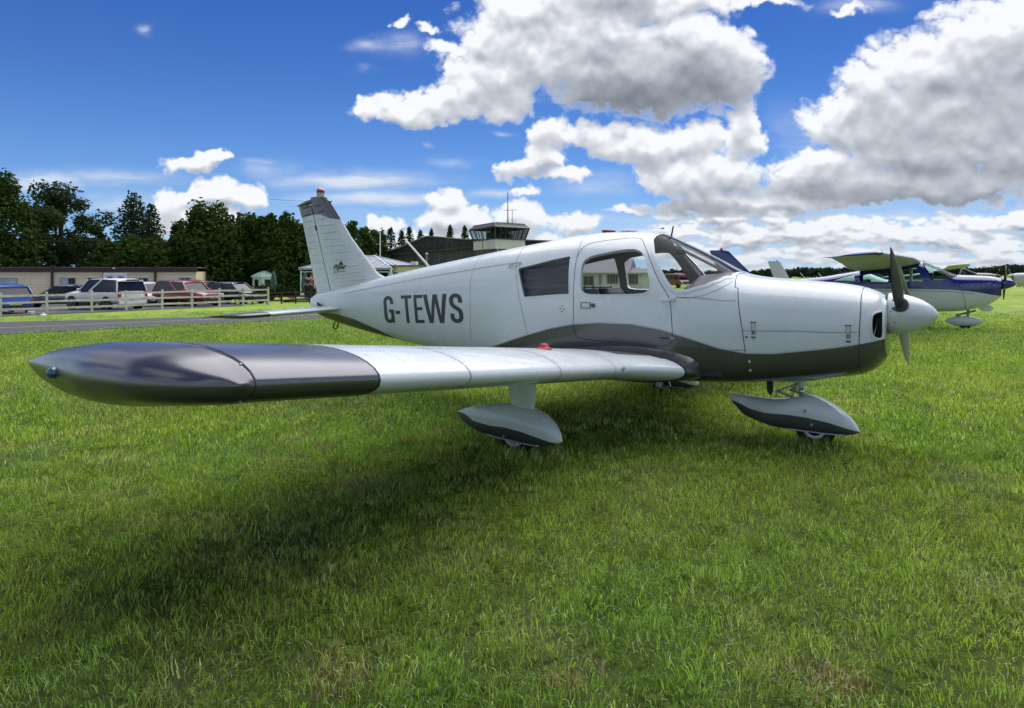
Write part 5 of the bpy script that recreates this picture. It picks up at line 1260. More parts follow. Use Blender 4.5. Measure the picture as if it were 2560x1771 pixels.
def hut():
    c = site(598, 64); zb = c.z; t = empty('garden_hut', c, 'small white garden hut with pale green dome roof behind the brown fence', 'hut'); Z0 = hz(623.7, 64) - zb; Zt = hz(610.8, 64) - zb; r = 1.13
    W = mat('white_boarding', (.78, .78, .77), .6, var=.08, vscale=2.5); G = mat('green_roof', (.27, .46, .38), .6, var=.2, vscale=2.); a0 = math.atan2(los(598).y, los(598).x) + math.pi + .18
    for k in range(6):
        a, b = a0 + (k - .5) * math.pi / 3, a0 + (k + .5) * math.pi / 3; p, q = Vector((r * math.cos(a), r * math.sin(a), 0)), Vector((r * math.cos(b), r * math.sin(b), 0)); m = MB(); m.beam(p + Vector((0, 0, Z0 / 2)), q + Vector((0, 0, Z0 / 2)), .05, Z0); w = m.build('wall_panel', W, t)
        m = MB(); m.tube([p, p + Vector((0, 0, Z0))], .03, 6); m.build('corner_post', mat('dark_green_post', (.03, .05, .04), .6), t)
        if k in (0, 5, 1):
            n = ((p + q) / 2).normalized() * .035; s0, s1 = p.lerp(q, .28), p.lerp(q, .72); m = MB(); m.beam(s0 + n + Vector((0, 0, Z0 * .48)), s1 + n + Vector((0, 0, Z0 * .48)), .03, Z0 * .78); m.build('door_opening', WG, w)
    m = MB(); rings = [[(rr * math.cos(a0 + math.pi / 6 + j * math.pi / 3), rr * math.sin(a0 + math.pi / 6 + j * math.pi / 3), Z0 + (Zt - Z0) * h) for j in range(6)] for rr, h in ((1.36, -.04), (1.18, .25), (.85, .58), (.52, .82), (.34, .92), (.30, 1.), (.05, 1.06))]
    m.loft(rings); m.build('roof', G, t)
hut()
def parasol(b, d, vt, vb, lab):
    c = site(b, d); zt = hz(vt, d) - c.z; t = empty('closed_parasol', c, lab, 'parasol'); G = mat('parasol_green', (.05, .10, .075), .85, var=.2, vscale=6)
    MB().tube([(0, 0, 0), (0, 0, zt)], .025, 6).build('pole', STEEL, t); m = MB(); n = 10; R_ = []
    for h, r in ((.30, .05), (.33, .16), (.45, .24), (.62, .21), (.80, .16), (.92, .10), (1.0, .03)): R_.append([(r * (1 + .25 * (k % 2)) * math.cos(2 * math.pi * k / n), r * (1 + .25 * (k % 2)) * math.sin(2 * math.pi * k / n), zt * h) for k in range(n)])
    m.loft(R_); m.build('folded_canopy', G, t, smooth=True)
parasol(616.5, 56, 610.4, 645, 'closed dark green parasol standing beside the domed hut'); parasol(686.5, 53, 612.5, 645, 'closed dark green parasol showing behind the conservatory door')

def white_annexe():
    P, Q = site(560, 68, 0), site(715, 67, 0); F = Frame(P, Q); c = F.o + F.u * F.L / 2; base = Vector((c.x, c.y, -1.05)); t = empty('flat_roofed_annexe', base, 'low white flat-roofed annexe between the domed hut and the conservatory', 'building')
    W = mat('white_render', (.78, .78, .74), .8, var=.06, vscale=1.); z1 = hz(623, 67)
    fbox(MB(), F, base, 0, F.L, 0, 5, -1.2, z1).build('wall', W, t); fbox(MB(), F, base, -.15, F.L + .1, -.2, 5.1, z1, hz(618, 67)).build('roof_edge', mat('weathered_felt', (.22, .20, .17), .9, var=.35, vscale=1.2), t)
    g = F.at; windowed(F, base, t, g(661.5), g(677), hz(649, 67), hz(627, 67), UPVC, mat('blue_grey_glass', (.05, .08, .14), .1, coat=.3), 1, .09); windowed(F, base, t, g(623.5), g(634), hz(650, 67), hz(629, 67), UPVC, WG, 0, .09)
    for b in (636.5,): u = g(b); fbox(MB(), F, base, u - .05, u + .05, -.05, -.001, -1.2, z1).build('wall_joint', UPVC, t)
white_annexe()

def conservatory():
    P, Q = site(677, 56, 0), site(881, 50.5, 0); F = Frame(P, Q); c = F.o + F.u * F.L / 2; base = Vector((c.x, c.y, -.95)); t = empty('conservatory', base, 'white framed glass conservatory with a hipped roof, seen either side of the tail fin', 'conservatory')
    ze = 1.50; zb = -1.0; n = 6; L = F.L; CG = glass_mat('conservatory_glass', (.28, .30, .31), .8); m = MB(); mm = F.M(base); D = 4.2
    for k in range(n + 1):
        u = (L - .12) * k / n; fbox(MB(), F, base, u, u + .12, -.03, .09, zb, ze).build('post', UPVC, t)
        if k < n:
            w_ = (L - .12) / n; fbox(MB(), F, base, u + .12, u + w_, 0, .07, .72, .80).build('transom', UPVC, t); fbox(MB(), F, base, u + .12, u + w_, 0, .07, -.35, -.25).build('transom', UPVC, t)
            fbox(MB(), F, base, u + .12, u + w_, .03, .045, -.25, .72).build('pane', CG, t); fbox(MB(), F, base, u + .12, u + w_, .03, .045, .80, ze).build('pane', CG, t); fbox(MB(), F, base, u + .12, u + w_, 0, .07, zb, -.35).build('base_panel', UPVC, t)
    for k in (0, 2, 5):
        w_ = (L - .12) / n; u = w_ * k + .12; m = MB()
        for a, b_, z0, z1 in ((u + .02, u + w_ - .14, .84, .90), (u + .02, u + w_ - .14, 1.32, 1.38), (u + .02, u + .08, .9, 1.32), (u + w_ - .2, u + w_ - .14, .9, 1.32)): fbox(m, F, base, a, b_, -.07, -.03, z0, z1)
        m.build('top_light', UPVC, t)
    fbox(MB(), F, base, -.12, L + .12, -.14, .12, ze, ze + .16).build('gutter', mat('gutter_grey', (.34, .35, .36), .5), t)
    zr = 2.62; R0, R1 = L * .33, L * .62; E = [(-.1, -.1, ze + .14), (L + .1, -.1, ze + .14), (L + .1, D, ze + .14), (-.1, D, ze + .14)]; rd = [(R0, D / 2, zr), (R1, D / 2, zr)]
    PV = mat('roof_polycarbonate', (.25, .26, .30), .35, coat=.3, var=.1)
    def face(pts, nm, cuts):
        V = [mm @ Vector(p) for p in pts]; m = MB(); m.add(V, [tuple(range(len(V)))]); m.build(nm, PV, t, recalc=False)
    face([E[0], E[1], rd[1], rd[0]], 'roof_panel', 5); face([E[1], E[2], rd[1]], 'roof_panel', 3); face([E[3], E[0], rd[0]], 'roof_panel', 3); face([E[2], E[3], rd[0], rd[1]], 'roof_panel', 3)
    bars = [(E[0], rd[0]), (E[1], rd[1]), (E[2], rd[1]), (E[3], rd[0]), (rd[0], rd[1])]
    for f_ in (.18, .36, .54, .72, .88):
        a = Vector(E[0]).lerp(Vector(E[1]), f_); b_ = Vector(rd[0]).lerp(Vector(rd[1]), min(1, max(0, (a.x - R0) / (R1 - R0)))); k_ = 1.
        if a.x < R0: k_ = a.x / R0; b_ = a + (Vector(rd[0]) - Vector((R0, -.1, ze))) * k_; b_.x = a.x
        if a.x > R1: k_ = (L - a.x) / (L - R1); b_ = Vector((a.x, -.1 + (D / 2 + .1) * k_, ze + .14 + (zr - ze - .14) * k_))
        if a.x < R0: b_ = Vector((a.x, -.1 + (D / 2 + .1) * k_, ze + .14 + (zr - ze - .14) * k_))
        bars.append((tuple(a), tuple(b_)))
    for f_ in (.3, .6):
        a = Vector(E[1]).lerp(Vector(E[2]), f_ * .5); bars.append((tuple(a), (R1 + (L - R1) * .5, D / 2 * (1 - (1 - f_) * .5), ze + .14 + (zr - ze) * .5)))
    for a, b_ in bars: m = MB(); m.beam(mm @ (Vector(a) + Vector((0, 0, .03))), mm @ (Vector(b_) + Vector((0, 0, .03))), .07, .06); m.build('roof_bar', UPVC, t)
    m = MB(); m.tube([mm @ Vector(p) for p in ((L + .16, -.1, ze + .1), (L + .10, -.1, ze - .1), (L + .22, -.1, ze - .3), (L + .22, -.1, zb))], .05, 6); m.build('downpipe', UPVC, t, smooth=True)
conservatory()

def clubhouse():
    P, Q = site(883.5, 51, 0), site(1080, 49, 0); F = Frame(P, Q); c = F.o + F.u * F.L / 2; base = Vector((c.x, c.y, -.9)); t = empty('clubhouse', base, 'flat-roofed clubhouse with olive and cream boards to the right of the conservatory', 'building'); mm = F.M(base)
    OL = mat('olive_board', (.33, .32, .17), .75, var=.12, vscale=2.); z1 = 1.74
    fbox(MB(), F, base, 0, F.L, .06, 6, -1., z1).build('wall_core', OL, t)
    n = 38
    for k in range(n): u = F.L * k / n; fbox(MB(), F, base, u + .01, u + F.L / n - .01, .0, .06, -1., 1.32).build('board', OL, t)
    fbox(MB(), F, base, -.02, F.L, -.03, .0, 1.32, z1).build('cream_band', CREAM, t); fbox(MB(), F, base, -.15, F.L + .1, -.25, 6.1, z1, z1 + .12).build('roof_edge', mat('felt_roof'), t)
    g = F.at; windowed(F, base, t, g(897.5), g(924), .1, 1.34, UPVC, mat('net_curtain_glass', (.12, .15, .19), .2, var=.2, vscale=6), 0, .12, -.06)
    u = g(926); fbox(MB(), F, base, g(918.5), g(930.5), .5, .9, z1 + .12, z1 + .38).build('roof_vent_box', UPVC, t)
    m = MB(); m.tube([mm @ Vector((g(948.6), 1., z1 + .1)), mm @ Vector((g(948.6), 1., hz(573, 50)))], .06, 8); m.lathe([(.12, 0), (.12, .06), (.02, .14)], mm @ Vector((g(948.6), 1., hz(573, 50))), 'Z', 8); m.build('flue', STEEL, t)
clubhouse()

def hangar():
    P, Q = site(851, 82, 0), site(1300, 67, 0); F = Frame(P, Q); c = F.o + F.u * F.L / 2; base = Vector((c.x, c.y, -.9)); t = empty('hangar', base, 'large weathered dark sheeted hangar with low curved roof behind the control tower', 'hangar'); mm = F.M(base); g = F.at
    SH = mat('black_sheeting', (.055, .052, .05), .85, var=.4, vscale=.9, dirt=(.17, .155, .14, .75)); WL = mat('stained_wall', (.10, .095, .10), .9, var=.4, vscale=1.1, dirt=(.24, .22, .18, .8)); RF = mat('asbestos_roof', (.34, .32, .29), .9, var=.3, vscale=.8, dirt=(.30, .26, .18, .7))
    top = [(851, 577), (870, 570), (900, 560), (930, 547), (950, 538), (964, 533.5), (990, 535), (1030, 539), (1067, 541), (1120, 541.5), (1183, 542), (1260, 545), (1300, 547)]
    prof = [(g(b), F.z(v, g(b))) for b, v in top]; eave = lambda u: np.interp(u, [0, g(1067), F.L], [F.z(577.5, 0), F.z(557.5, g(1067)), F.z(549, F.L)])
    # gable face as sheets between verticals
    n = 44; U = [p[0] for p in prof]; Zp = [p[1] for p in prof]
    for k in range(n):
        u0, u1 = F.L * k / n, F.L * (k + 1) / n; a, b_ = np.interp([u0, u1], U, Zp); e0, e1 = eave(u0), eave(u1); j = -.04 - .02 * (k % 2)
        if max(a - e0, b_ - e1) > .1:
            V = [mm @ Vector(p) for p in ((u0, j, e0), (u1 - .03, j, e1), (u1 - .03, j, b_), (u0, j, a), (u0, .2, e0), (u1 - .03, .2, e1), (u1 - .03, .2, b_), (u0, .2, a))]
            MB().add(V, [(0, 1, 2, 3), (3, 2, 6, 7), (0, 3, 7, 4), (1, 5, 6, 2), (0, 4, 5, 1)]).build('gable_sheet', SH, t)
        V = [mm @ Vector(p) for p in ((u0, .1 + j, -1.2), (u1 - .04, .1 + j, -1.2), (u1 - .04, .1 + j, e1), (u0, .1 + j, e0), (u0, .5, -1.2), (u1 - .04, .5, -1.2), (u1 - .04, .5, e1), (u0, .5, e0))]
        MB().add(V, [(0, 1, 2, 3), (0, 3, 7, 4), (1, 5, 6, 2)]).build('wall_sheet', WL, t)
    V = []; 
    for u in np.linspace(-.2, F.L, 24): V.append((u, eave(u)))
    m = MB()
    for (a, za), (b_, zb_) in zip(V[:-1], V[1:]): m.beam(mm @ Vector((a, -.16, za)), mm @ Vector((b_, -.16, zb_)), .5, .22)
    m.build('eaves_board', SH, t)
    m = MB(); V = [mm @ Vector((u, w, z + .06 + (0 if w < 0 else -.9 * S01((w) / 26)))) for w in (-.25, 9) for u, z in zip(U, Zp)]; k = len(U); m.add(V, [(i, i + 1, k + i + 1, k + i) for i in range(k - 1)]); m.build('roof', RF, t, smooth=False, recalc=False)
    m = MB(); 
    for (a, za), (b_, zb_) in zip(prof[:-1], prof[1:]): m.beam(mm @ Vector((a, -.12, za + .05)), mm @ Vector((b_, -.12, zb_ + .05)), .35, .10)
    m.build('verge_trim', RF, t)
    fbox(MB(), F, base, .5, F.L - .5, .5, 8.8, -1.2, 2.2).build('inner_wall', WL, t)
hangar()
def tower():
    c0 = site(1116, 56, 0); l0 = site(1066.6, 60.5, 0); r0 = site(1182.8, 58.2, 0); base = Vector((c0.x, c0.y, -.6)); t = empty('control_tower', base, 'pale control tower with outward leaning glass cab standing in front of the hangar', 'control tower')
    W = mat('tower_render', (.66, .64, .56), .8, var=.08, vscale=1.2, dirt=(.30, .28, .22, .4)); DK = mat('tower_steel', (.075, .075, .08), .6); PL = mat('tower_plinth', (.10, .095, .075), .9, var=.4, vscale=.9, dirt=(.20, .18, .13, .7))
    C, Lf, Rt = [Vector((p.x - c0.x, p.y - c0.y, 0)) for p in (c0, l0, r0)]; B_ = Lf + Rt; cen = B_ / 2; zb, z1 = hz(560.5, 56), hz(538.6, 56); zc = z1; ze, zr = hz(511, 56), hz(501, 56)
    q = [C, Rt, B_, Lf]; off = base.z
    def ringz(s, z): return [cen + (p - cen) * s + Vector((0, 0, z - off)) for p in q]
    m = MB(); m.loft([ringz(1., zb), ringz(1., z1)]); m.build('cab_base', W, t)
    m = MB(); m.loft([ringz(.92, -1.), ringz(.92, zb)]); m.build('plinth', PL, t)
    MB().beam(C * 1 + (Lf - C) * .55 + Vector((0, 0, (zb + z1) / 2 - off)) - Vector((0, 0, (z1 - zb) / 2)), C + (Lf - C) * .55 + Vector((0, 0, z1 - off)), .06, .04).build('panel_joint', DK, t)
    lo, hi = ringz(1.0, zc + .02), ringz(1.16, ze); TG = glass_mat('tower_glass', (.62, .68, .68), .7)
    for i in range(4):
        j = (i + 1) % 4; m = MB(); m.beam(lo[i], hi[i], .10, .10); m.build('corner_mullion', DK, t)
        MB().beam(lo[i], lo[j], .10, .10).build('cab_sill', DK, t); MB().beam(hi[i], hi[j], .12, .12).build('cab_head', DK, t)
        for k in range(1, 6): MB().beam(lo[i].lerp(lo[j], k / 6), hi[i].lerp(hi[j], k / 6), .045, .06).build('mullion', DK, t)
        V = [lo[i], lo[j], hi[j], hi[i]]; MB().add(V, [(0, 1, 2, 3)]).build('cab_pane', TG, t, recalc=False)
    m = MB(); m.loft([ringz(1.17, ze + .05), ringz(1.02, ze + .28), ringz(1.0, zr + .02)]); m.build('roof', mat('tower_roof', (.06, .062, .07), .7, var=.3, vscale=1.5, dirt=(.14, .13, .12, .6)), t)
    MB().beam(ringz(1.03, ze + .1)[0], ringz(1.0, zr)[0], .07, .07).build('roof_corner_trim', UPVC, t)
    for i in (0, 3): MB().beam(ringz(1.175, ze + .04)[i], ringz(1.175, ze + .04)[(i + 1) % 4], .05, .05).build('eave_trim', UPVC if i == 0 else DK, t)
    # consoles and the people-sized clutter seen through the glass
    for k, (s, h) in enumerate(((.3, .55), (-.25, .75), (.05, .65))):
        p = cen + (Rt - Lf) * s * .5; m = MB(); m.box((p.x - .45, p.y - .3, z1 - off), (p.x + .45, p.y + .3, z1 - off + h)); m.box((p.x - .2, p.y - .08, z1 - off + h), (p.x + .2, p.y + .05, z1 - off + h + .3)); m.build('console', DK, t)
    p = cen + (Lf - C) * .1; a = site(1144, 58, 0); a = Vector((a.x - c0.x, a.y - c0.y, zr - off))
    m = MB(); m.lathe([(.30, 0), (.10, .12), (.04, .22)], a, 'Z', 8); m.tube([a + Vector((0, 0, .2)), a + Vector((0, 0, 1.0)), a + Vector((0, 0, hz(434, 58) - zr))], [.05, .04, .03], 6); m.build('mast', DK, t)
    b = site(1154, 58, 0); b = Vector((b.x - c0.x, b.y - c0.y, zr - off)); m = MB(); m.tube([b, b + Vector((0, 0, 1.2))], .025, 5); m.beam(a + Vector((-.4, 0, 1.15)), a + Vector((.9, 0, 1.15)), .03, .03); m.build('aerial_arm', DK, t)
    m = MB(); m.tube([C + Vector((.05, -.06, zb + .35 - off)), C + Vector((.3, -.1, zb + .1 - off)), C + Vector((.35, -.1, -.2 - off))], .03, 5); m.build('cable', UPVC, t)
tower()
def pole(b, d, v0, v1, lab, name='flagpole', r=.05):
    c = site(b, d); o = MB().tube([(0, 0, 0), (0, 0, hz(v1, d) - c.z)], r, 8).build(name, UPVC, loc=c); props(o, lab, 'pole')
pole(856.5, 60, 600, 524, 'slim white pole rising in front of the left end of the hangar roof')

def bungalow():
    P, Q = site(1165, 58, 0), site(1470, 55, 0); F = Frame(P, Q); c = F.o + F.u * F.L / 2; base = Vector((c.x, c.y, -.35)); t = empty('bungalow', base, 'white rendered bungalow seen through the cabin windows of the nearest aircraft', 'building'); mm = F.M(base); g = F.at
    W = mat('blotchy_render', (.74, .72, .68), .85, var=.12, vscale=1.2, dirt=(.33, .31, .27, .6)); RF = mat('bungalow_roof', (.20, .19, .195), .9, var=.2, vscale=1.)
    z1 = hz(615, 56); fbox(MB(), F, base, 0, F.L, 0, 7, -.5, z1).build('wall', W, t)
    us = g(1418); m = MB(); zr = hz(583, 58)
    V = [mm @ Vector(p) for p in ((-.3, -.4, z1), (us, -.4, z1), (us, 7.4, z1), (-.3, 7.4, z1), (1.5, 3.5, zr), (us, 3.5, zr))]; m.add(V, [(0, 1, 5, 4), (2, 3, 4, 5), (3, 0, 4), (1, 2, 5), (0, 3, 2, 1)]); m.build('main_roof', RF, t, recalc=False)
    m = MB(); V = [mm @ Vector(p) for p in ((us, -.4, z1), (F.L + .3, -.4, z1), (F.L + .3, 7.4, z1), (us, 7.4, z1), (us, 2.5, z1 + .45), (F.L - .5, 2.5, z1 + .28))]; m.add(V, [(0, 1, 5, 4), (2, 3, 4, 5), (1, 2, 5), (0, 3, 2, 1)]); m.build('side_roof', RF, t, recalc=False)
    fbox(MB(), F, base, -.3, F.L + .3, -.46, -.40, z1 - .10, z1 + .02).build('gutter', mat('gutter_grey'), t)
    BG = mat('barred_window_glass', (.06, .07, .08), .2); GF = mat('grey_frame', (.30, .31, .32), .5)
    for b0, b1, v0, v1, ml in ((1250, 1290, 641, 619, 3), (1313.8, 1338.4, 643.8, 622, 1), (1367, 1393, 640, 618, 3), (1409.5, 1438, 641, 618, 3)): windowed(F, base, t, g(b0), g(b1), hz(v0, 56), hz(v1, 56), GF, BG, ml, .06)
    fbox(MB(), F, base, g(1349), g(1356), -.04, -.001, hz(642, 56), hz(617, 56)).build('narrow_door', GF, t); fbox(MB(), F, base, g(1443), g(1445), -.06, -.001, hz(622, 56), hz(620.5, 56)).build('wall_lamp', DARK, t)
bungalow()

# fences ------------------------------------------------------------
def fence(pts, h, rails, name, label, W, post_w=.12, rail_h=.10, lean=.0, seed=1):
    rg = random.Random(seed); c = site(*pts[len(pts) // 2]); t = empty(name, c, label, 'fence'); P = [site(*p) - c for p in pts]
    for i, p in enumerate(P):
        q = p + Vector((rg.uniform(-.03, .03), rg.uniform(-.03, .03), h * rg.uniform(.98, 1.03))); d = (P[min(i + 1, len(P) - 1)] - P[max(0, i - 1)]).normalized()
        m = MB(); m.beam(p - Vector((0, 0, .1)), q, post_w, post_w * .8, up=tuple(d)); m.build('post', W, t, bevel=.008)
    for a, b in zip(P[:-1], P[1:]):
        for r in rails:
            o = Vector(((a - b).normalized().y, -(a - b).normalized().x, 0)) * .055; o = o if o.dot(Vector(tuple(AHEAD))) < 0 else -o
            m = MB(); m.beam(a + o + Vector((0, 0, r + rg.uniform(-.02, .02))), b + o + Vector((0, 0, r + rg.uniform(-.02, .02))), .035, rail_h); m.build('rail', W, t)
    return t
PALE = mat('weathered_rail_timber', (.56, .53, .46), .85, var=.22, vscale=4., dirt=(.17, .16, .13, .6)); DKW = mat('dark_stained_timber', (.050, .028, .024), .8, var=.3, vscale=4.)
def on_line(b, x0=-37.0, y0=7.6, x1=-35.1, y1=20.4):
    """depth at which image column b meets the fence line"""
    d = AHEAD + RIGHT * ((b - 1153.5) / 1547.8); A = np.array([[d[0], -(x1 - x0)], [d[1], -(y1 - y0)]]); r = np.linalg.solve(A, np.array([x0 - STN[0], y0 - STN[1]])); return r[0]
fence([(b, on_line(b)) for b in (-330, -215, -105, 1, 106, 206.7, 284.3, 364.6, 432.6, 494.5, 548.1, 604.4)], 1.08, (.93, .62, .30), 'post_and_rail_fence', 'pale weathered three-rail timber fence in front of the parked cars', PALE)
fence([(b, 43 + (b - 565) * .006) for b in (530, 568.8, 601.6, 634.4, 666, 698, 732, 766, 800, 834, 868)], .78, (.70, .46, .22), 'dark_fence', 'dark brown stained low fence in front of the white hut and annexe', DKW, .11, .09, seed=3)
fence([(b, 38.) for b in (1290, 1316, 1338, 1352, 1376.5)], .88, (.80, .42), 'paddock_rail', 'short dark timber rail in front of the bungalow, seen through the cabin door window', DKW, .10, .07, seed=5)

# foliage -----------------------------------------------------------
def leaf_mat(name, a, b):
    if name in MATS: return MATS[name]
    m = bpy.data.materials.new(name); m.use_nodes = True; nt = m.node_tree; nt.nodes.clear(); L = nt.links.new
    o = nt.nodes.new('ShaderNodeOutputMaterial'); d = nt.nodes.new('ShaderNodeBsdfDiffuse'); t = nt.nodes.new('ShaderNodeBsdfTranslucent')
    at = nt.nodes.new('ShaderNodeAttribute'); at.attribute_name = 'tone'; ge = nt.nodes.new('ShaderNodeNewGeometry')
    n = X(nt, noise(nt, ge.outputs['Position'], .5, 3).outputs['Fac']); f = (X(nt, at.outputs['Fac']) * .6 + n * .7 - .12).clamp()
    c = mixc(nt, f, a, b); L(c, d.inputs[0]); L(c, t.inputs[0]); mx = nt.nodes.new('ShaderNodeMixShader'); mx.inputs[0].default_value = .25
    L(d.outputs[0], mx.inputs[1]); L(t.outputs[0], mx.inputs[2]); L(mx.outputs[0], o.inputs[0]); MATS[name] = m; return m
BARK = mat('bark', (.06, .05, .04), .95, var=.3, vscale=3.)
def cards(blobs, n, size, rg, up=.3, droop=0., shell=.55):
    """leaf-sized faces spread through ellipsoids (cx, cy, cz, rx, ry, rz)"""
    V = []; F = []; T = []; vol = np.array([b[3] * b[4] * b[5] for b in blobs]) ** .7; cnt = np.maximum(20, (n * vol / vol.sum())).astype(int)
    for b, k in zip(blobs, cnt):
        d = rg.randn(k, 3); d /= np.linalg.norm(d, axis=1, keepdims=True); r = shell + (1 - shell) * rg.rand(k, 1) ** .6; r *= 1 + .22 * np.sin(d[:, :1] * 5 + b[0]) * np.sin(d[:, 1:2] * 6 + b[2]) * np.sin(d[:, 2:3] * 7) + .10 * rg.randn(k, 1)
        P = d * r * np.array(b[3:6]) + np.array(b[:3]); t = rg.rand(k)
        u = rg.randn(k, 3); u[:, 2] *= .5; u -= d * (u * d).sum(1, keepdims=True) * .5; u /= np.linalg.norm(u, axis=1, keepdims=True); w = np.cross(u, d + rg.randn(k, 3) * .6); w /= np.linalg.norm(w, axis=1, keepdims=True) + 1e-9
        s = size * (.5 + rg.rand(k, 1)); w[:, 2] -= droop
        q = [P - u * s, P + w * s * .55, P + u * s * 1.1, P - w * s * .55]; base = len(V); st = np.stack(q, 1).reshape(-1, 3)
        V += st.tolist(); T += np.repeat(t, 4).tolist(); F += [(base + 4 * i, base + 4 * i + 1, base + 4 * i + 2, base + 4 * i + 3) for i in range(k)]
    return V, F, T
def tree(b, d, vtop, halfpx, kind, label, seed, n=3800, group=None, cat='tree', name=None, bare=0., base_v=None):
    rg = np.random.RandomState(seed); c = site(b, d); H = hz(vtop, d) - c.z; R = halfpx * d / 1547.8; bl = []; name = name or {'d': 'broadleaf_tree', 'c': 'conifer', 'l': 'hedge_conifer', 's': 'shrub'}[kind]
    t = empty(name, c, label, cat, group); m = MB()
    m.tube([(0, 0, -.2), (.05, 0, H * .35), (0, .05, H * .7), (0, 0, H * .93)], [max(.06, H * .022), H * .017, H * .010, .02], 7)
    if kind == 'd':
        for k in range(46):
            dv = rg.randn(3); dv /= np.linalg.norm(dv); q_ = (.45 + .55 * rg.rand()); p = (dv[0] * R * .80 * q_, dv[1] * R * .80 * q_, H * (.56 + dv[2] * .38 * q_)); s = R * (.15 + .13 * rg.rand()); bl.append((*p, s, s, s * .85))
            if k < 16: m.tube([(0, 0, H * (.2 + .25 * rg.rand())), (p[0] * .5, p[1] * .5, p[2] * .85), p], [H * .009, H * .006, .02], 5)
        bl.append((0, 0, H * .90, R * .3, R * .3, H * .08)); mt = leaf_mat('oak_leaves', (.026, .044, .018), (.068, .100, .036)); sz = .17
    elif kind == 'c':
        for k in range(34):
            h = .08 + .90 * k / 33; rr = R * (1 - h) ** .55 * 1.3; a = k * 2.4
            for j in range(3): aa = a + j * 2.09; bl.append((rr * .55 * math.cos(aa), rr * .55 * math.sin(aa), H * h, rr * .52 + .12, rr * .52 + .12, H * .045))
        mt = leaf_mat('conifer_needles', (.018, .038, .022), (.050, .088, .042)); sz = .14
    elif kind == 'l':
        for k in range(40):
            a = rg.rand() * 6.28; h = .05 + .88 * rg.rand(); rr = R * .66 * (1 if h < .6 else (1 - (h - .6) * 1.5)); s = R * (.36 + .16 * rg.rand()) * (1 if h < .7 else .7); bl.append((rr * math.cos(a), rr * math.sin(a), H * h, s, s, s * 1.35))
        for k in range(5): a = rg.rand() * 6.28; bl.append((R * .35 * math.cos(a), R * .35 * math.sin(a), H * (.90 + .06 * rg.rand()), R * .16, R * .16, H * .07))
        mt = leaf_mat('leyland_leaves', (.022, .046, .012), (.070, .112, .025)); sz = .18
    else:
        for k in range(9): a = rg.rand() * 6.28; bl.append((R * .55 * math.cos(a), R * .55 * math.sin(a), H * (.35 + .45 * rg.rand()), R * .5, R * .5, H * .3))
        mt = leaf_mat('shrub_leaves', (.02, .03, .014), (.06, .075, .03)); sz = .10
    m.build('trunk', BARK, t, smooth=True)
    V, F, T = cards(bl, n, sz, rg, droop=.25 if kind in 'cl' else 0., shell=.35 if kind == 'd' else .5)
    o = mkobj('crown', V, F, mt, parent=t); at = o.data.attributes.new('tone', 'FLOAT', 'POINT'); at.data.foreach_set('value', np.array(T, np.float32))
    return t
tree(-34, 60, 385, 100, 'l', 'tall dark evergreen cut by the left edge of the picture', 1, 13000)
tree(138, 68, 405, 118, 'd', 'big spreading broadleaf tree above the cream cabin, sky showing through its crown', 2, 12000)
tree(215, 64, 500, 55, 'd', 'lower dark broadleaf tree on the right shoulder of the big one', 12, 4500)
tree(60, 62, 470, 60, 'd', 'dark broadleaf tree between the left edge evergreen and the big spreading tree', 13, 4500)
tree(300, 66, 438, 58, 'c', 'pointed dark conifer standing between the big tree and the hedge trees', 3, 9000)
tree(341, 68, 464, 42, 'c', 'narrower conifer growing against the right side of the pointed one', 4, 6000)
for i, (b, d, v, r, lab) in enumerate([(255, 62, 545, 45, 'bushy green tree at the foot of the pointed conifer, to its left'), (318, 61, 533, 55, 'bushy green tree directly under the pointed conifer'), (372, 63, 540, 40, 'bushy green tree filling the gap right of the two conifers'),
        (418, 66, 500, 48, 'pale green rounded tree on the left shoulder of the tall hedge trees'), (474, 64, 469, 66, 'broadest and tallest of the hedge trees right of the conifers'), (541, 66, 481, 44, 'hedge tree with a pointed top next right of the broadest one'), (586, 66, 485, 40, 'hedge tree above the domed garden hut'),
        (628, 66, 480, 44, 'rounded hedge tree just left of the tail fin'), (672, 67, 502, 42, 'lower hedge tree touching the tail fin top in view'), (722, 70, 496, 46, 'hedge tree mostly hidden behind the tail fin'), (778, 70, 497, 40, 'hedge tree just right of the tail fin'), (817, 74, 513, 34, 'dark green hedge tree above the conservatory roof'), (850, 80, 520, 26, 'hedge tree behind the slim white pole')]):
    tree(b, d, v, r * 1.15, 'l', lab, 20 + i, 11000 if r > 42 else 7000, 'hedge trees along the far side')
for i, (b, v, r, lab) in enumerate([(880, 515, 22, 'ragged pine left of the hangar ridge, first right of the white pole'), (905, 520, 18, 'small ragged pine second right of the white pole'), (922, 514, 20, 'ragged pine with the highest top over the hangar slope'), (947, 521, 20, 'rounded pine last before the hangar ridge'), (972, 518, 11, 'small lone conifer peeping over the hangar ridge'), (1014, 509, 15, 'lone pointed conifer in the middle above the hangar roof'), (1047, 510, 16, 'lone conifer above the hangar roof nearest the tower')]):
    tree(b, 105, v, r, 'c', lab, 60 + i, 1500, 'conifers behind the hangar')
for i, (b, d, v, r, lab) in enumerate([(583, 50, 641, 17, 'dark shrub at the left foot of the domed hut'), (606, 49, 645, 14, 'low flowering shrub in front of the domed hut'), (632, 49, 643, 12, 'dark shrub at the foot of the closed parasol'), (655, 49, 648, 12, 'low shrub in front of the white annexe'), (700, 49, 645, 14, 'low shrub beside the two people')]):
    tree(b, d, v, r, 's', lab, 90 + i, 500, cat='shrub')
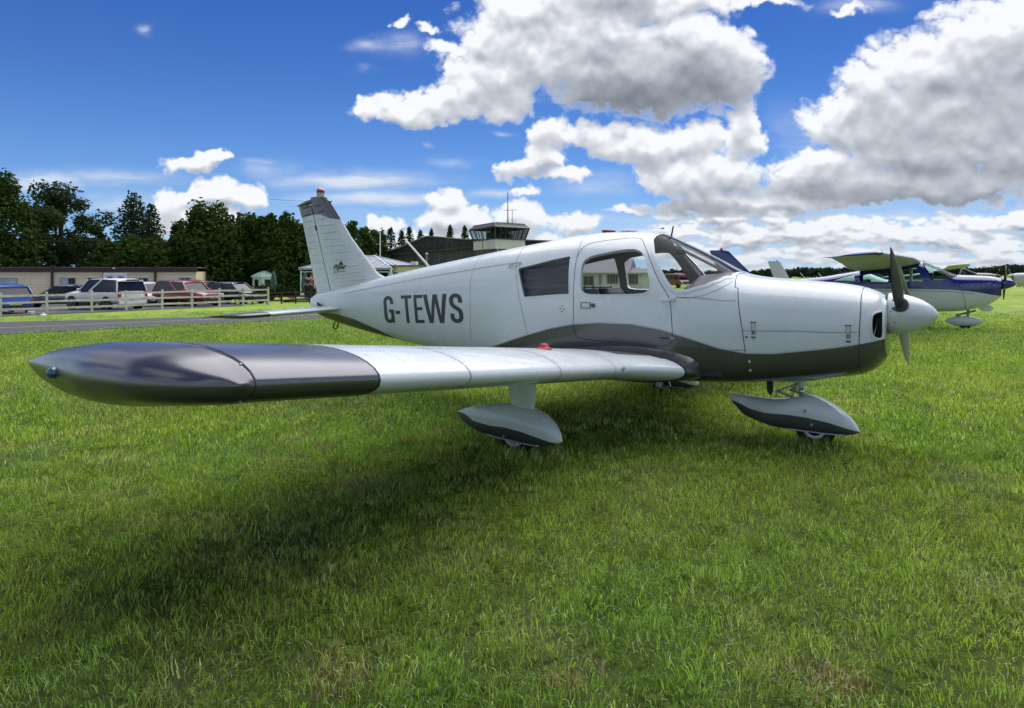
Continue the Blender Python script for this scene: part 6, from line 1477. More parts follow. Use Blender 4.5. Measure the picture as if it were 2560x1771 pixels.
def far_wood(name, b0, b1, d, tops, seed):
    rg = np.random.RandomState(seed); bl = []; c = site((b0 + b1) / 2, d)
    b = b0
    while b < b1:
        v = np.interp(b, [t[0] for t in tops], [t[1] for t in tops]) + rg.uniform(-3, 4); dd = d + rg.uniform(-8, 8); p = site(b, dd); H = max(1.2, hz(v, dd) - p.z); w = H * rg.uniform(.45, .8)
        bl.append((p.x - c.x, p.y - c.y, p.z - c.z + H * .52, w, w, H * .5)); b += w * 1547.8 / dd * rg.uniform(.5, .9)
    V, F, T = cards(bl, int(len(bl) * 240), .5, rg, shell=.3); o = mkobj(name, V, F, leaf_mat('far_leaves', (.022, .036, .026), (.052, .070, .045)), loc=c, kind='stuff'); at = o.data.attributes.new('tone', 'FLOAT', 'POINT'); at.data.foreach_set('value', np.array(T, np.float32))
far_wood('distant_woodland', 1440, 2520, 240, [(1440, 606), (1540, 611), (1690, 610), (1830, 603), (1960, 606), (2100, 606), (2150, 600), (2200, 606), (2240, 600), (2310, 597), (2520, 596)], 5)
far_wood('distant_hedge', 1180, 1560, 150, [(1180, 600), (1500, 612), (1560, 614)], 6)

# ------------------------------------------------------------------ high-wing aircraft parked beyond
def high_wing(name, loc, rz, lab, top, low, group=None, detail=True, tipc=None, fairing=True, strut_c=None):
    t = empty(name, loc, lab, 'aircraft', group, rz); k = 1.0
    B = Body([(-8.25,1.22,1.10,.04,1.16,2,2),(-7.2,1.30,.98,.14,1.15,2.4,2.4),(-6.0,1.42,.80,.28,1.12,2.5,2.6),(-5.1,1.52,.66,.42,1.10,2.7,3.0),(-4.55,1.62,.58,.50,1.10,2.9,3.4),(-4.1,1.70,.53,.54,1.10,3.0,3.6),(-3.2,1.86,.50,.56,1.10,3.0,4.0),(-2.45,2.04,.49,.56,1.10,3.0,4.0),(-2.30,2.00,.49,.56,1.10,2.9,4.0),(-1.9,1.83,.50,.55,1.12,2.8,3.6),(-1.38,1.60,.53,.52,1.15,2.8,3.2),(-.95,1.585,.62,.47,1.2,2.7,3.0),(-.55,1.56,.80,.41,1.25,2.5,2.6),(-.36,1.50,.98,.30,1.28,2.3,2.4)])
    TOP, LOW = top, low; GG = glass_mat('greenish_perspex', (.70, .86, .80), .8)
    w1 = B.xz(smooth_loop([(-3.95, 1.36), (-3.95, 1.58), (-3.15, 1.70), (-3.15, 1.36)], 3, .15), step=.05, closed=True); w2 = B.xz(smooth_loop([(-3.02, 1.36), (-3.02, 1.72), (-2.42, 1.82), (-2.22, 1.38)], 3, .15), step=.05, closed=True)
    w3 = B.xz([(-4.12, 0, .02), (-4.12, 1.93), (-4.15, 1.80), (-4.50, 1.46), (-4.85, 1.45), (-5.0, 0, .02)] if False else [(-4.06, 1.38), (-4.10, 1.60), (-4.45, 1.52), (-4.80, 1.40)], step=.05, closed=True)
    ws = B.xz([(-2.26, 0, .04), (-2.27, 0, .5), (-2.24, 1.84), (-2.02, 1.43), (-1.85, 1.42), (-1.55, 1.49), (-1.41, 0, .6), (-1.38, 0, .04)], step=.05, closed=True)
    pz = lambda x: np.interp(x, [-8.3, -5, -3.5, -2.2, -1.5, -.95, -.5, -.3], [1.02, 1.13, 1.17, 1.18, 1.165, 1.11, 1.02, .98])
    xs = np.arange(-8.2, -.36, .1); paint = np.array([(x, float(B.t_of_z(x, max(pz(x), float(B.sec(x)[1]) + .02)))) for x in xs])
    V, T = cut_shell(B, -8.25, -.36, .12 if detail else .2, 26 if detail else 18, [paint], [w1, w2, w3, ws]); c = V[T].mean(1); y, z = B.surf(c[:, 0], c[:, 1])
    R = [inpoly(c, L) for L in (w1, w2, w3, ws)]; gl = R[0] | R[1] | R[2] | R[3]; grey = (z < pz(c[:, 0])).astype(int)
    emit_part(B, V, T[~gl], 'fuselage', [TOP, LOW], grey[~gl], (-1, 1), t)
    for nm, s in (('rear_side_window', R[0]), ('door_window', R[1]), ('rear_window', R[2]), ('windscreen', R[3])):
        for sd_ in (-1, 1): emit_part(B, V, T[s], nm, GG, np.zeros(s.sum()), (sd_,), t, off=-.004)
    MB().lathe([(.001, -.02), (.28, -.01), (.30, 0)], (-.352, 0, 1.24), 'X', 20, sc=(1.0, .85)).build('cowl_front', DARK, t)
    MB().box((-4.4, -.40, .60), (-1.5, .40, .66)).build('cabin_floor', DARK, t)
    if detail:
        S_ = mat('seat_grey_blue', (.20, .23, .24), .8)
        for yy in (-.26, .26): MB().box((-2.95, yy - .2, 1.0), (-2.82, yy + .2, 1.60)).build('seat_backrest', S_, t, bevel=.04); MB().box((-3.85, yy - .2, .95), (-3.72, yy + .2, 1.45)).build('seat_backrest', S_, t, bevel=.04)
        for i in range(7): MB().lathe([(.010, 0), (.008, .008)], (-1.30 + .13 * i, -float(B.y_of_z(-1.30 + .13 * i, 1.28)) - .002, 1.285 + .006 * i), 'Y', 6).build('cowl_stud', UPVC, t)
        L = B.xz([(-1.42, 1.42), (-1.30, 1.15), (-1.22, .9), (-1.20, .60)], step=.04); ribbon(B, L, .012, DARK, 'cowling_joint', t)
        L = B.xz([(x, pz(x) - .055) for x in np.linspace(-3.4, -1.0, 12)], step=.1); ribbon(B, L, .022, mat('stripe_grey', (.25, .27, .29), .4), 'side_stripe', t)
    # wing
    fo = foil(12, .13, .02)
    for sd_ in (-1, 1):
        m = MB(); R_ = []; I = []
        for yy, le, te, zz, th, dr_ in ((.0, -2.32, -3.96, 2.02, 1, .30), (.6, -2.32, -3.96, 2.02, 1, .30), (2.6, -2.34, -3.96, 2.07, 1, .27), (4.0, -2.60, -3.95, 2.12, 1, .19), (5.2, -2.84, -4.0, 2.16, 1, .11), (5.42, -2.92, -4.1, 2.165, .8, .10), (5.52, -3.15, -4.2, 2.14, .4, .08), (5.55, -3.5, -4.24, 2.10, .08, .04)):
            R_.append([(le - x * (le - te), sd_ * yy, zz - .02 - x * dr_ + z_ * th * (le - te)) for x, z_ in fo])
        m.loft(R_); k_ = len(R_[0]); m.I = [1 if (abs(np.mean([m.V[i] for i in f], 0)[1]) > 4.6 and (fi % k_) < 13) else 0 for fi, f in enumerate(m.F)]; m.build('wing', [mat('high_wing_white', (.46, .47, .50), .35, var=.05, vscale=2.), tipc or LOW], t, smooth='auto')
        for kx in range(9 if detail else 0):      # pressed ribs under the wing
            yy = 1.0 + kx * .5; MB().beam((-3.0, sd_ * yy, 1.85 + .03 * yy), (-3.8, sd_ * yy, 1.69 + .045 * yy), .02, .015).build('wing_rib', mat('high_wing_white'), t)
        MB().tube([(-2.62, sd_ * .52, .92), (-2.75, sd_ * 2.55, 1.97)], [.055, .045], 8).build('wing_strut', strut_c or mat('high_wing_white'), t, smooth=True)
        # main leg, wheel
        m = MB(); m.beam((-3.25, sd_ * .45, .62), (-3.2, sd_ * 1.18, .22), .10, .035); m.build('main_leg', LOW, t)
        m = MB(); m.lathe([(.10, -.07), (.19, -.06), (.20, 0), (.19, .06), (.10, .07)], (-3.2, sd_ * 1.27, .20), 'Y', 16); w = m.build('main_wheel', RUB, t, smooth=True); MB().lathe([(.10, -.075), (.02, -.085)], (-3.2, sd_ * 1.27, .20), 'Y', 12).build('hub', UPVC, w)
        if fairing: MB().lathe([(.01, -.45), (.08, -.38), (.135, -.2), (.145, 0), (.11, .2), (.05, .33), (.01, .36)], (-3.2, sd_ * 1.27, .26), 'X', 14, sc=(.9, 1.15)).build('wheel_fairing', LOW, t, smooth=True)
        m = MB(); m.loft([[(le - x * (le - te), sd_ * yy, 1.22 + z_ * (le - te)) for x, z_ in foil(8, .08, 0)] for yy, le, te in ((.0, -7.2, -8.15), (1.3, -7.45, -8.1), (1.7, -7.62, -8.08))]); m.build('tailplane', LOW, t, smooth='auto')
    m = MB(); R_ = []
    for zz, le, te in ((1.18, -6.4, -8.3), (1.35, -6.9, -8.35), (1.5, -7.2, -8.4), (1.9, -7.6, -8.55), (2.25, -7.95, -8.70), (2.40, -8.1, -8.76), (2.44, -8.25, -8.75)): R_.append([(le - x * (le - te), z_ * (le - te) * .8, zz) for x, z_ in foil(10, .09, 0)])
    m.loft(R_); m.build('fin', tipc or TOP, t, smooth='auto')
    MB().lathe([(.045, 0), (.045, .06), (.02, .09)], (-8.35, 0, 2.43), 'Z', 8).build('beacon', mat('dark_red_plastic'), t)
    # nose gear
    m = MB(); m.tube([(-1.12, 0, .85), (-1.16, 0, .30)], .04, 8); m.tube([(-.95, -.02, .56), (-1.45, -.02, .40)], .03, 6); m.tube([(-1.45, -.02, .40), (-1.16, 0, .30)], .02, 6); m.build('nose_leg', STEEL, t)
    m = MB(); m.lathe([(.09, -.06), (.165, -.05), (.175, 0), (.165, .05), (.09, .06)], (-1.22, 0, .175), 'Y', 16); w = m.build('nose_wheel', RUB, t, smooth=True); MB().lathe([(.09, -.065), (.02, -.075)], (-1.22, 0, .175), 'Y', 12).build('hub', UPVC, w)
    if fairing:
        m = MB(); m.lathe([(.01, -.52), (.07, -.44), (.13, -.25), (.15, 0), (.13, .2), (.07, .36), (.01, .44)], (-1.20, 0, .235), 'X', 16, sc=(.85, 1.05)); m.build('nose_wheel_fairing', LOW, t, smooth=True)
    m = MB(); m.prism([(-.9, .62), (-.62, .74), (-.52, .64), (-.60, .56), (-.80, .54)], -.10, .10); m.build('chin_scoop', LOW, t, bevel=.02)
    m = MB(); m.lathe([(.17, -.345), (.17, -.30), (.145, -.20), (.10, -.10), (.05, -.03), (.004, 0)], (0, 0, 1.35), 'X', 20); m.build('spinner', TOP, t, smooth=True)
    for s in (1, -1):
        d = Vector((.0, -.86 * s, .50 * s)); m = MB(); R_ = []; tv = d.cross(Vector((1, 0, 0)))
        for r, ch, tw in ((.14, .05, 45), (.3, .07, 38), (.6, .075, 24), (.85, .055, 17), (.95, .03, 15)): R_.append([Vector((-.27, 0, 1.35)) + d * r + (tv * math.cos(rad(tw)) * s + Vector((1, 0, 0)) * math.sin(rad(tw))) * ch * math.cos(a) + Vector((1, 0, 0)) * .014 * math.sin(a) for a in np.linspace(0, 2 * np.pi, 8, endpoint=False)])
        m.loft(R_); m.I = [1 if (Vector(np.mean([m.V[i] for i in f], 0)) - Vector((-.27, 0, 1.35))).length > .88 else 0 for f in m.F]; m.build('propeller_blade', [mat('black_blade', (.02, .02, .02), .45), mat('yellow_tip', (.45, .38, .10), .5)], t, smooth=True)
    return t
BLUE = mat('royal_blue_paint', (.005, .012, .15), .18, coat=.8, var=.05); WH2 = mat('bright_white_paint', (.62, .66, .64), .3, coat=.4, var=.04, vscale=2.)
q = site(2290, 19.45)
high_wing('high_wing_aircraft', (1.27, 18.15, -.30), 0, 'royal blue over white high-wing aircraft just beyond the nose of the nearest aircraft', BLUE, WH2, tipc=BLUE, strut_c=mat('strut_cream', (.40, .41, .33), .5))
W3 = mat('dull_white_paint', (.48, .50, .50), .4, var=.05)
p = site(2255, 46); high_wing('high_wing_aircraft', p, rad(12), 'dark-topped high-wing aircraft parked behind the blue nose, its white wing edge showing', mat('black_paint', (.02, .02, .025), .3, coat=.5), W3, detail=False)
p = site(2268, 50); high_wing('high_wing_aircraft', p, rad(-172), 'white high-wing aircraft on open wheels at the right edge of the picture', W3, W3, detail=False, fairing=False)
p = site(2370, 70); high_wing('high_wing_aircraft', p, rad(175), 'white high-wing aircraft farthest right, its square fin above the others', W3, W3, detail=False, fairing=False)
def low_wing_far():
    p = site(1832, 36); t = empty('low_wing_aircraft', p, 'white low-wing aircraft mostly hidden behind the engine cowling, only fin and aerials above it', 'aircraft', None, rad(4)); m = MB(); R_ = []
    for x, zt, zb, w in ((-1.9, 1.05, .95, .05), (-.6, 1.18, .75, .22), (.8, 1.30, .55, .42), (1.6, 1.55, .48, .5), (2.6, 1.60, .46, .55), (3.3, 1.3, .48, .52), (4.3, 1.18, .55, .42), (4.9, 1.1, .75, .25)): R_.append([(x, w * np.sign(math.cos(a)) * abs(math.cos(a)) ** .7, (zt + zb) / 2 + (zt - zb) / 2 * np.sign(math.sin(a)) * abs(math.sin(a)) ** .8) for a in np.linspace(0, 2 * np.pi, 18, endpoint=False)])
    m.loft(R_); m.build('fuselage', WH2, t, smooth='auto')
    m = MB(); m.loft([[(le - x * (le - te), z_ * (le - te), zz) for x, z_ in foil(8, .08, 0)] for zz, le, te in ((1.0, -.6, -1.9), (1.3, -1.15, -1.95), (2.20, -1.62, -2.25), (2.24, -1.72, -2.24))]); m.build('fin', W3, t, smooth='auto')
    MB().lathe([(.04, 0), (.04, .07), (.01, .09)], (-1.78, 0, 2.22), 'Z', 8).build('beacon', STEEL, t)
    for x0 in (-.25, .62): MB().tube([(x0, 0, 1.15), (x0 - .38, 0, 1.62)], [.018, .012], 5).build('whip_aerial', UPVC, t)
    for s in (-1, 1):
        MB().box((1.4, min(s * .4, s * 4.5), .62), (3.0, max(s * .4, s * 4.5), .80)).build('wing', WH2, t, bevel=.05); MB().box((-1.9, min(0, s * 1.5), .98), (-1.2, max(0, s * 1.5), 1.04)).build('tailplane', WH2, t)
        MB().lathe([(.06, -.05), (.17, -.05), (.17, .05), (.06, .05)], (2.4, s * 1.5, .17), 'Y', 14).build('wheel', RUB, t)
        MB().tube([(2.4, s * 1.5, .17), (2.4, s * 1.5, .7)], .04, 6).build('leg', STEEL, t)
    MB().lathe([(.06, -.05), (.17, -.05), (.17, .05), (.06, .05)], (4.2, 0, .17), 'Y', 14).build('wheel', RUB, t); MB().tube([(4.2, 0, .17), (4.2, 0, .7)], .04, 6).build('leg', STEEL, t)
low_wing_far()

# ------------------------------------------------------------------ cars
TYRE = RUB; CARG = mat('car_glass', (.014, .018, .024), .10, spec=.35); LAMP = mat('lamp_clear', (.65, .67, .68), .12, coat=.6); TAIL = mat('tail_lamp_red', (.30, .03, .035), .15, coat=.6); TRIM = mat('black_trim', (.02, .02, .021), .6); RIM = mat('alloy_rim', (.42, .43, .44), .3, .7)
def car(name, label, loc, heading, L, W, H, paint, cat='car', kind='hatch', belt=.58, rail=False, plate=(.62, .62, .58), rail_c=None):
    """front of the car towards +x of its own frame"""
    t = empty(name, loc, label, cat, 'cars parked behind the fence', heading); hb = H * belt; gr = .19 * H; wr = .185 * H if kind != 'suv' else .205 * H; fx_, rx_ = L * .5 - L * .185, -L * .5 + L * .19; h = L / 2
    nose = {'hatch': .70, 'saloon': .66, 'suv': .86}[kind]; tailh = {'hatch': .98, 'saloon': .95, 'suv': 1.02}[kind]
    st = [(-h, gr * 1.5, hb * tailh * .80, W * .40), (-h + .06, gr * 1.15, hb * tailh * .97, W * .46), (-h + .25, gr, hb * tailh, W * .49), (-h * .5, gr, hb * 1.02, W * .5), (0, gr, hb, W * .5), (h * .38, gr, hb * .98, W * .5), (h * .62, gr, hb * (nose + .14), W * .49), (h - .25, gr, hb * (nose + .06), W * .47), (h - .07, gr * 1.1, hb * nose, W * .43), (h, gr * 1.4, hb * nose * .85, W * .36)]
    m = MB(); R_ = []
    for x, zb, zt, w in st: R_.append([(x, w * np.sign(math.cos(a)) * abs(math.cos(a)) ** .42, (zt + zb) / 2 + (zt - zb) / 2 * np.sign(math.sin(a)) * abs(math.sin(a)) ** .5) for a in np.linspace(math.pi / 24, 2 * np.pi + math.pi / 24, 24, endpoint=False)])
    m.loft(R_); body = m.build('body', paint, t, smooth='auto')
    # cabin: glass block, roof skin, pillars
    ws0, ws1 = {'hatch': (h * .42, h * .10), 'saloon': (h * .36, h * .02), 'suv': (h * .40, h * .14)}[kind]; rr0, rr1 = {'hatch': (-h + .12, -h * .72), 'saloon': (-h * .80, -h * .42), 'suv': (-h + .10, -h + .30)}[kind]
    wb, wt = W * .46, W * .38; m = MB(); V = []
    m.loft([[(ws0, -wb, hb * .96), (ws0, wb, hb * .96), (rr0, wb, hb * .98), (rr0, -wb, hb * .98)], [(ws1, -wt, H * .955), (ws1, wt, H * .955), (rr1, wt, H * .955), (rr1, -wt, H * .955)]]); g = m.build('cabin_glass', CARG, t)
    roof = [(ws1 + .10, H * .935), (ws1 - .15, H * .985), ((ws1 + rr1) / 2, H), (rr1 + .15, H * .985), (rr1 - .10, H * .94)]
    m = MB(); m.loft([[(x, -wt - .03, z - .06), (x, -wt * .8, z), (x, 0, z + .02), (x, wt * .8, z), (x, wt + .03, z - .06), (x, 0, z - .07)] for x, z in roof]); m.build('roof', paint, t, smooth='auto')
    for s in (-1, 1):
        for nm, a, b, wd in (('front_pillar', (ws0 + .02, s * wb * 1.01, hb * .97), (ws1 + .03, s * wt * 1.02, H * .95), .07), ('middle_pillar', (ws0 * .1 - .05, s * wb * 1.01, hb * .97), ((ws1 + rr1) / 2 + .05, s * wt * 1.02, H * .95), .10 if kind == 'suv' else .06), ('rear_pillar', (rr0, s * wb * 1.0, hb * .98), (rr1, s * wt * 1.01, H * .95), .16 if kind != 'suv' else .09)):
            m = MB(); m.beam(a, b, .035, wd, up=(1, 0, 0)); m.build(nm, TRIM if nm == 'middle_pillar' and kind != 'suv' else paint, t)
        MB().box((ws0 - .18, s * (wb + .02) - (.16 if s < 0 else 0), hb * 1.0), (ws0 - .06, s * (wb + .02) + (.16 if s > 0 else 0), hb * 1.0 + .13)).build('door_mirror', paint, t, bevel=.02)
        for x in (fx_, rx_):
            m = MB(); m.lathe([(wr * 1.16, -.02), (wr * 1.16, .012)], (x, s * (W * .5 - .004), wr), 'Y', 22); m.build('wheel_arch', TRIM, t)
            m = MB(); m.lathe([(wr * .62, -.09), (wr * .96, -.09), (wr, -.05), (wr, .05), (wr * .96, .09), (wr * .62, .09)], (x, s * (W * .5 - .09), wr), 'Y', 22); w = m.build('wheel', TYRE, t, smooth='auto')
            m = MB(); y0 = s * (W * .5 + .004)
            for j in range(5): a = j * 1.2566 + .3; m.beam((x, y0, wr), (x + wr * .6 * math.cos(a), y0, wr + wr * .6 * math.sin(a)), .012, wr * .16, up=(0, 1, 0) if False else (-math.sin(a), 0, math.cos(a)))
            m.tube([(x + wr * .60 * math.cos(a), y0 - s * .004, wr + wr * .60 * math.sin(a)) for a in np.linspace(0, 2 * np.pi, 17)], .02, 5, caps=False); m.lathe([(wr * .16, -.012), (wr * .14, .012)], (x, y0, wr), 'Y', 8); m.build('rim', RIM, w)
        MB().box((h - .20, s * W * .33 - .17, hb * nose * .80), (h - .02, s * W * .33 + .15, hb * nose * .97)).build('headlight', LAMP, t, bevel=.03)
        zt_ = hb * tailh; MB().box((-h - .005, s * W * .40 - .10, zt_ * (.62 if kind != 'suv' else .66)), (-h + .14, s * W * .40 + .10, zt_ * (.90 if kind != 'suv' else 1.0))).build('tail_lamp', TAIL, t, bevel=.03)
        m = MB(); m.beam((h * .30, s * (W * .5 + .004), hb * .80), (-h * .62, s * (W * .5 + .004), hb * .84), .012, .03); m.build('door_trim_line', TRIM if kind != 'saloon' else CHROME, t)
        for xx in (h * .02, -h * .42): MB().box((xx - .09, s * W * .5 - .012, hb * .84), (xx + .09, s * W * .5 + .022, hb * .84 + .03)).build('door_handle', paint, t)
        if rail: MB().tube([(ws1 - .1, s * wt, H * .99), (ws1 - .2, s * wt, H * 1.02), (rr1 + .2, s * wt, H * 1.02), (rr1 + .1, s * wt, H * .98)], .018, 6).build('roof_rail', rail_c or RIM, t)
    MB().box((h - .05, -W * .30, hb * nose * .66), (h + .01, W * .30, hb * nose * .90)).build('grille', TRIM, t, bevel=.02)
    m = MB(); m.box((h + .0, -.26, gr * 1.75), (h + .03, .26, gr * 1.75 + .11)); f = m.build('front_number_plate', mat('plate_' + str(plate), plate, .5), t)
    MB().box((h - .10, -W * .42, gr * .9), (h + .005, W * .42, gr * 1.6)).build('front_bumper', TRIM, t, bevel=.03); MB().box((-h - .01, -W * .42, gr * .95), (-h + .12, W * .42, gr * 1.55)).build('rear_bumper', TRIM if kind != 'suv' else paint, t, bevel=.03)
    MB().box((-h - .03, -.26, hb * .55), (-h + .0, .26, hb * .55 + .11)).build('rear_number_plate', mat('plate_yellow', (.55, .48, .15), .5), t)
    MB().lathe([(.055, 0), (.05, .012)], (h + .008, 0, hb * nose * .79), 'X', 12).build('bonnet_badge', CHROME, t)
    return t
def heading(b, a, towards=False):
    """car axis: a degrees off the cross-view direction; nose to the left and away, or to the right and towards the field"""
    l = los(b); r = Vector((l.y, -l.x, 0)); v = (-r * math.cos(rad(a)) + l * math.sin(rad(a))) * (-1 if towards else 1); return math.atan2(v.y, v.x)
P_S = mat('silver_white_paint', (.76, .74, .72), .25, coat=.7, var=.03, dirt=(.35, .33, .3, .3)); P_N = mat('navy_paint', (.012, .014, .055), .18, coat=.9); P_R = mat('deep_red_paint', (.30, .010, .014), .2, coat=.9); P_B = mat('bright_blue_paint', (.03, .085, .42), .22, coat=.8); P_K = mat('black_car_paint', (.012, .012, .014), .2, coat=.8); P_W = mat('white_car_paint', (.66, .68, .70), .25, coat=.7)
g1 = lambda b, d, dz=0: site(b, d) + Vector((0, 0, .02 + dz))
suv = car('estate_car', 'silver white off-roader showing its rear and left side, largest of the parked cars', g1(237, 38.8), heading(237, 56), 4.75, 1.93, 1.74, P_S, kind='suv', belt=.60)
MB().box((-2.41, -.35, 1.60), (-2.30, .35, 1.68)).build('spoiler', TRIM, suv); MB().box((-2.415, -.45, .93), (-2.36, .45, 1.0)).build('tailgate_trim', STEEL, suv)
car('saloon_car', 'navy blue saloon seen from its left side, left of the silver white off-roader', g1(134, 41.5), heading(134, 14), 4.6, 1.80, 1.42, P_N, kind='saloon')
car('hatchback_car', 'bright blue hatchback seen from behind at the left edge of the picture', g1(2, 35.2), heading(2, 74), 4.2, 1.78, 1.47, P_B, kind='hatch')
red = car('crossover_car', 'deep red crossover facing the field behind the fence, white badge on its grille', g1(424, 42.), heading(424, 50, True), 4.35, 1.82, 1.55, P_R, kind='suv', belt=.60, rail=True)
for k in range(7): MB().box((2.205, -.22 + k * .065, .535), (2.212, -.185 + k * .065, .60)).build('plate_character', INK, red)
car('hatchback_car', 'white hatchback facing the field between the off-roader and the red crossover', g1(338, 43.5), heading(338, 62, True), 4.1, 1.75, 1.50, P_W, kind='hatch')
car('hatchback_car', 'black hatchback half hidden behind the left end of the red crossover', g1(378, 45.5), heading(378, 60, True), 4.0, 1.72, 1.45, P_K, kind='hatch')
car('hatchback_car', 'black car in the dark to the right of the red crossover, behind the fence', g1(530, 45), heading(530, 40, True), 4.2, 1.75, 1.42, P_K, kind='hatch')
car('hatchback_car', 'dark grey car just showing behind the right shoulder of the red crossover', g1(462, 49), heading(462, 55, True), 4.2, 1.75, 1.55, mat('dark_grey_paint', (.06, .06, .065), .25, coat=.7), kind='hatch')
def red_van():
    p = site(1529, 78); t = empty('red_van', p, 'red van with a boxy body seen through the windscreen of the nearest aircraft', 'van', None, heading(1531, 62, True)); R_ = mat('fire_red', (.20, .025, .03), .35, coat=.5)
    m = MB(); m.prism([(-2.0, .30), (1.75, .30), (1.85, .75), (1.55, .92), (1.25, 1.55), (-2.0, 1.60)], -.78, .78); m.build('body', R_, t, bevel=.05)
    MB().prism([(1.20, 1.45), (1.50, .95), (1.56, .95), (1.28, 1.45)], -.68, .68).build('windscreen', CARG, t)
    for s in (-1, 1):
        MB().prism([(.35, .95), (1.32, .95), (1.08, 1.42), (.35, 1.42)], s * .775, s * .79).build('side_window', CARG, t); MB().prism([(-1.8, .95), (.1, .95), (.1, 1.42), (-1.8, 1.42)], s * .775, s * .79).build('side_window', CARG, t)
        for x in (-1.3, 1.15): MB().lathe([(.12, -.08), (.29, -.08), (.29, .08), (.12, .08)], (x, s * .72, .29), 'Y', 16).build('wheel', RUB, t)
        MB().box((1.78, s * .55 - .12, .58), (1.87, s * .55 + .12, .74)).build('headlight', LAMP, t)
    MB().box((1.80, -.7, .32), (1.92, .7, .46)).build('bumper', UPVC, t); MB().box((-.3, -.4, 1.58), (.1, .4, 1.68)).build('light_bar', UPVC, t)
red_van()

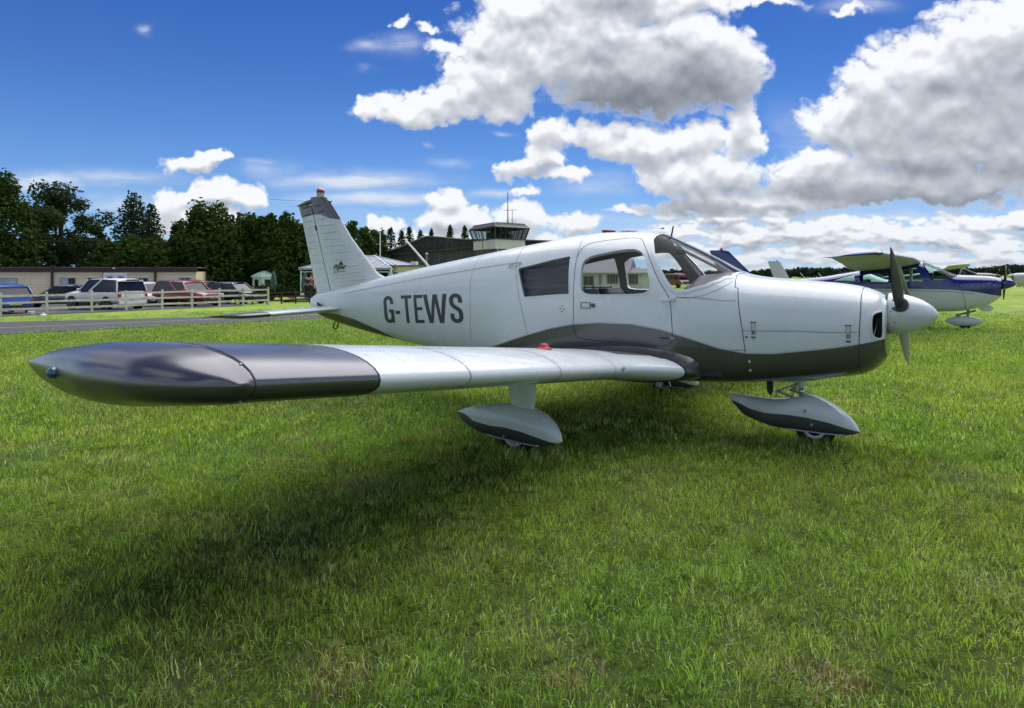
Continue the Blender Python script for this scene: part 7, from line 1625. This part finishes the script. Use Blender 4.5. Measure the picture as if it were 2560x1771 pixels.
# ------------------------------------------------------------------ two people on the terrace
def terrace():
    p = site(705, 47.5); t = empty('timber_terrace', p, 'low dark timber terrace under the two people beside the annexe', 'terrace', None, YAW)
    for k in range(16): MB().box((-1.6 + k * .24, -1.4, .12), (-1.6 + k * .24 + .225, 1.4, .17)).build('plank', DKW, t)
    for x in (-1.55, 2.2): MB().box((x - .05, -1.35, 0), (x + .05, 1.35, .12)).build('joist', DKW, t)
terrace()
def person(b, d, dz, height, face, shirt, trousers, label, arm=0.):
    c = site(b, d) + Vector((0, 0, dz)); t = empty('person', c, label, 'person', None, face); s = height / 1.75; SK = mat('skin', (.42, .26, .19), .6)
    def skin(name, J, E, material, par, sub=1):
        me = bpy.data.meshes.new(name); me.from_pydata([tuple(np.array(j[:3]) * s) for j in J], E, []); o = bpy.data.objects.new(name, me); COL.objects.link(o); o.parent = par; me.materials.append(material)
        bm = bmesh.new(); bm.from_mesh(me); ly = bm.verts.layers.skin.verify()
        for v, j in zip(bm.verts, J): r = j[3] if isinstance(j[3], tuple) else (j[3], j[3]); v[ly].radius = (r[0] * s, r[1] * s)
        bm.verts.ensure_lookup_table(); bm.verts[0][ly].use_root = True; bm.to_mesh(me); bm.free()
        o.modifiers.new('skin', 'SKIN').use_smooth_shade = True; sb = o.modifiers.new('smooth', 'SUBSURF'); sb.levels = sb.render_levels = sub; return o
    J = [(0, 0, .96, (.10, .15)), (0, 0, 1.15, (.10, .14)), (0, 0, 1.36, (.11, .17)), (0, 0, 1.47, .06), (0, 0, 1.55, .05), (.01, 0, 1.64, (.09, .075)), (.01, 0, 1.71, (.075, .065)),
         (0, .19, 1.41, .055), (.02, .25, 1.15, .042), (.12 + arm, .22, .97, .034), (.17 + arm, .20, .92, .03), (0, -.19, 1.41, .055), (.02, -.25, 1.15, .042), (.14 + arm, -.20, 1.0, .034), (.20 + arm, -.17, .98, .03),
         (0, .09, .88, .085), (.01, .10, .50, .062), (0, .10, .10, .045), (.10, .10, .04, .035), (0, -.09, .88, .085), (.01, -.10, .50, .062), (0, -.10, .10, .045), (.10, -.10, .04, .035)]
    E = [(0, 1), (1, 2), (2, 3), (3, 4), (4, 5), (5, 6), (2, 7), (7, 8), (8, 9), (9, 10), (2, 11), (11, 12), (12, 13), (13, 14), (0, 15), (15, 16), (16, 17), (17, 18), (0, 19), (19, 20), (20, 21), (21, 22)]
    skin('body', J, E, SK, t)
    skin('shirt', [(0, 0, 1.0, (.125, .17)), (0, 0, 1.18, (.12, .165)), (0, 0, 1.37, (.13, .185)), (0, 0, 1.46, .085), (0, .20, 1.40, .075), (.02, .25, 1.18, .060), (0, -.20, 1.40, .075), (.02, -.25, 1.18, .060)], [(0, 1), (1, 2), (2, 3), (2, 4), (4, 5), (2, 6), (6, 7)], shirt, t)
    skin('trousers', [(0, 0, .97, (.115, .165)), (0, .09, .86, .10), (.01, .10, .50, .08), (0, .10, .12, .07), (0, -.09, .86, .10), (.01, -.10, .50, .08), (0, -.10, .12, .07)], [(0, 1), (1, 2), (2, 3), (0, 4), (4, 5), (5, 6)], trousers, t)
    MB().lathe([(.06, -.02), (.098, .02), (.10, .07), (.07, .12), (.01, .135)], tuple(np.array((-.012, 0, 1.655)) * s), 'Z', 12, sc=(1.05, .85)).build('hair', mat('brown_hair', (.05, .03, .02), .8), t, smooth=True)
    for sy in (-1, 1): MB().lathe([(.012, 0), (.010, .004)], tuple(np.array((.098, sy * .03, 1.655)) * s), 'X', 6).build('eye', DARK, t)
person(690, 47.4, .17, 1.72, heading(690, 8), mat('navy_top', (.02, .025, .06), .85), mat('dark_trousers', (.02, .022, .03), .85), 'person in a dark navy top standing left of the one in red')
person(701, 47.2, .17, 1.74, heading(701, 10), mat('rose_red_top', (.36, .07, .09), .85), mat('dark_trousers'), 'person in a rose red top standing against the tail fin edge', .05)

# small things on the car park and verge
p = site(97.5, 31.4); o = MB().lathe([(.16, 0), (.15, .05), (.05, .10), (.03, .16)], (0, 0, 0), 'Z', 10).build('post_cover', mat('white_plastic'), loc=p); props(o, 'small white cone-shaped cover at the foot of the fence, second post from the left', 'cover')
p = site(70, 32.6); o = MB().box((-.18, -.10, 0), (.18, .10, .20)).build('marker_block', mat('white_plastic'), loc=p, bevel=.04); props(o, 'small white block on the edge of the car park under the navy saloon', 'marker')
def bird():
    p = site(1493, 90, hz(515, 90)); t = empty('bird', p, 'small dark bird gliding in the sky above the aircraft roof aerial', 'bird', None, YAW)
    B_ = mat('dark_feathers', (.03, .03, .03), .8); m = MB(); m.tube([(-.22, 0, 0), (-.05, 0, -.02), (.16, 0, .0), (.24, 0, .01)], [.02, .06, .05, .02], 8); m.build('body', B_, t, smooth=True)
    for s in (-1, 1): m = MB(); m.loft([[(x + .10 * a_, s * y_, z_ + .01), (x - w_, s * y_, z_), (x, s * y_, z_ - .01)] for a_, x, y_, z_, w_ in ((0, .06, .03, .0, .16), (0, .08, .35, .10, .17), (0, .0, .80, .04, .06))]); m.build('wing', B_, t)
bird()
